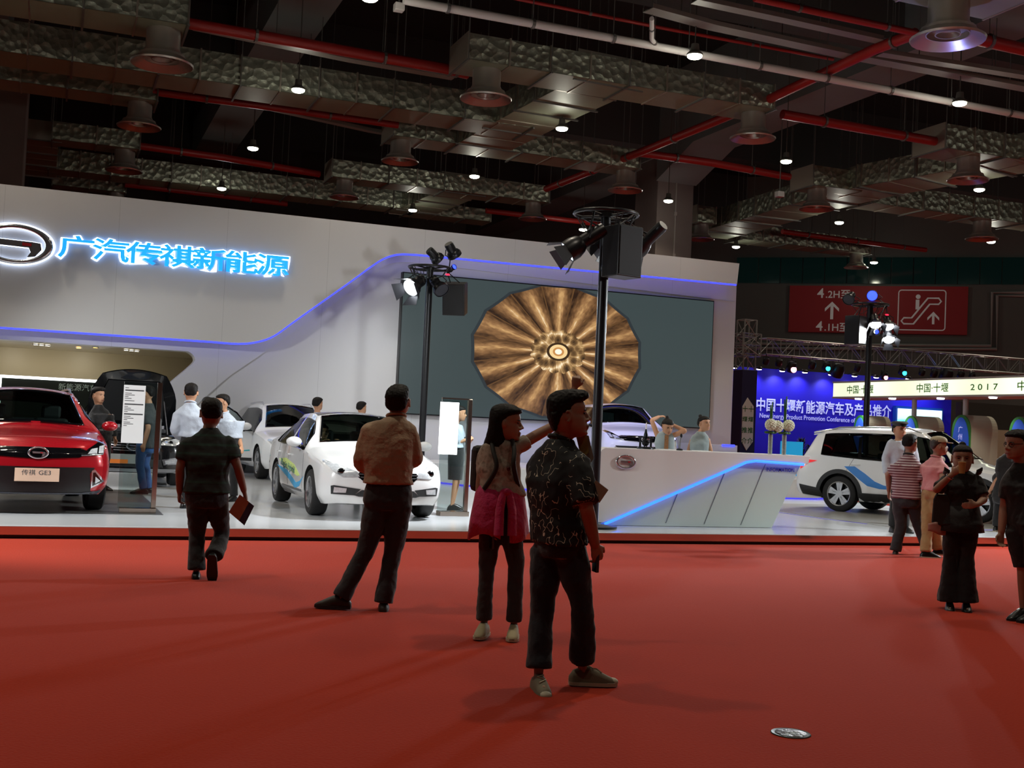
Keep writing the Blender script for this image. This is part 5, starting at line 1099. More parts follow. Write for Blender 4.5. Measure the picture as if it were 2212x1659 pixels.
# ------------------------------------------------------------------ black car with raised bonnet
car = mk_suv(H=1.70, L=4.6); t = assemble(car, 'crossover', 'black car with its bonnet raised, behind the glass stand', None, 0, P_blk, M_gldark); small_front(car, t, P_blk)
for k in range(1): mirror(t, (.92, 1.45, 1.08), 1, P_blk); mirror(t, (-.92, 1.45, 1.08), -1, P_blk)
hy, hz = 1.15, 1.06; R = []; Ln = 1.05; up = rad(64)
for f in np.linspace(0, 1, 10):
    hw = .80-.05*f-.28*max(0, f-.55)**1.5*2.2; r = hy-math.cos(up)*Ln*f; z = hz+math.sin(up)*Ln*f; row = []
    for q in np.linspace(-1, 1, 15): row.append(V3((hw*q, r-.05*(1-q*q)*0+.10*(1-q*q)*f*0+.06*(1-abs(q)**3), z+.10*(1-q*q)*(f > .9))))
    R.append(row)
G = MB().grid(R); G.grid([[p+V3((0, .05, .02)) for p in r] for r in R], True); G.build('bonnet', P_blk, t, 40)
MB().grid([[p+V3((0, -.025, 0)) for p in r[2:-2]] for r in R[1:-1]]).build('bonnet_lining', mat('lining', '101113', .8), t, 60); MB().cyl((.6, .35, .95), (.55, .85, 1.55), .01, n=6).build('bonnet_strut', M_chrome, t)
eb = MB().box((0, .65, 1.0), (1.15, .5, .08)); eb.build('engine_cover', mat('engine_grey', '2a2c2f', .5, .3), t, bevel=.02); mb = MB()
for x, y_, r in ((-.5, .5, .07), (-.25, .8, .05), (.3, .55, .06), (.52, .75, .05)): mb.cyl((x, y_, 1.0), (x, y_, 1.1), r, n=14)
mb.build('engine_cap', M_chrome, t, 40)
h, _ = car.hit((0, -3, .50), (0, 1, 0)); o = MB().box(h+V3((-.16, -.03, .0)), (.56, .012, .17)).build('number_plate', mat('plate_grey', '8b8c8a', .4), t, bevel=.003); MB().box(h+V3((-.26, -.038, -.045)), (.34, .004, .07)).build('plate_band', mat('plate_orange', 'd2701f', .5), o)
w = onz(374, 1048, PW); finish(t, (w[0]-.80, w[1]-.86, PW), 0)
# ------------------------------------------------------------------ blue lit white crossover on the plinth
car = mk_suv(H=1.60, L=4.34); t = assemble(car, 'crossover', 'white crossover in blue light on the plinth under the big screen', None, 0, P_white, M_gldark); front_ge3(car, t)
for sg in (1, -1): mirror(t, (sg*.90, 1.42, 1.09), sg, P_white)
side_lines(car, t, [[(1.3, .98), (1.3, .6), (1.38, .3)], [(2.3, 1.0), (2.34, .6), (2.3, .3)]], -1)
c = onY(1394, 955, 24.3); yw = rad(-9); finish(t, (c[0], 24.3, PZ), yw)
spot('blue_beam', (c[0]-2.6, 23.0, 4.2), (c[0]-.3, 26, 1.4), 420, 70, (.30, .32, 1), .6, .1); spot('blue_beam', (c[0]+3.2, 26.0, 4.8), (c[0]+.4, 26.4, 1.8), 420, 70, (.25, .27, 1), .6, .1)
# ------------------------------------------------------------------ white crossover on the right
car = mk_suv(H=1.68, L=4.5); t = assemble(car, 'crossover', 'white crossover with a blue side stripe, in front of the booth behind', None, 0, P_white, M_gldark); small_front(car, t, P_white)
sd = -1
for sg in (1, -1): mirror(t, (sg*.91, 1.5, 1.1), sg, P_white); handle(car, t, 2.35, .93, sg, P_white); handle(car, t, 3.2, .95, sg, P_white)
arches(car, t); roof_rails(car, t, 2.05, 3.95, m=M_grey)
for sg in (1, -1):
    car.patch([(1.25, .22), (3.15, .22), (3.13, .40), (1.27, .40)], 's', .014, .01, .1, sg).build('sill_cladding', M_clad, t, norm=False)
    car.patch([(3.86, .26), (4.34, .30), (4.40, .50), (3.95, .44)], 's', .012, .01, .08, sg).build('bumper_cladding', M_clad, t, norm=False)
    side_lines(car, t, [[(1.34, 1.0), (1.30, .6), (1.38, .4)], [(2.36, 1.03), (2.40, .6), (2.34, .4)], [(3.25, 1.06), (3.40, .8), (3.15, .5)]], sg)
    car.patch([(4.02, .985), (4.37, 1.01), (4.40, .93), (4.38, .80), (4.30, .86), (4.2, .93)], 's', .012, .006, .05, sg).build('tail_light', M_tail, t, norm=False)
    car.patch([(sg*.48, .99), (sg*.72, .98), (sg*.74, .80), (sg*.6, .88)], 'r', .02, .012, .05).build('tail_light', M_tail, t, norm=False)
    car.patch([(2.36, 1.07), (2.45, 1.07), (2.5, 1.52), (2.43, 1.53)], 's', .006, .004, .1, sg).build('window_pillar', M_gloss, t, norm=False); car.patch([(3.10, 1.09), (3.17, 1.09), (3.24, 1.48), (3.18, 1.5)], 's', .006, .004, .1, sg).build('window_pillar', M_gloss, t, norm=False)
    car.patch(strip([(1.55, 1.035), (2.4, 1.055), (3.2, 1.085), (3.75, 1.14)], .022), 's', .008, .004, .1, sg).build('belt_trim', M_gloss, t, norm=False)
S = [(3.42, .90), (3.20, .905), (2.80, .64), (2.55, .545), (2.2, .495), (1.2, .43), (1.2, .455), (2.2, .53), (2.62, .60), (2.95, .70)]
S = [(3.44, .90), (3.22, .91), (3.0, .78), (2.80, .64), (2.62, .575), (2.35, .545), (1.30, .47), (1.30, .45), (2.30, .505), (2.70, .50), (2.95, .545), (3.12, .66)]
car.patch(S, 's', .004, .004, .06, sd).build('graphic', M_dec2, t, norm=False)
vs, fs = textmesh('PHEV', 1., .0, 1.1, 'LEFT'); pts = [(2.38-x*.2, .60+y*.17) for x, y, _ in vs]; car.patch((pts, [list(f) for f in fs]), 's', .005, .002, .5, sd).build('lettering', M_grtxt, t, norm=False)
mb = MB()
for k in range(1): mb.grid([[(x, 4.02+.22*f+.04*(1-(x/.62)**2), 1.635-.03*f-.05*abs(x/.62)**3) for x in np.linspace(-.62, .62, 13)] for f in (0, .5, 1)]); mb.grid([[(x, 4.02+.22*f+.04*(1-(x/.62)**2), 1.595-.03*f-.05*abs(x/.62)**3) for x in np.linspace(-.62, .62, 13)] for f in (0, .5, 1)], True)
mb.build('spoiler', P_white, t, 60, mods=(('SOLIDIFY', dict(thickness=.02)),))
rw_ = onz(1815, 1105, PW); hd = rad(-61); fwd = V3((math.cos(hd), math.sin(hd), 0)); side_ = V3((math.sin(hd), -math.cos(hd), 0))  # fwd = nose direction
yaw = math.atan2(fwd[0], -fwd[1]); wbase = car.wheels[1][1]; xax = V3((math.cos(yaw), math.sin(yaw), 0)); yax = V3((-math.sin(yaw), math.cos(yaw), 0))
pos = rw_-yax*wbase+xax*.80; finish(t, (pos[0], pos[1], PW), yaw)
# ================================================================== PEOPLE
M_skin = mat('skin', 'b98a6a', .55, noise=(9, 'ad7d5e')); M_skin2 = mat('skin_tan', 'a37d66', .55, noise=(9, '96705a')); M_hair = mat('hair_black', '0e0c0b', .6, spec=.18, noise=(60, '191412')); M_eye = mat('eye_dark', '15100e', .3); M_eyew = mat('eye_white', 'd8d2c8', .4); M_lip = mat('lip', '8e4a42', .5)
def rotm(yaw, pitch=0, roll=0):
    """head frame columns: right, back, up (canonical face looks to -y)"""
    cy, sy = math.cos(yaw), math.sin(yaw); R = np.array([[cy, -sy, 0], [sy, cy, 0], [0, 0, 1]])
    cp, sp = math.cos(pitch), math.sin(pitch); P = np.array([[1, 0, 0], [0, cp, -sp], [0, sp, cp]])
    cr_, sr = math.cos(roll), math.sin(roll); Q = np.array([[cr_, 0, sr], [0, 1, 0], [-sr, 0, cr_]]); return R @ P @ Q
HEADP = [(-.02, .27, .02, .11), (.04, .385, -.10, .20), (.09, .41, -.20, .25), (.14, .375, -.27, .28), (.19, .395, -.30, .30), (.24, .395, -.34, .315), (.30, .39, -.37, .328), (.36, .385, -.39, .335), (.43, .375, -.42, .345), (.51, .345, -.44, .335), (.57, .385, -.455, .335), (.68, .395, -.46, .335), (.78, .365, -.45, .32), (.87, .29, -.39, .275), (.94, .19, -.29, .20), (.985, .06, -.14, .09)]
def head_sections(tab, h, M, c, n=22, grow=0.):
    R = []
    for z, F, B, Wd in tab:
        F, B, Wd = F+grow, B-grow, Wd+grow; mid = (F+B)/2; half = (F-B)/2; row = []
        for k in range(n):
            a = 2*PI*k/n; sx, cy = math.sin(a), math.cos(a); e = .82
            x = Wd*math.copysign(abs(sx)**e, sx); y = mid+half*math.copysign(abs(cy)**e, cy)
            row.append(c+M @ V3((x*h, -y*h, z*h)))
        R.append(row)
    return R
HAIRTEX = bpy.data.textures.new('hair_clumps', 'CLOUDS'); HAIRTEX.noise_scale = .016; HAIRTEX.noise_depth = 2
FOLDTEX = bpy.data.textures.new('cloth_folds', 'CLOUDS'); FOLDTEX.noise_scale = .11; FOLDTEX.noise_depth = 2
HAIRS = {'short': [(.30, -.30, -.40, .20), (.40, -.22, -.455, .31), (.50, -.12, -.475, .338), (.55, -.06, -.48, .345), (.58, .10, -.485, .35), (.66, .15, -.49, .355), (.74, .22, -.49, .36), (.80, .35, -.485, .355), (.88, .39, -.45, .325), (.96, .30, -.37, .25), (1.02, .16, -.24, .15), (1.045, .02, -.08, .05)],
         'quiff': [(.14, -.33, -.36, .12), (.24, -.29, -.41, .24), (.34, -.22, -.45, .31), (.44, -.17, -.475, .335), (.54, -.10, -.49, .345), (.57, .10, -.495, .35), (.64, .16, -.50, .355), (.74, .22, -.50, .36), (.80, .30, -.50, .36), (.84, .40, -.495, .355), (.90, .47, -.47, .335), (.99, .46, -.40, .28), (1.06, .36, -.28, .19), (1.085, .20, -.1, .08)],
         'long': [(-.36, -.12, -.50, .24), (-.30, .0, -.57, .34), (-.12, .04, -.56, .37), (.1, .02, -.53, .38), (.3, .00, -.50, .385), (.5, .02, -.505, .385), (.6, .06, -.51, .385), (.68, .16, -.51, .38), (.76, .30, -.505, .375), (.83, .40, -.495, .36), (.90, .40, -.46, .325), (.97, .30, -.37, .25), (1.03, .16, -.24, .15), (1.05, .02, -.08, .05)],
         'tied': [(.28, -.30, -.42, .22), (.40, -.16, -.465, .33), (.50, -.06, -.48, .352), (.60, .06, -.49, .36), (.70, .22, -.49, .36), (.78, .36, -.485, .35), (.86, .36, -.45, .32), (.94, .27, -.37, .25), (1.0, .13, -.24, .15), (1.025, .0, -.08, .05)]}
def capsule_chain(mb, pts, rads, n=10, flat=False):
    """rounded limb through points with a radius each"""
    pts = [V3(p) for p in pts]; P = [pts[0]-unit(pts[1]-pts[0])*rads[0]*.75]; R = [rads[0]*.45]
    C = cr(np.hstack([np.array(pts), np.array(rads)[:, None]]), 4); P += [c[:3] for c in C]; R += [c[3] for c in C]
    if not flat: P.append(pts[-1]+unit(pts[-1]-pts[-2])*rads[-1]*.75); R.append(rads[-1]*.45)
    mb.tube(P, list(map(float, R)), n); return mb
def hand(mb, w, d, nrm, side, curl=.4, k=1.0, spread=.12, point=False):
    """palm, four fingers and a thumb; d along the hand, nrm out of the back of the hand, side (+1/-1) thumb side"""
    w, d = V3(w), unit(d); s = unit(np.cross(d, nrm))*side; n = unit(np.cross(s, d)); n = n if np.dot(n, nrm) > 0 else -n
    rows = []
    for t, hw, th in ((-.012, .024, .019), (.02, .032, .02), (.055, .040, .018), (.088, .039, .014)):
        c = w+d*t*k; rows.append([c+(s*hw*math.copysign(abs(math.cos(a))**.7, math.cos(a))+n*th*math.copysign(abs(math.sin(a))**.7, math.sin(a)))*k for a in np.linspace(0, 2*PI, 12, endpoint=False)])
    mb.rings(rows)
    for q, (off, ln) in enumerate(((.030, .072), (.010, .082), (-.011, .076), (-.030, .058))):
        b = w+d*.082*k+s*off*k; dd = unit(d+s*off*spread*22*.25); P = [b-dd*.012*k, b]; c = curl*(.85+.12*q) if not (point and q == 0) else .05; cur = dd
        for L, a in ((.42, c), (.33, c*1.25), (.25, c*.9)):
            cur = unit(cur*math.cos(a)-n*math.sin(a)); P.append(P[-1]+cur*ln*L*k)
        mb.tube(P, [.0095*k, .0095*k, .009*k, .0082*k, .006*k], 7)
    b = w+d*.022*k+s*.03*k; t1 = unit(d*.65+s*.7-n*.25*min(1, curl*1.4)); t2 = unit(d*.95+s*.22-n*.45*min(1, curl*1.5)); mb.tube([b-t1*.012*k, b+t1*.034*k, b+t1*.034*k+t2*.03*k, b+t1*.034*k+t2*.05*k], [.0125*k, .0115*k, .0098*k, .007*k], 7)
    return mb
class Person:
    def __init__(s, label, px, py, z, H, face, group=None, vox=.013, skin=None, female=False):
        s.B = onz(px, py, z); s.z = z; s.H = H; s.k = H/1.72; s.vox = vox; s.female = female; s.skin = skin or M_skin
        v = V3((s.B[0], s.B[1], 0)); s.c = unit(v); s.a = V3((s.c[1], -s.c[0], 0)); f = rad(face); s.F = s.a*math.sin(f)-s.c*math.cos(f); s.L = -s.a*math.cos(f)-s.c*math.sin(f)
        s.label = label; s.group = group; s.J = {}; k = s.k
        def at(lat, fwd, up): return s.B+s.L*lat*k+s.F*fwd*k+Z3*up*k
        s.at = at; fm = .93 if female else 1
        s.J.update(pel=at(0, 0, .93), waist=at(0, .01, 1.08), chest=at(0, .0, 1.27), neck=at(0, -.02, 1.44), head=at(0, .015, 1.49))
        for q, sg in (('R', 1), ('L', -1)):
            s.J.update({'sh'+q: at(sg*.175*fm, -.01, 1.40), 'el'+q: at(sg*.235*fm, -.03, 1.11), 'wr'+q: at(sg*.245*fm, .04, .87), 'hi'+q: at(sg*.09, 0, .90), 'kn'+q: at(sg*.10, .02, .49), 'an'+q: at(sg*.10, -.02, .085), 'to'+q: at(sg*.125, .17, .03)})
        s.hy = None; s.hp = 0; s.hr = 0
    def px(s, x, y, c=0):
        d = ray(x, y); P0 = s.B+s.c*c; t = np.dot(P0-CAM, s.c)/np.dot(d, s.c); return CAM+d*t
    def set(s, **kw):
        for n, v in kw.items(): s.J[n] = s.px(*v) if len(v) in (2, 3) else V3(v)
        return s
    def headdir(s, yaw, pitch=0, roll=0): s.hy, s.hp, s.hr = yaw, rad(pitch), rad(roll); return s
    def frame_head(s, hh):
        if s.hy is None: F = s.F
        else: f = rad(s.hy); F = s.a*math.sin(f)-s.c*math.cos(f)
        yaw = math.atan2(F[0], -F[1]); return rotm(yaw, s.hp, s.hr)
    def torso(s, mb, g=0., lo=None, hem=None, wk=1.0):
        """trunk as one loft from hip to neck"""
        J, k = s.J, s.k; f = s.female; up = []
        hw = (.165, .172, .135, .145, .155, .145) if f else (.165, .165, .150, .162, .174, .165)
        dp_ = (.105, .115, .092, .112, .108, .075) if f else (.105, .112, .108, .118, .115, .08)
        pel, wa, ch, nk = J['pel'], J['waist'], J['chest'], J['neck']; shm = (J['shR']+J['shL'])/2; Ls = unit(J['shR']-J['shL']+s.L*1e-3); Ls = unit(Ls*V3((1, 1, .25)))
        rowsC = [pel-Z3*.10*k, pel, wa, (wa+ch)/2+Z3*.0, ch, shm-Z3*.02*k]
        R = []
        for i, c in enumerate(rowsC):
            t = i/5; L = unit(s.L*(1-t)+Ls*t); Fv = unit(np.cross(Z3, L)); Fv = Fv if np.dot(Fv, s.F) > 0 else -Fv
            R.append((c, L, Fv, (hw[i]*wk*k+g), (dp_[i]*wk*k+g)))
        L, Fv = R[-1][1], R[-1][2]; R.append((shm*.72+nk*.28+Z3*.012*k, L, Fv, .125*k+g*.8, .072*k+g)); R.append((shm*.35+nk*.65+Z3*.01*k, L, Fv, .085*k+g*.6, .064*k+g*.8)); R.append((nk+Z3*.015, L, Fv, .062*k+g*.4, .058*k+g*.6))
        if lo == 'neck': R.append((nk+Z3*.045*k, L, Fv, .058*k+g, .056*k+g))
        if hem is not None: hz, hg = hem; R = [(V3((pel[0], pel[1], hz)), s.L, s.F, hw[0]*wk*k+g+hg, dp_[0]*wk*k+g+hg)]+[r for r in R if r[0][2] > hz+.04]
        P = [[c+L*a*math.copysign(abs(math.cos(q))**.8, math.cos(q))+Fv*b*math.copysign(abs(math.sin(q))**.85, math.sin(q)) for q in np.linspace(0, 2*PI, 20, endpoint=False)] for c, L, Fv, a, b in R]
        mb.rings(P); return mb
    def arm(s, mb, q, g=0., upto=1.0, r=(.058, .047, .041, .030)):
        J, k = s.J, s.k; r = [x*k*(.88 if s.female else 1)+g for x in r]; S, E, Wv = J['sh'+q], J['el'+q], J['wr'+q]
        sh = S-Z3*.030*k-s.L*(1 if q == 'R' else -1)*.018*k; r[0] *= .90
        if upto >= 1: pts = [sh, (sh+E)/2, E, E+(Wv-E)*.35, Wv]; rr = [r[0], r[1]*1.08, r[2], r[2]*1.02, r[3]]
        elif upto > .5: e = E+(Wv-E)*(upto-.5)*2; pts = [sh, (sh+E)/2, E, e]; rr = [r[0], r[1]*1.1, r[2]*1.05, r[2]*.95]
        else: e = sh+(E-sh)*upto*2; pts = [sh, (sh*.4+e*.6), e]; rr = [r[0], r[1]*1.12, r[1]*1.1]
        return capsule_chain(mb, pts, rr, 12, upto < 1)
    def leg(s, mb, q, g=0., upto=1., r=(.088, .075, .055, .052, .036), flare=0.):
        J, k = s.J, s.k; r = [x*k+g for x in r]; h, n, a = J['hi'+q], J['kn'+q], J['an'+q]
        if upto >= 1: pts = [h, (h+n)/2, n, n+(a-n)*.35, a]; rr = r[:4]+[r[4]+flare]
        else: e = n+(a-n)*(upto-.5)*2; pts = [h, (h+n)/2, n, e]; rr = [r[0], r[1], r[2], r[3]+flare]
        return capsule_chain(mb, pts, rr, 14, g > 0)
    def build(s, shirt, trousers, shoes, hair=('short', None), sleeve=.3, hem=.02, hem_g=.012, tg=.016, flare=.012, sg=.016, hands={}, pants=1.0, sole=None, wk=1.0, hh=.246, eyes=True, noshirt=False, collar=None, skirt=None, toe=None):
        J, k = s.J, s.k; mb = MB(); hh = hh*(.97 if s.female else 1)*k**.5; M = s.frame_head(hh); hc = J['head']-M @ V3((0, 0, .0))
        # body: head, neck, trunk, arms, hands, legs grown together
        mb.rings(head_sections(HEADP, hh, M, hc)); Hd = lambda x, F, z: hc+M @ V3((x*hh, -F*hh, z*hh))
        mb.tube([Hd(0, .35, .58), Hd(0, .385, .52), Hd(0, .43, .45), Hd(0, .475, .39), Hd(0, .47, .365)], [.05*hh, .05*hh, .055*hh, .062*hh, .045*hh], 8); 
        for e in (-1, 1): mb.ell(Hd(e*.07, .43, .365), (.045*hh, .05*hh, .04*hh), n=8, m=6); mb.ell(Hd(e*.352, -.04, .46), (.042*hh, .085*hh, .125*hh), (M[:, 0], M[:, 1], M[:, 2]), n=8, m=6)
        mb.ell(Hd(0, .41, .245), (.11*hh, .05*hh, .034*hh), (M[:, 0], M[:, 1], M[:, 2]), n=10, m=6); mb.ell(Hd(0, .405, .175), (.09*hh, .05*hh, .034*hh), (M[:, 0], M[:, 1], M[:, 2]), n=10, m=6); mb.ell(Hd(0, .375, .06), (.10*hh, .06*hh, .05*hh), (M[:, 0], M[:, 1], M[:, 2]), n=10, m=6)
        nk = J['neck']; mb.tube([nk-Z3*.05*k, nk+Z3*.02*k, Hd(0, -.05, .12), Hd(0, -.04, .3)], [.066*k*(.84 if s.female else 1), .060*k*(.84 if s.female else 1), .057*k*(.84 if s.female else 1), .054*k], 12)
        s.torso(mb, -.012)
        for q in 'RL':
            s.arm(mb, q, 0.); s.leg(mb, q, -.010, 1.0); a, t_ = J['an'+q], J['to'+q]
            mb.tube([a, a+(t_-a)*.3-Z3*.03*k, t_-Z3*.008*k], [.036*k, .024*k, .014*k], 8)
            hd = dict(d=J['wr'+q]-J['el'+q], n=None, curl=.45, thumb=None); hd.update(hands.get(q, {})); d = V3(hd['d']); d = unit(d)
            n = hd['n']; n = V3(n) if n is not None else (s.L*(1 if q == 'R' else -1)); th = hd['thumb']; side = 1
            if th is None: th = s.F
            sv = np.cross(d, n); side = 1 if np.dot(sv, th) > 0 else -1
            hand(mb, J['wr'+q]+d*.008, d, n, side, hd['curl'], k*(.92 if s.female else 1), point=hd.get('point', False))
        R_ = [('REMESH', dict(mode='VOXEL', voxel_size=s.vox, use_smooth_shade=True)), ('SMOOTH', dict(factor=.5, iterations=2 if s.vox > .009 else 1))]
        root = mb.build('person', s.skin, mods=R_); tag(root, s.label, 'person', s.group); s.root = root; s.hh = hh; s.M = M; s.Hd = Hd; s.hc = hc
        if eyes:
            for e in (-1, 1):
                MB().ell(Hd(e*.145, .343, .525), (.052*hh, .03*hh, .022*hh), (M[:, 0], M[:, 1], M[:, 2]), n=10, m=6).build('eye', M_eye, root, 60); MB().tube([Hd(e*.07, .392, .585), Hd(e*.15, .385, .605), Hd(e*.23, .33, .588)], [.012*hh, .016*hh, .01*hh], 6).build('eyebrow', M_hair, root, 60)
            MB().rings([[Hd(x, .452-.6*x*x-abs(zz)*.3, .208+zz) for zz in (-.028, -.01, .0, .012, .026)] for x in np.linspace(-.115, .115, 7)]).build('mouth', M_lip, root, 60)
        if hair[0] and hair[0] != 'long':
            for e in (-1, 1):
                h_ = [(-.075, .56), (-.045, .585), (0, .575), (.03, .53), (.02, .46), (.0, .39), (-.03, .345), (-.06, .36)]; mb = MB(); mb.tube([Hd(e*(.375+.05*(-y_*4 if y_ < 0 else 0)), -.03+y_*1.0, z_) for y_, z_ in h_], [.018*hh, .03*hh, .033*hh, .032*hh, .03*hh, .034*hh, .04*hh, .02*hh], 7); mb.ell(Hd(e*.365, -.035, .46), (.028*hh, .05*hh, .085*hh), (M[:, 0], M[:, 1], M[:, 2]), n=8, m=6); mb.build('ear', s.skin, root, 60)
        if hair[0]:
            hm = MB(); tab = HAIRS[hair[0]]; hm.rings(head_sections(tab, hh, M, hc, grow=.012)); 
            if hair[0] == 'tied': hm.ell(Hd(0, -.40, 1.0), (.14*hh, .14*hh, .13*hh), n=12, m=8)
            hm.build('hair', hair[1] or M_hair, root, mods=[('REMESH', dict(mode='VOXEL', voxel_size=max(.006, s.vox*.7), use_smooth_shade=True)), ('DISPLACE', dict(texture=HAIRTEX, strength=.006 if hair[0] in ('long', 'tied') else .011, mid_level=.45, texture_coords='GLOBAL'))])
        V_ = max(.0105, s.vox*1.1); rm = lambda it=4: [('REMESH', dict(mode='VOXEL', voxel_size=V_, use_smooth_shade=True)), ('SMOOTH', dict(factor=.5, iterations=it)), ('DISPLACE', dict(texture=FOLDTEX, strength=.022, mid_level=.45, texture_coords='GLOBAL'))]
        if shirt and not noshirt:
            mb = MB(); s.torso(mb, sg, hem=(J['pel'][2]+hem, hem_g), wk=wk)
            if sleeve > 0:
                for q in 'RL': s.arm(mb, q, sg*.95, sleeve)
            s.shirt = mb.build('shirt', shirt, root, mods=rm())
        if collar: nk = J['neck']; MB().tube([nk+Z3*(.012*k)+s.L*.072*k*math.cos(a)+s.F*(.070*k*math.sin(a)+.006)-Z3*(.022*math.sin(a)-.004) for a in np.linspace(0, 2*PI, 16, endpoint=False)], .020*k*.62, 8, closed=True).build('collar', collar, root, 60)
        if trousers:
            mb = MB(); c0_ = J['pel']; hw = .172*k*wk+tg; rows = []
            for dz, w_, d_ in ((.10, .155, .112), (.03, .168, .120), (-.04, .172, .122), (-.10, .150, .105)): rows.append([c0_+Z3*dz*k+s.L*(w_*wk*k+tg*.6)*math.cos(a)+s.F*(d_*wk*k+tg*.6)*math.sin(a) for a in np.linspace(0, 2*PI, 18, endpoint=False)])
            mb.rings(rows)
            for q in 'RL': s.leg(mb, q, tg, pants, flare=flare)
            mb.build('trousers', trousers, root, mods=rm(7))
        if skirt: 
            m_, L_, fl = skirt; c0_ = J['pel']; rows = []
            for dz, w_, d_ in ((.12, .14, .105), (.02, .17, .12), (-.1, .175+fl*.3, .125+fl*.2), (-L_, .16+fl, .12+fl*.8)): rows.append([c0_+Z3*dz*k+s.L*(w_*k+.012)*math.cos(a)+s.F*(d_*k+.012)*math.sin(a) for a in np.linspace(0, 2*PI, 20, endpoint=False)])
            MB().rings(rows).build('skirt', m_, root, 60)
        if shoes:
            for q in 'RL': s.shoe(q, shoes, sole, root, toe)
        return s
    def shoe(s, q, m, sole, root, toe=None):
        J, k = s.J, s.k; a, t_ = J['an'+q], J['to'+q]; d = t_-a; up = Z3
        hz = V3((d[0], d[1], 0)); dd = unit(d); pitch = s.J.get('pitch'+q, 0.); f = unit(hz); 
        if pitch: f = unit(f*math.cos(pitch)+Z3*math.sin(pitch))
        sd = unit(np.cross(f, Z3)); up = unit(np.cross(sd, f)); g0 = a-up*(.085*k) ; heel = g0-f*.065*k; rows = []; sl = []
        for t, w_, h_ in ((-.012, .022, .05), (.012, .036, .085), (.05, .040, .098), (.09, .041, .108), (.13, .043, .096), (.17, .046, .078), (.21, .045, .058), (.25, .036, .040), (.272, .016, .026)):
            c = heel+f*t*k; rows.append([c+sd*w_*k*math.copysign(abs(math.cos(x))**.7, math.cos(x))+up*(.014+(h_-.014)*max(0, math.sin(x))**.8 if math.sin(x) > 0 else .012)*k for x in np.linspace(0, 2*PI, 14, endpoint=False)]); sl.append([c+sd*(w_+.004)*k*e+up*z_*k for e, z_ in ((-1, 0), (1, 0), (1, .02), (-1, .02))])
        o = MB().rings(rows).build('shoe', m, root, 60)
        if toe: MB().ell(heel+f*.243*k+up*.022*k, (.036*k, .036*k, .024*k), (sd, f, up), n=12, m=8).build('toe_cap', toe, o, 60); MB().tube([heel+f*t*k+sd*e*.022*k+up*z_*k for t, e, z_ in ((.10, -1, .106), (.125, 1, .1), (.15, -1, .09), (.175, 1, .078))], .004*k, 5).build('lace', toe, o, 60)
        MB().rings(sl).build('sole', sole or M_clad, o, 40)
# ---------------------------------------------------------------- cloth colours
def stripes(name, cols, period, axis=2, rough=.85, noise=.0):
    m, nt, b = nodemat(name); N = NT(nt); oc, ox, oy, oz = N.obj(); f = N.m('FRACT', N.m('DIVIDE', (ox, oy, oz)[axis], period)); n = len(cols)
    nt.links.new(N.ramp(f, [(i/n, c) for i, c in enumerate(cols)], 'CONSTANT'), b.inputs['Base Color']); b.inputs['Roughness'].default_value = rough; return m
def cloth(n, c, b=(14, .5, .02)): return mat(n, c, .85, sheen=.2, bump=b)
M_pattern, nt, b = nodemat('black_print_shirt'); N = NT(nt); oc, ox, oy, oz = N.obj(); mp = nt.nodes.new('ShaderNodeMapping'); mp.inputs['Scale'].default_value = (1, 1, .8); nt.links.new(oc, mp.inputs[0])
nn = N.noise(mp.outputs[0], 21, 1); n2 = N.noise(mp.outputs[0], 11, 1); line = N.m('LESS_THAN', N.m('ABSOLUTE', N.m('SUBTRACT', nn, .5)), .0135); gate = N.m('GREATER_THAN', n2, .49)
nt.links.new(N.mix(N.m('MULTIPLY', line, gate), '0c0d10', 'c9c2ae'), b.inputs['Base Color']); b.inputs['Roughness'].default_value = .8
M_lace, nt, b = nodemat('lace_top'); N = NT(nt); oc, ox, oy, oz = N.obj(); nt.links.new(N.ramp(N.noise(oc, 26, 4), [(.35, '857b6c'), (.5, 'ada394'), (.7, '9c9282')]), b.inputs['Base Color']); b.inputs['Roughness'].default_value = .85
M_trk = cloth('trousers_black', '0a0b0e'); M_trg = cloth('trousers_charcoal', '222126'); M_navyp = cloth('trousers_navy', '0a0c18'); M_jean = cloth('jeans_grey', '2c2b2c', (40, .4, .01)); M_blue = cloth('jeans_blue', '31588f', (30, .4, .01)); M_khaki = cloth('trousers_khaki', 'a58a5c')
M_beige = mat('shirt_beige', 'a08468', .8, sheen=.15, bump=(5, .9, .05)); M_wshirt = mat('shirt_white', 'b4bdc9', .8, bump=(7, .8, .03)); M_pink = cloth('shirt_pink', 'd08f92', (8, .6, .03)); M_blkshirt = cloth('shirt_black', '0b0c0e'); M_greyt = cloth('tee_grey', '34383a'); M_dress = cloth('dress_grey', '8f9c9e', (30, .3, .01)); M_pinkj = cloth('jacket_pink', 'b81f58', (10, .9, .04))
M_stripg = stripes('tee_green_stripes', ['0c1714', '123026', '0c1714', '0a100f'], .085); M_strip2 = stripes('polo_stripes', ['b9aeb0', '6a3a46'], .036)
M_leather = mat('shoe_black', '0d0c0c', .35); M_brown = mat('shoe_brown', '2a1c14', .5); M_canvas = mat('shoe_canvas', '6d6350', .8); M_cream = mat('shoe_cream', 'a89a78', .7); M_sole = mat('sole_white', 'b5ab94', .6)
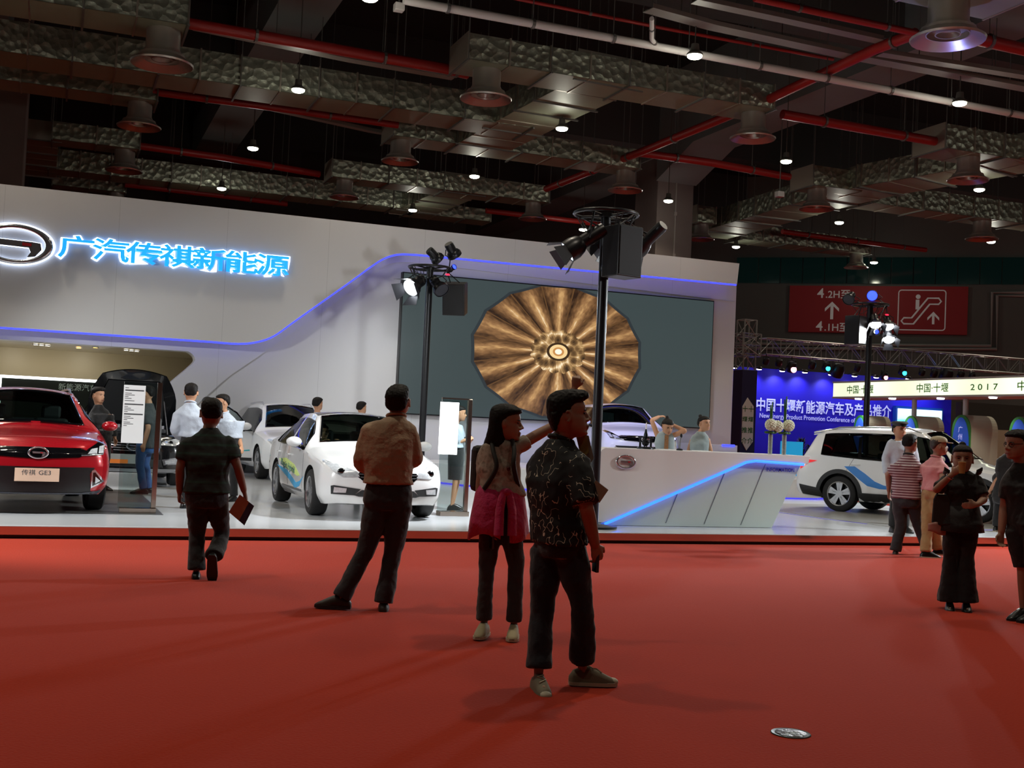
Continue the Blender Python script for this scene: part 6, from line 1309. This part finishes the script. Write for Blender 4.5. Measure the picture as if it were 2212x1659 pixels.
# ---------------------------------------------------------------- man in the patterned shirt, walking past in front
p = Person('man in black shirt with pale scribble print, walking past the woman', 1222, 1487, 0, 1.74, 122, vox=.0075, skin=M_skin2)
p.set(pel=(1208, 1165, 0), waist=(1203, 1105, 0), chest=(1200, 1040, 0), neck=(1210, 955, .02), head=(1230, 943, 0), shL=(1160, 990, .13), shR=(1250, 986, -.12), elR=(1265, 1088, -.20), wrR=(1285, 1176, -.10), elL=(1172, 1085, .26), wrL=(1215, 1110, .33),
      hiL=(1183, 1190, .05), hiR=(1232, 1188, -.04), knL=(1170, 1325, .02), knR=(1258, 1312, -.02), anL=(1163, 1463, -.05), anR=(1258, 1447, .10), toL=(1176, 1484, -.19), toR=(1316, 1468, .12))
p.headdir(97, -4).build(M_pattern, M_navyp, M_canvas, ('quiff', M_hair), .5, hem=-.02, hem_g=.01, tg=.012, flare=.014, sg=.026, pants=.93, sole=M_sole, hands={'R': dict(curl=.75), 'L': dict(curl=.6)}, wk=1.0, hh=.252, collar=M_pattern, toe=M_sole)
r = p.root; ck = p.px(1268, 935, -.02); MB().prism([(-.05, .05), (.02, .03), (.055, -.10), (.02, -.17), (-.02, -.06)], p.px(1264, 952, .05), unit(p.a), Z3, p.c*.008).build('shirt_lapel', mat('lapel_grey', '8a8578', .8), r)
MB().prism([(-.055, .04), (.015, .02), (.03, -.07), (-.01, -.12)], p.px(1262, 950, .03), p.a, Z3, p.c*.02).build('lit_collar', mat('lit_collar_yellow', '9a8a4a', .8), r)  # his open collar; the yellow light on it is put into its colour
for nm in ('shirt_lapel', 'lit_collar'): pass
q = p.px(1291, 1062, -.20); u = unit(p.a*.8-Z3*.55); w_ = unit(p.a*.5+Z3*.8); o = MB().prism([(-.045, -.045), (.045, -.045), (.045, .045), (-.045, .045)], q, u, w_, p.c*.006).build('folded_leaflet', mat('leaflet', 'a3967f', .7)); tag(o, 'small beige folded leaflet tucked at the patterned shirt sleeve', 'leaflet')
q = p.J['wrR']+V3((0, 0, -.075))+p.a*.03-p.c*.005; d_ = unit(p.J['wrR']-p.J['elR']); o = MB().box(p.J['wrR']+d_*.115-p.a*.018, (.02, .075, .12), ax=(unit(p.a*.9+p.c*.3), unit(p.c*.9-p.a*.3), Z3)).build('phone', M_gloss, None, bevel=.004); tag(o, 'dark phone in the hand of the patterned shirt man', 'phone')
# ---------------------------------------------------------------- woman with the pink jacket, pointing up
p = Person('smiling woman in lace top pointing up, pink jacket round her waist', 1075, 1377, 0, 1.63, 18, vox=.0075, skin=M_skin2, female=True)
p.set(pel=(1083, 1100, 0), waist=(1080, 1058, 0), chest=(1077, 1010, 0), neck=(1078, 952, .01), head=(1090, 950, 0), shR=(1043, 972, -.02), shL=(1114, 962, .02), elR=(1037, 1058, -.02), wrR=(1058, 1128, -.10), elL=(1204, 914, .12), wrL=(1241, 840, .10),
      hiR=(1063, 1120, 0), hiL=(1101, 1120, 0), knR=(1050, 1240, -.02), knL=(1115, 1238, 0), anR=(1046, 1348, -.0), anL=(1110, 1352, .0), toR=(1034, 1373, -.16), toL=(1106, 1380, -.17))
p.headdir(86, 4).build(M_lace, M_jean, M_cream, ('long', M_hair), .16, hem=.10, hem_g=.008, tg=.004, flare=.006, sg=.014, sole=M_sole, hh=.262, hands={'R': dict(curl=.5, d=(0.05, -.1, -1)), 'L': dict(curl=1.15, d=p.px(1250, 793, .09)-p.J['wrL'], n=-p.c, thumb=p.a)}, pants=.96)
r = p.root; rows = []; rr = random.Random(4); wa = p.J['waist']
for z_, hw, hd in ((.03, .150, .115), (-.03, .175, .135), (-.12, .19, .15), (-.22, .205, .165), (-.335, .215, .175)):
    rows.append([wa+Z3*(z_-.03*(z_ < -.3)*math.cos(3*a+.6))+p.L*hw*(1+.04*math.sin(9*a)*(-z_*3))*math.cos(a)+p.F*hd*(1+.05*math.sin(8*a+1)*(-z_*3))*math.sin(a) for a in np.linspace(PI/2+.16, PI/2+2*PI-.16, 50)])
o = MB().grid(rows).build('tied_jacket', M_pinkj, r, 60, mods=(('SOLIDIFY', dict(thickness=.012, offset=0)),))
kn = wa+p.F*.14-Z3*.01; MB().ell(kn, (.045, .035, .03)).build('jacket_knot', M_pinkj, o, 60)
for e in (-1, 1): MB().tube([kn+p.L*.02*e, kn+p.L*.045*e+p.F*.02-Z3*.12, kn+p.L*.05*e+p.F*.03-Z3*.3], [.028, .032, .036], 8).build('jacket_sleeve', M_pinkj, o, 60)
M_strap = mat('strap_dark', '1d1a16', .7)
for e, A in ((1, 'shR'), (-1, 'shL')):
    sh = p.J[A]; b_ = p.J['chest']; c_ = (sh*.62+p.J['neck']*.38); st_ = [c_-p.F*.13-Z3*.12, c_-p.F*.07+Z3*.035, c_+p.F*.02+Z3*.055, c_+p.F*.115-Z3*.04, (c_*.85+b_*.15)+p.F*.155-Z3*.13, c_+p.L*e*.05+p.F*.09-Z3*.3]
    MB().tube(curve3(st_, 6), .017, 8).build('backpack_strap', M_strap, r, 60)
bk = p.J['chest']-p.F*.24-Z3*.02; o = MB().box(bk, (.26, .13, .34), ax=(p.L, p.F, Z3)).build('backpack', M_strap, None, bevel=.04); tag(o, 'small dark backpack on the back of the pointing woman', 'backpack')
hd_ = p.J['wrR']+V3((.05, -.1, -1))*.10; o = MB().box(hd_+p.a*.012-Z3*.015, (.012, .07, .14), ax=(unit(p.a+p.c*.4), unit(p.c-p.a*.4), Z3)).build('phone', M_gloss, None, bevel=.004); tag(o, 'dark phone held low by the pointing woman', 'phone')
q = p.J['chest']+p.F*.142+p.L*(-.03)+Z3*.0; MB().ell(q, (.014, .01, .018)).build('necklace_pendant', mat('pendant_red', '4a120e', .4), r, 60)
MB().rings([[p.Hd(x, .435-.6*x*x+f, .20+zz) for f, zz in ((.0, -.01), (.012, -.008), (.012, .012), (0, .014))] for x in np.linspace(-.09, .09, 7)]).build('teeth', mat('teeth', 'd8d4cc', .4), r, 60)
# ---------------------------------------------------------------- man with the brochure
p = Person('man from behind in dark green striped tee, carrying a brochure', 440, 1250, 0, 1.70, 178, vox=.011, skin=mat('skin_dark', '7c5d4c', .55))
p.set(pel=(447, 1072, 0), waist=(448, 1030, 0), chest=(448, 985, 0), neck=(452, 928, 0), head=(455, 922, .02), shL=(404, 950, 0), shR=(497, 948, 0), elL=(389, 1010, -.02), wrL=(388, 1062, .04), elR=(513, 1008, -.05), wrR=(527, 1060, .02),
      hiL=(428, 1082, 0), hiR=(468, 1082, 0), knL=(426, 1160, .05), knR=(479, 1155, .10), anL=(424, 1236, 0), anR=(461, 1205, -.12), toL=(424, 1246, .2), toR=(462, 1246, -.02)); p.J['pitchR'] = -1.15
p.headdir(182).build(M_stripg, M_trk, M_leather, ('short', M_hair), .36, hem=.03, hem_g=.016, tg=.018, flare=.014, sg=.022, hands={'L': dict(curl=.9), 'R': dict(curl=.8)}, pants=.97, wk=1.10, hh=.258)
q0, q1, q2, q3 = [p.px(x, y, -.02) for x, y in ((494, 1106), (518, 1068), (549, 1093), (528, 1135))]; n_ = unit(np.cross(q1-q0, q3-q0))*.004; t = thing('brochure', 'brown and blue brochure in the hand of the striped tee man', 'brochure', (q0+q2)/2)
MB().rings([[q+n_ for q in (q0, q1, q2, q3)], [q-n_ for q in (q0, q1, q2, q3)]]).build('cover', mat('brochure_brown', '9c6a4c', .4), t); e0, e1 = q3+(q0-q3)*.35, q2+(q1-q2)*.35; MB().rings([[q+n_*1.4 for q in (q3, e0, e1, q2)], [q-n_*1.4 for q in (q3, e0, e1, q2)]]).build('cover_band', mat('brochure_blue', '2b3044', .4), t)
# ---------------------------------------------------------------- man in the beige shirt
p = Person('man from behind in beige shirt with head bowed, before the sedan', 825, 1319, 0, 1.76, 186, vox=.0095, skin=M_skin2)
p.set(pel=(838, 1072, 0), waist=(838, 1030, 0), chest=(838, 965, 0), neck=(856, 903, .02), head=(862, 897, .06), shL=(796, 922, 0), shR=(884, 918, 0), elL=(783, 1000, .02), wrL=(806, 1010, .26), elR=(893, 990, .02), wrR=(872, 1000, .26),
      hiL=(818, 1090, 0), hiR=(862, 1090, 0), knL=(790, 1188, .03), knR=(848, 1195, .04), anL=(738, 1290, .0), anR=(829, 1302, 0), toL=(700, 1304, .02), toR=(829, 1315, .17))
p.headdir(165, -22).build(M_beige, M_trg, M_brown, ('short', M_hair), .98, hem=.10, hem_g=.0, tg=.018, flare=.022, sg=.030, wk=1.05, collar=M_beige)
q = p.J['wrR']+p.c*.10; 
# ---------------------------------------------------------------- woman with the cup
p = Person('woman in black ruffled suit lifting a cup to her mouth', 2068, 1316, 0, 1.62, 4, vox=.0095, skin=M_skin2, female=True)
p.set(pel=(2077, 1120, 0), waist=(2077, 1085, 0), chest=(2077, 1050, 0), neck=(2078, 1020, 0), head=(2078, 1019, 0), shR=(2046, 1030, 0), shL=(2112, 1030, 0), elR=(2022, 1058, -.12), wrR=(2056, 1026, -.20), elL=(2126, 1078, -.08), wrL=(2112, 1090, -.20),
      hiR=(2060, 1135, 0), hiL=(2092, 1135, 0), knR=(2052, 1215, 0), knL=(2089, 1215, 0), anR=(2051, 1300, 0), anL=(2087, 1302, .0), toR=(2053, 1314, -.17), toL=(2090, 1316, -.17))
p.headdir(2, 3).build(M_blkshirt, M_trk, M_leather, ('tied', M_hair), .42, hem=-.06, hem_g=.03, tg=.012, flare=.055, sg=.018, hands={'R': dict(d=p.px(2074, 1010, -.22)-p.J['wrR'], n=-p.c+p.a*-.2, curl=.75, thumb=Z3), 'L': dict(d=p.px(2092, 1092, -.22)-p.J['wrL'], n=-p.c, curl=.3, thumb=Z3)}, pants=.99, hh=.262)
r = p.root
for e, A in ((1, 'shR'), (-1, 'shL')): MB().grid([[p.J[A]+p.L*e*(-.02+.05*f)+p.F*.09*math.cos(a)+Z3*(.06+.03*f+.012*math.sin(7*a)) -Z3*(.05*abs(math.sin(a*.5)))+p.F*.0 for a in np.linspace(0, PI, 12)] for f in (0, .5, 1)]).build('shoulder_ruffle', M_blkshirt, r, 60, mods=(('SOLIDIFY', dict(thickness=.01)),))
pe = p.J['pel']; MB().grid([[pe+Z3*z_+p.L*(hw+.018*math.sin(6*a)*(-z_*3))*math.cos(a)+p.F*(hw*.78+.018*math.sin(6*a)*(-z_*3))*math.sin(a) for a in np.linspace(0, 2*PI, 40)] for z_, hw in ((.12, .15), (.02, .175), (-.06, .195), (-.12, .205))]).build('peplum', M_blkshirt, r, 60, mods=(('SOLIDIFY', dict(thickness=.01)),))
MB().tube([p.J['wrR']+V3((0, 0, .0))-(p.J['wrR']-p.J['elR'])*.12+.036*(math.cos(a)*frame(p.J['wrR']-p.J['elR'])[0]+math.sin(a)*frame(p.J['wrR']-p.J['elR'])[1]) for a in np.linspace(0, 2*PI, 16, endpoint=False)], .005, 6, closed=True).build('bracelet', M_chrome, r, 60)
q = p.px(2078, 1011, -.22); o = MB().lathe([(.026, -.05), (.034, .05), (.036, .055), (.034, .058), (0, .058)], q, n=18).build('cup', mat('paper_cup', 'b39a5c', .6), None, 40); tag(o, 'pale yellow paper cup in the raised hand of the woman in black', 'cup')
q = p.px(2034, 1098, -.06); t = thing('handbag', 'black bag hanging at the hip of the woman in black', 'bag', q); MB().rings([[q+u2*x+Z3*z_+p.c*y_ for x, y_ in ((-1, -.04), (1, -.04), (1, .04), (-1, .04)) for u2 in (p.a*w2,)] for z_, w2 in ((-.16, .075), (-.13, .085), (.08, .075), (.13, .055))]).build('bag_body', M_strap, t, bevel=.015); MB().tube(curve3([q+Z3*.1-p.a*.06, p.J['shR']-p.c*.09+p.a*.0, p.J['shR']+p.c*.05+Z3*.03, q+Z3*.1+p.a*.06+p.c*.04], 5), .008, 6).build('bag_strap', M_strap, t, 60)
q = p.px(2030, 1134, -.08); o = MB().grid([[q+p.a*x+Z3*(-.03-.10*f+.06*x*(-1)-.015*math.sin(30*x+f*2))+p.c*(.03*math.sin(22*x)) for x in np.linspace(-.10, .09, 12)] for f in np.linspace(-.4, .5, 5)]).build('folded_cloth', mat('cloth_rose', 'b98f84', .8), None, 60, mods=(('SOLIDIFY', dict(thickness=.008)),)); tag(o, 'pale pink cloth hanging below the black hip bag', 'cloth')
# ---------------------------------------------------------------- group at the white car on the right
p = Person('man in cream cap, pink shirt and khaki trousers, walking', 2012, 1204, 0, 1.68, 125, vox=.013, skin=M_skin2)
p.set(head=(2028, 982, 0), neck=(2022, 990, 0), shL=(1998, 1004, .12), shR=(2040, 1006, -.1), anL=(2000, 1192, -.08), anR=(2026, 1186, .10), toL=(2012, 1203, -.06), toR=(2044, 1190, .16), knL=(2003, 1140, -.02), knR=(2020, 1138, .05)).headdir(105).build(M_pink, M_khaki, M_leather, ('short', mat('hair_grey', '3a3836', .6)), .35, hem=0, sg=.022, tg=.024, flare=.02, sole=M_sole, collar=M_pink)
cp = MB(); cp.rings(head_sections([(.70, .40, -.47, .36), (.76, .42, -.48, .365), (.9, .38, -.45, .33), (1.0, .26, -.34, .24), (1.05, .05, -.1, .06)], p.hh, p.M, p.hc, grow=.02)); o = cp.build('cap', mat('cap_cream', 'a89e84', .8), p.root, 60)
MB().grid([[p.Hd(x, .42+f*(.34-2.2*x*x), .74-f*.05) for x in np.linspace(-.27, .27, 9)] for f in (0, .5, 1)]).build('cap_peak', mat('cap_cream', 'a89e84', .8), o, 60, mods=(('SOLIDIFY', dict(thickness=.008)),))
p = Person('man in red and white striped polo, back turned, by the white car', 1950, 1197, 0, 1.69, 160, vox=.013, skin=M_skin2)
p.set(head=(1966, 976, .02), neck=(1963, 985, 0), shL=(1940, 1003, .0), shR=(1984, 1003, .0), elR=(1996, 1046, -.05), wrR=(1999, 1090, .03), pel=(1958, 1080, 0), anL=(1934, 1190, -.05), anR=(1998, 1172, .12), knL=(1946, 1136, 0), knR=(1982, 1130, .08), toL=(1936, 1196, .12), toR=(2006, 1180, .26)).headdir(150).build(M_strip2, M_trg, M_brown, ('short', M_hair), .40, hem=.02, sg=.026, tg=.024, flare=.02, wk=1.05, collar=M_navyp)
p = Person('guard in white shirt, tie and dark peaked cap', 1942, 1150, PW, 1.75, 25, vox=.015)
p.set(head=(1943, 946, 0), neck=(1942, 955, 0)).headdir(35).build(M_wshirt, M_trk, M_leather, ('short', M_hair), .95, hem=.08, sg=.022, tg=.018, collar=M_wshirt)
cp = MB(); cp.rings(head_sections([(.74, .38, -.47, .35), (.84, .40, -.48, .37), (.92, .50, -.55, .48), (1.02, .44, -.50, .44), (1.06, .2, -.25, .2)], p.hh, p.M, p.hc, grow=.01)); o = cp.build('peaked_cap', mat('cap_dark', '11131a', .6), p.root, 60); MB().grid([[p.Hd(x, .40+f*(.20-1.2*x*x), .76-f*.06) for x in np.linspace(-.27, .27, 9)] for f in (0, 1)]).build('cap_peak', M_gloss, o, 60, mods=(('SOLIDIFY', dict(thickness=.008)),))
tq = p.J['chest']; MB().prism([(-.02, .13), (.02, .13), (.032, -.12), (0, -.17), (-.032, -.12)], tq+p.F*.148, -p.L, Z3, p.F*.008).build('tie', M_trk, p.root)
p = Person('man in black polo turned away, bending an arm near the car front', 2166, 1149, PW, 1.74, 150, vox=.014)
p.set(head=(2192, 968, .02), neck=(2188, 976, 0), shL=(2160, 990, 0), shR=(2206, 990, 0), elL=(2158, 1030, -.04), wrL=(2140, 1058, .04), chest=(2180, 1015, 0), waist=(2172, 1050, 0), pel=(2168, 1075, 0)).headdir(120).build(M_blkshirt, M_trk, M_leather, ('short', M_hair), .36, hem=0, sg=.022, tg=.022, collar=M_blkshirt, sole=M_sole)
p = Person('man with glasses in dark tee and shorts, cut by the edge of the view', 2216, 1340, 0, 1.76, -50, vox=.0095, skin=M_skin2)
p.set(head=(2198, 990, 0), neck=(2206, 1003, .02), shR=(2178, 1030, .0), shL=(2250, 1026, .02), elR=(2170, 1092, .02), wrR=(2163, 1150, -.03), chest=(2212, 1050, 0), waist=(2214, 1090, 0), pel=(2216, 1130, 0), knR=(2208, 1225, 0), anR=(2210, 1318, .02), toR=(2196, 1335, -.06), hiR=(2200, 1145, 0)).headdir(-48, 6).build(M_blkshirt, M_trk, M_leather, ('short', M_hair), .36, hem=-.02, sg=.02, tg=.02, flare=.02, pants=.50, hands={'R': dict(curl=.7)})
M_gl = mat('spectacle_frame', '1a1a1c', .3); mb = MB()
for e in (-1, 1): mb.tube([p.Hd(e*.155+.10*math.cos(a), .405-.25*abs(e*.155+.1*math.cos(a)), .515+.075*math.sin(a)) for a in np.linspace(0, 2*PI, 16, endpoint=False)], .0028, 5, closed=True); mb.tube([p.Hd(e*.26, .34, .54), p.Hd(e*.355, -.02, .53)], .0028, 5)
mb.tube([p.Hd(-.055, .40, .53), p.Hd(.055, .40, .53)], .0028, 5); mb.build('spectacles', M_gl, p.root, 60)
p = Person('person seen only as a dark head behind the front of the white car', 2105, 1092, 0, 1.70, 190, vox=.016); p.set(head=(2103, 958, .02), neck=(2103, 962, 0)).build(M_wshirt, M_trk, M_leather, ('short', M_hair), .9, eyes=False)
# ---------------------------------------------------------------- receptionists behind the desk
M_fil = mat('dress_print', 'c07a2c', .7, noise=(45, '2a3d46'))
def receptionist(label, px, hx, hy, face, **kw):
    b0 = onY(px, 960, 17.1); g0 = pr([b0[0], 17.1, PW]); return Person(label, g0[0], g0[1], PW, 1.66, face, 'receptionists at the desk', .012, None, True)
p = receptionist('receptionist in grey dress with both arms raised to her hair', 1436, 1437, 930, 12)
p.set(head=(1439, 935, -.04), neck=(1437, 934, .02), chest=(1436, 957, 0), waist=(1437, 985, 0), shR=(1419, 939, 0), shL=(1454, 938, 0), elR=(1408, 908, -.02), wrR=(1424, 900, .10), elL=(1480, 931, -.05), wrL=(1452, 917, .08)).headdir(25, 26, 0).build(M_dress, None, M_leather, ('tied', M_hair), 0, hem=-.05, sg=.012, skirt=(M_dress, .35, .02), hands={'R': dict(d=p.px(1434, 899, .14)-p.J['wrR'], n=Z3, curl=.5), 'L': dict(d=p.px(1443, 909, .12)-p.J['wrL'], n=Z3, curl=.5)})
MB().prism([(-.035, .14), (.03, .14), (.03, -.16), (-.035, -.16)], p.J['chest']+p.F*.132-Z3*.01, -p.L, Z3, p.F*.008).build('dress_panel', M_fil, p.root)
p = receptionist('receptionist in grey one-shoulder dress looking aside', 1512, 1517, 915, 22)
p.set(head=(1521, 930, 0), neck=(1514, 934, 0), shR=(1494, 947, 0), shL=(1530, 945, 0), elR=(1488, 972, 0), elL=(1535, 972, 0), chest=(1511, 958, 0), waist=(1510, 988, 0)).headdir(48).build(M_dress, None, M_leather, ('tied', M_hair), 0, hem=-.05, sg=.012, skirt=(M_dress, .35, .02))
# ---------------------------------------------------------------- people around the cars
p = Person('man in white shirt from behind, hands in front, beside the black car', 412, 1098, PW, 1.76, 172, vox=.014); p.set(head=(412, 866, .02), neck=(411, 872, 0), shL=(384, 890, 0), shR=(436, 890, 0), elL=(379, 930, 0), wrL=(392, 944, .18)).headdir(175).build(M_wshirt, M_trk, M_leather, ('short', M_hair), .95, hem=.06, sg=.03, wk=1.08, collar=M_wshirt)
p = Person('man in white shirt facing aside, half hidden behind the striped tee man', 492, 1082, PW, 1.72, -40, vox=.014); p.set(head=(480, 886, -.02), neck=(484, 892, 0), shR=(470, 912, 0), shL=(506, 908, 0), elL=(514, 940, 0)).headdir(-70, 4).build(M_wshirt, M_trk, M_leather, ('short', M_hair), .6, hem=.06, sg=.028, collar=M_wshirt)
p = Person('person between the two white shirts, only dark hair in view', 448, 1062, PW, 1.68, 180, vox=.016); p.set(head=(447, 888, .02), neck=(447, 894, 0)).build(M_greyt, M_trk, M_leather, ('short', M_hair), .4, eyes=False)
p = Person('man in dark grey tee and blue jeans behind the glass stand', 307, 1067, PW, 1.74, -115, vox=.014); p.set(head=(317, 866, 0), neck=(321, 873, 0), shL=(318, 894, -.16), shR=(328, 894, .16), elL=(320, 925, -.2), wrL=(312, 958, -.2), chest=(326, 905, 0), waist=(327, 940, 0), pel=(325, 965, 0), anL=(310, 1056, -.06), anR=(322, 1054, .1), toL=(296, 1065, -.06), toR=(306, 1060, .1)).headdir(-112).build(M_greyt, M_blue, M_leather, ('short', M_hair), .36, hem=-.02, sg=.03, tg=.014, wk=1.05)
p = Person('young man in black by the red car, dark hair, looking aside', 212, 1060, PW, 1.74, 40, vox=.014); p.set(head=(211, 870, 0), neck=(213, 876, 0), shR=(200, 894, 0), shL=(232, 894, 0)).headdir(50, 2).build(M_blkshirt, M_trk, M_leather, ('quiff', M_hair), .95, hem=0)
p = Person('woman in black skirt with red scarf, behind the bright light box', 980, 1103, PW, 1.66, 80, vox=.013, female=True); p.set(head=(990, 908, 0), neck=(984, 918, 0), elR=(986, 957, -.12), wrR=(1006, 950, -.1), elL=(990, 957, .12), wrL=(1008, 952, .06), anR=(976, 1092, -.06), anL=(978, 1090, .08)).headdir(95, 8).build(M_wshirt, None, M_leather, ('tied', M_hair), .5, hem=.1, sg=.016, skirt=(M_trk, .42, -.015), collar=mat('scarf_red', '8a2030', .7))
q = p.px(1010, 943, -.02); o = MB().box(q, (.14, .09, .01), ax=(unit(p.a*.95+Z3*.3), p.c, unit(Z3*.95-p.a*.3))).build('phone', M_gloss, None, bevel=.003); tag(o, 'dark phone held by the woman in the black skirt', 'phone')
p = Person('dark haired person looking over the white sedan roof, nearer the open door', 688, 1055, PW, 1.76, 200, vox=.014); p.set(head=(686, 886, .02), neck=(685, 892, 0)).headdir(150).build(M_wshirt, M_trk, M_leather, ('short', M_hair), .9)
p = Person('dark haired person behind the sedan roof, nearer the screen', 782, 1050, PW, 1.70, 160, vox=.014); p.set(head=(781, 893, .02), neck=(780, 899, 0)).headdir(140).build(M_wshirt, M_trk, M_leather, ('short', M_hair), .9)
# driver trying the sedan: dark green sleeve and hand behind the windscreen
p0s, ys = SED; xs_ = V3((math.cos(ys), math.sin(ys), 0)); yv = V3((-math.sin(ys), math.cos(ys), 0)); lc = lambda x, y, z: V3((p0s[0], p0s[1], PW))+xs_*x+yv*y+Z3*z
p = Person('driver in green top sitting in the white sedan, hand on the dashboard', 700, 1090, PW, 1.66, 10, vox=.013)
J = p.J; sx_ = -.36; J.update(pel=lc(sx_, 2.55, .62), waist=lc(sx_, 2.60, .74), chest=lc(sx_, 2.62, .88), neck=lc(sx_, 2.60, 1.03), head=lc(sx_, 2.57, 1.07)); p.F = -yv; p.L = -xs_
for q, sg in (('R', -1), ('L', 1)): J.update({'sh'+q: lc(sx_+sg*.17, 2.61, 1.0), 'el'+q: lc(sx_+sg*.22, 2.35, .88), 'wr'+q: lc(sx_+sg*.10, 2.02, 1.02), 'hi'+q: lc(sx_+sg*.08, 2.5, .60), 'kn'+q: lc(sx_+sg*.1, 2.1, .62), 'an'+q: lc(sx_+sg*.1, 1.85, .36), 'to'+q: lc(sx_+sg*.1, 1.72, .30)})
J['neck'] = lc(sx_, 2.6, 1.02); J['head'] = lc(sx_, 2.57, 1.05)
p.build(cloth('top_green', '2f5a3c'), M_trk, M_leather, ('short', M_hair), .9, hem=.0, sg=.016, hands={'L': dict(curl=.15, n=Z3), 'R': dict(curl=.4, n=Z3)}, hh=.215)
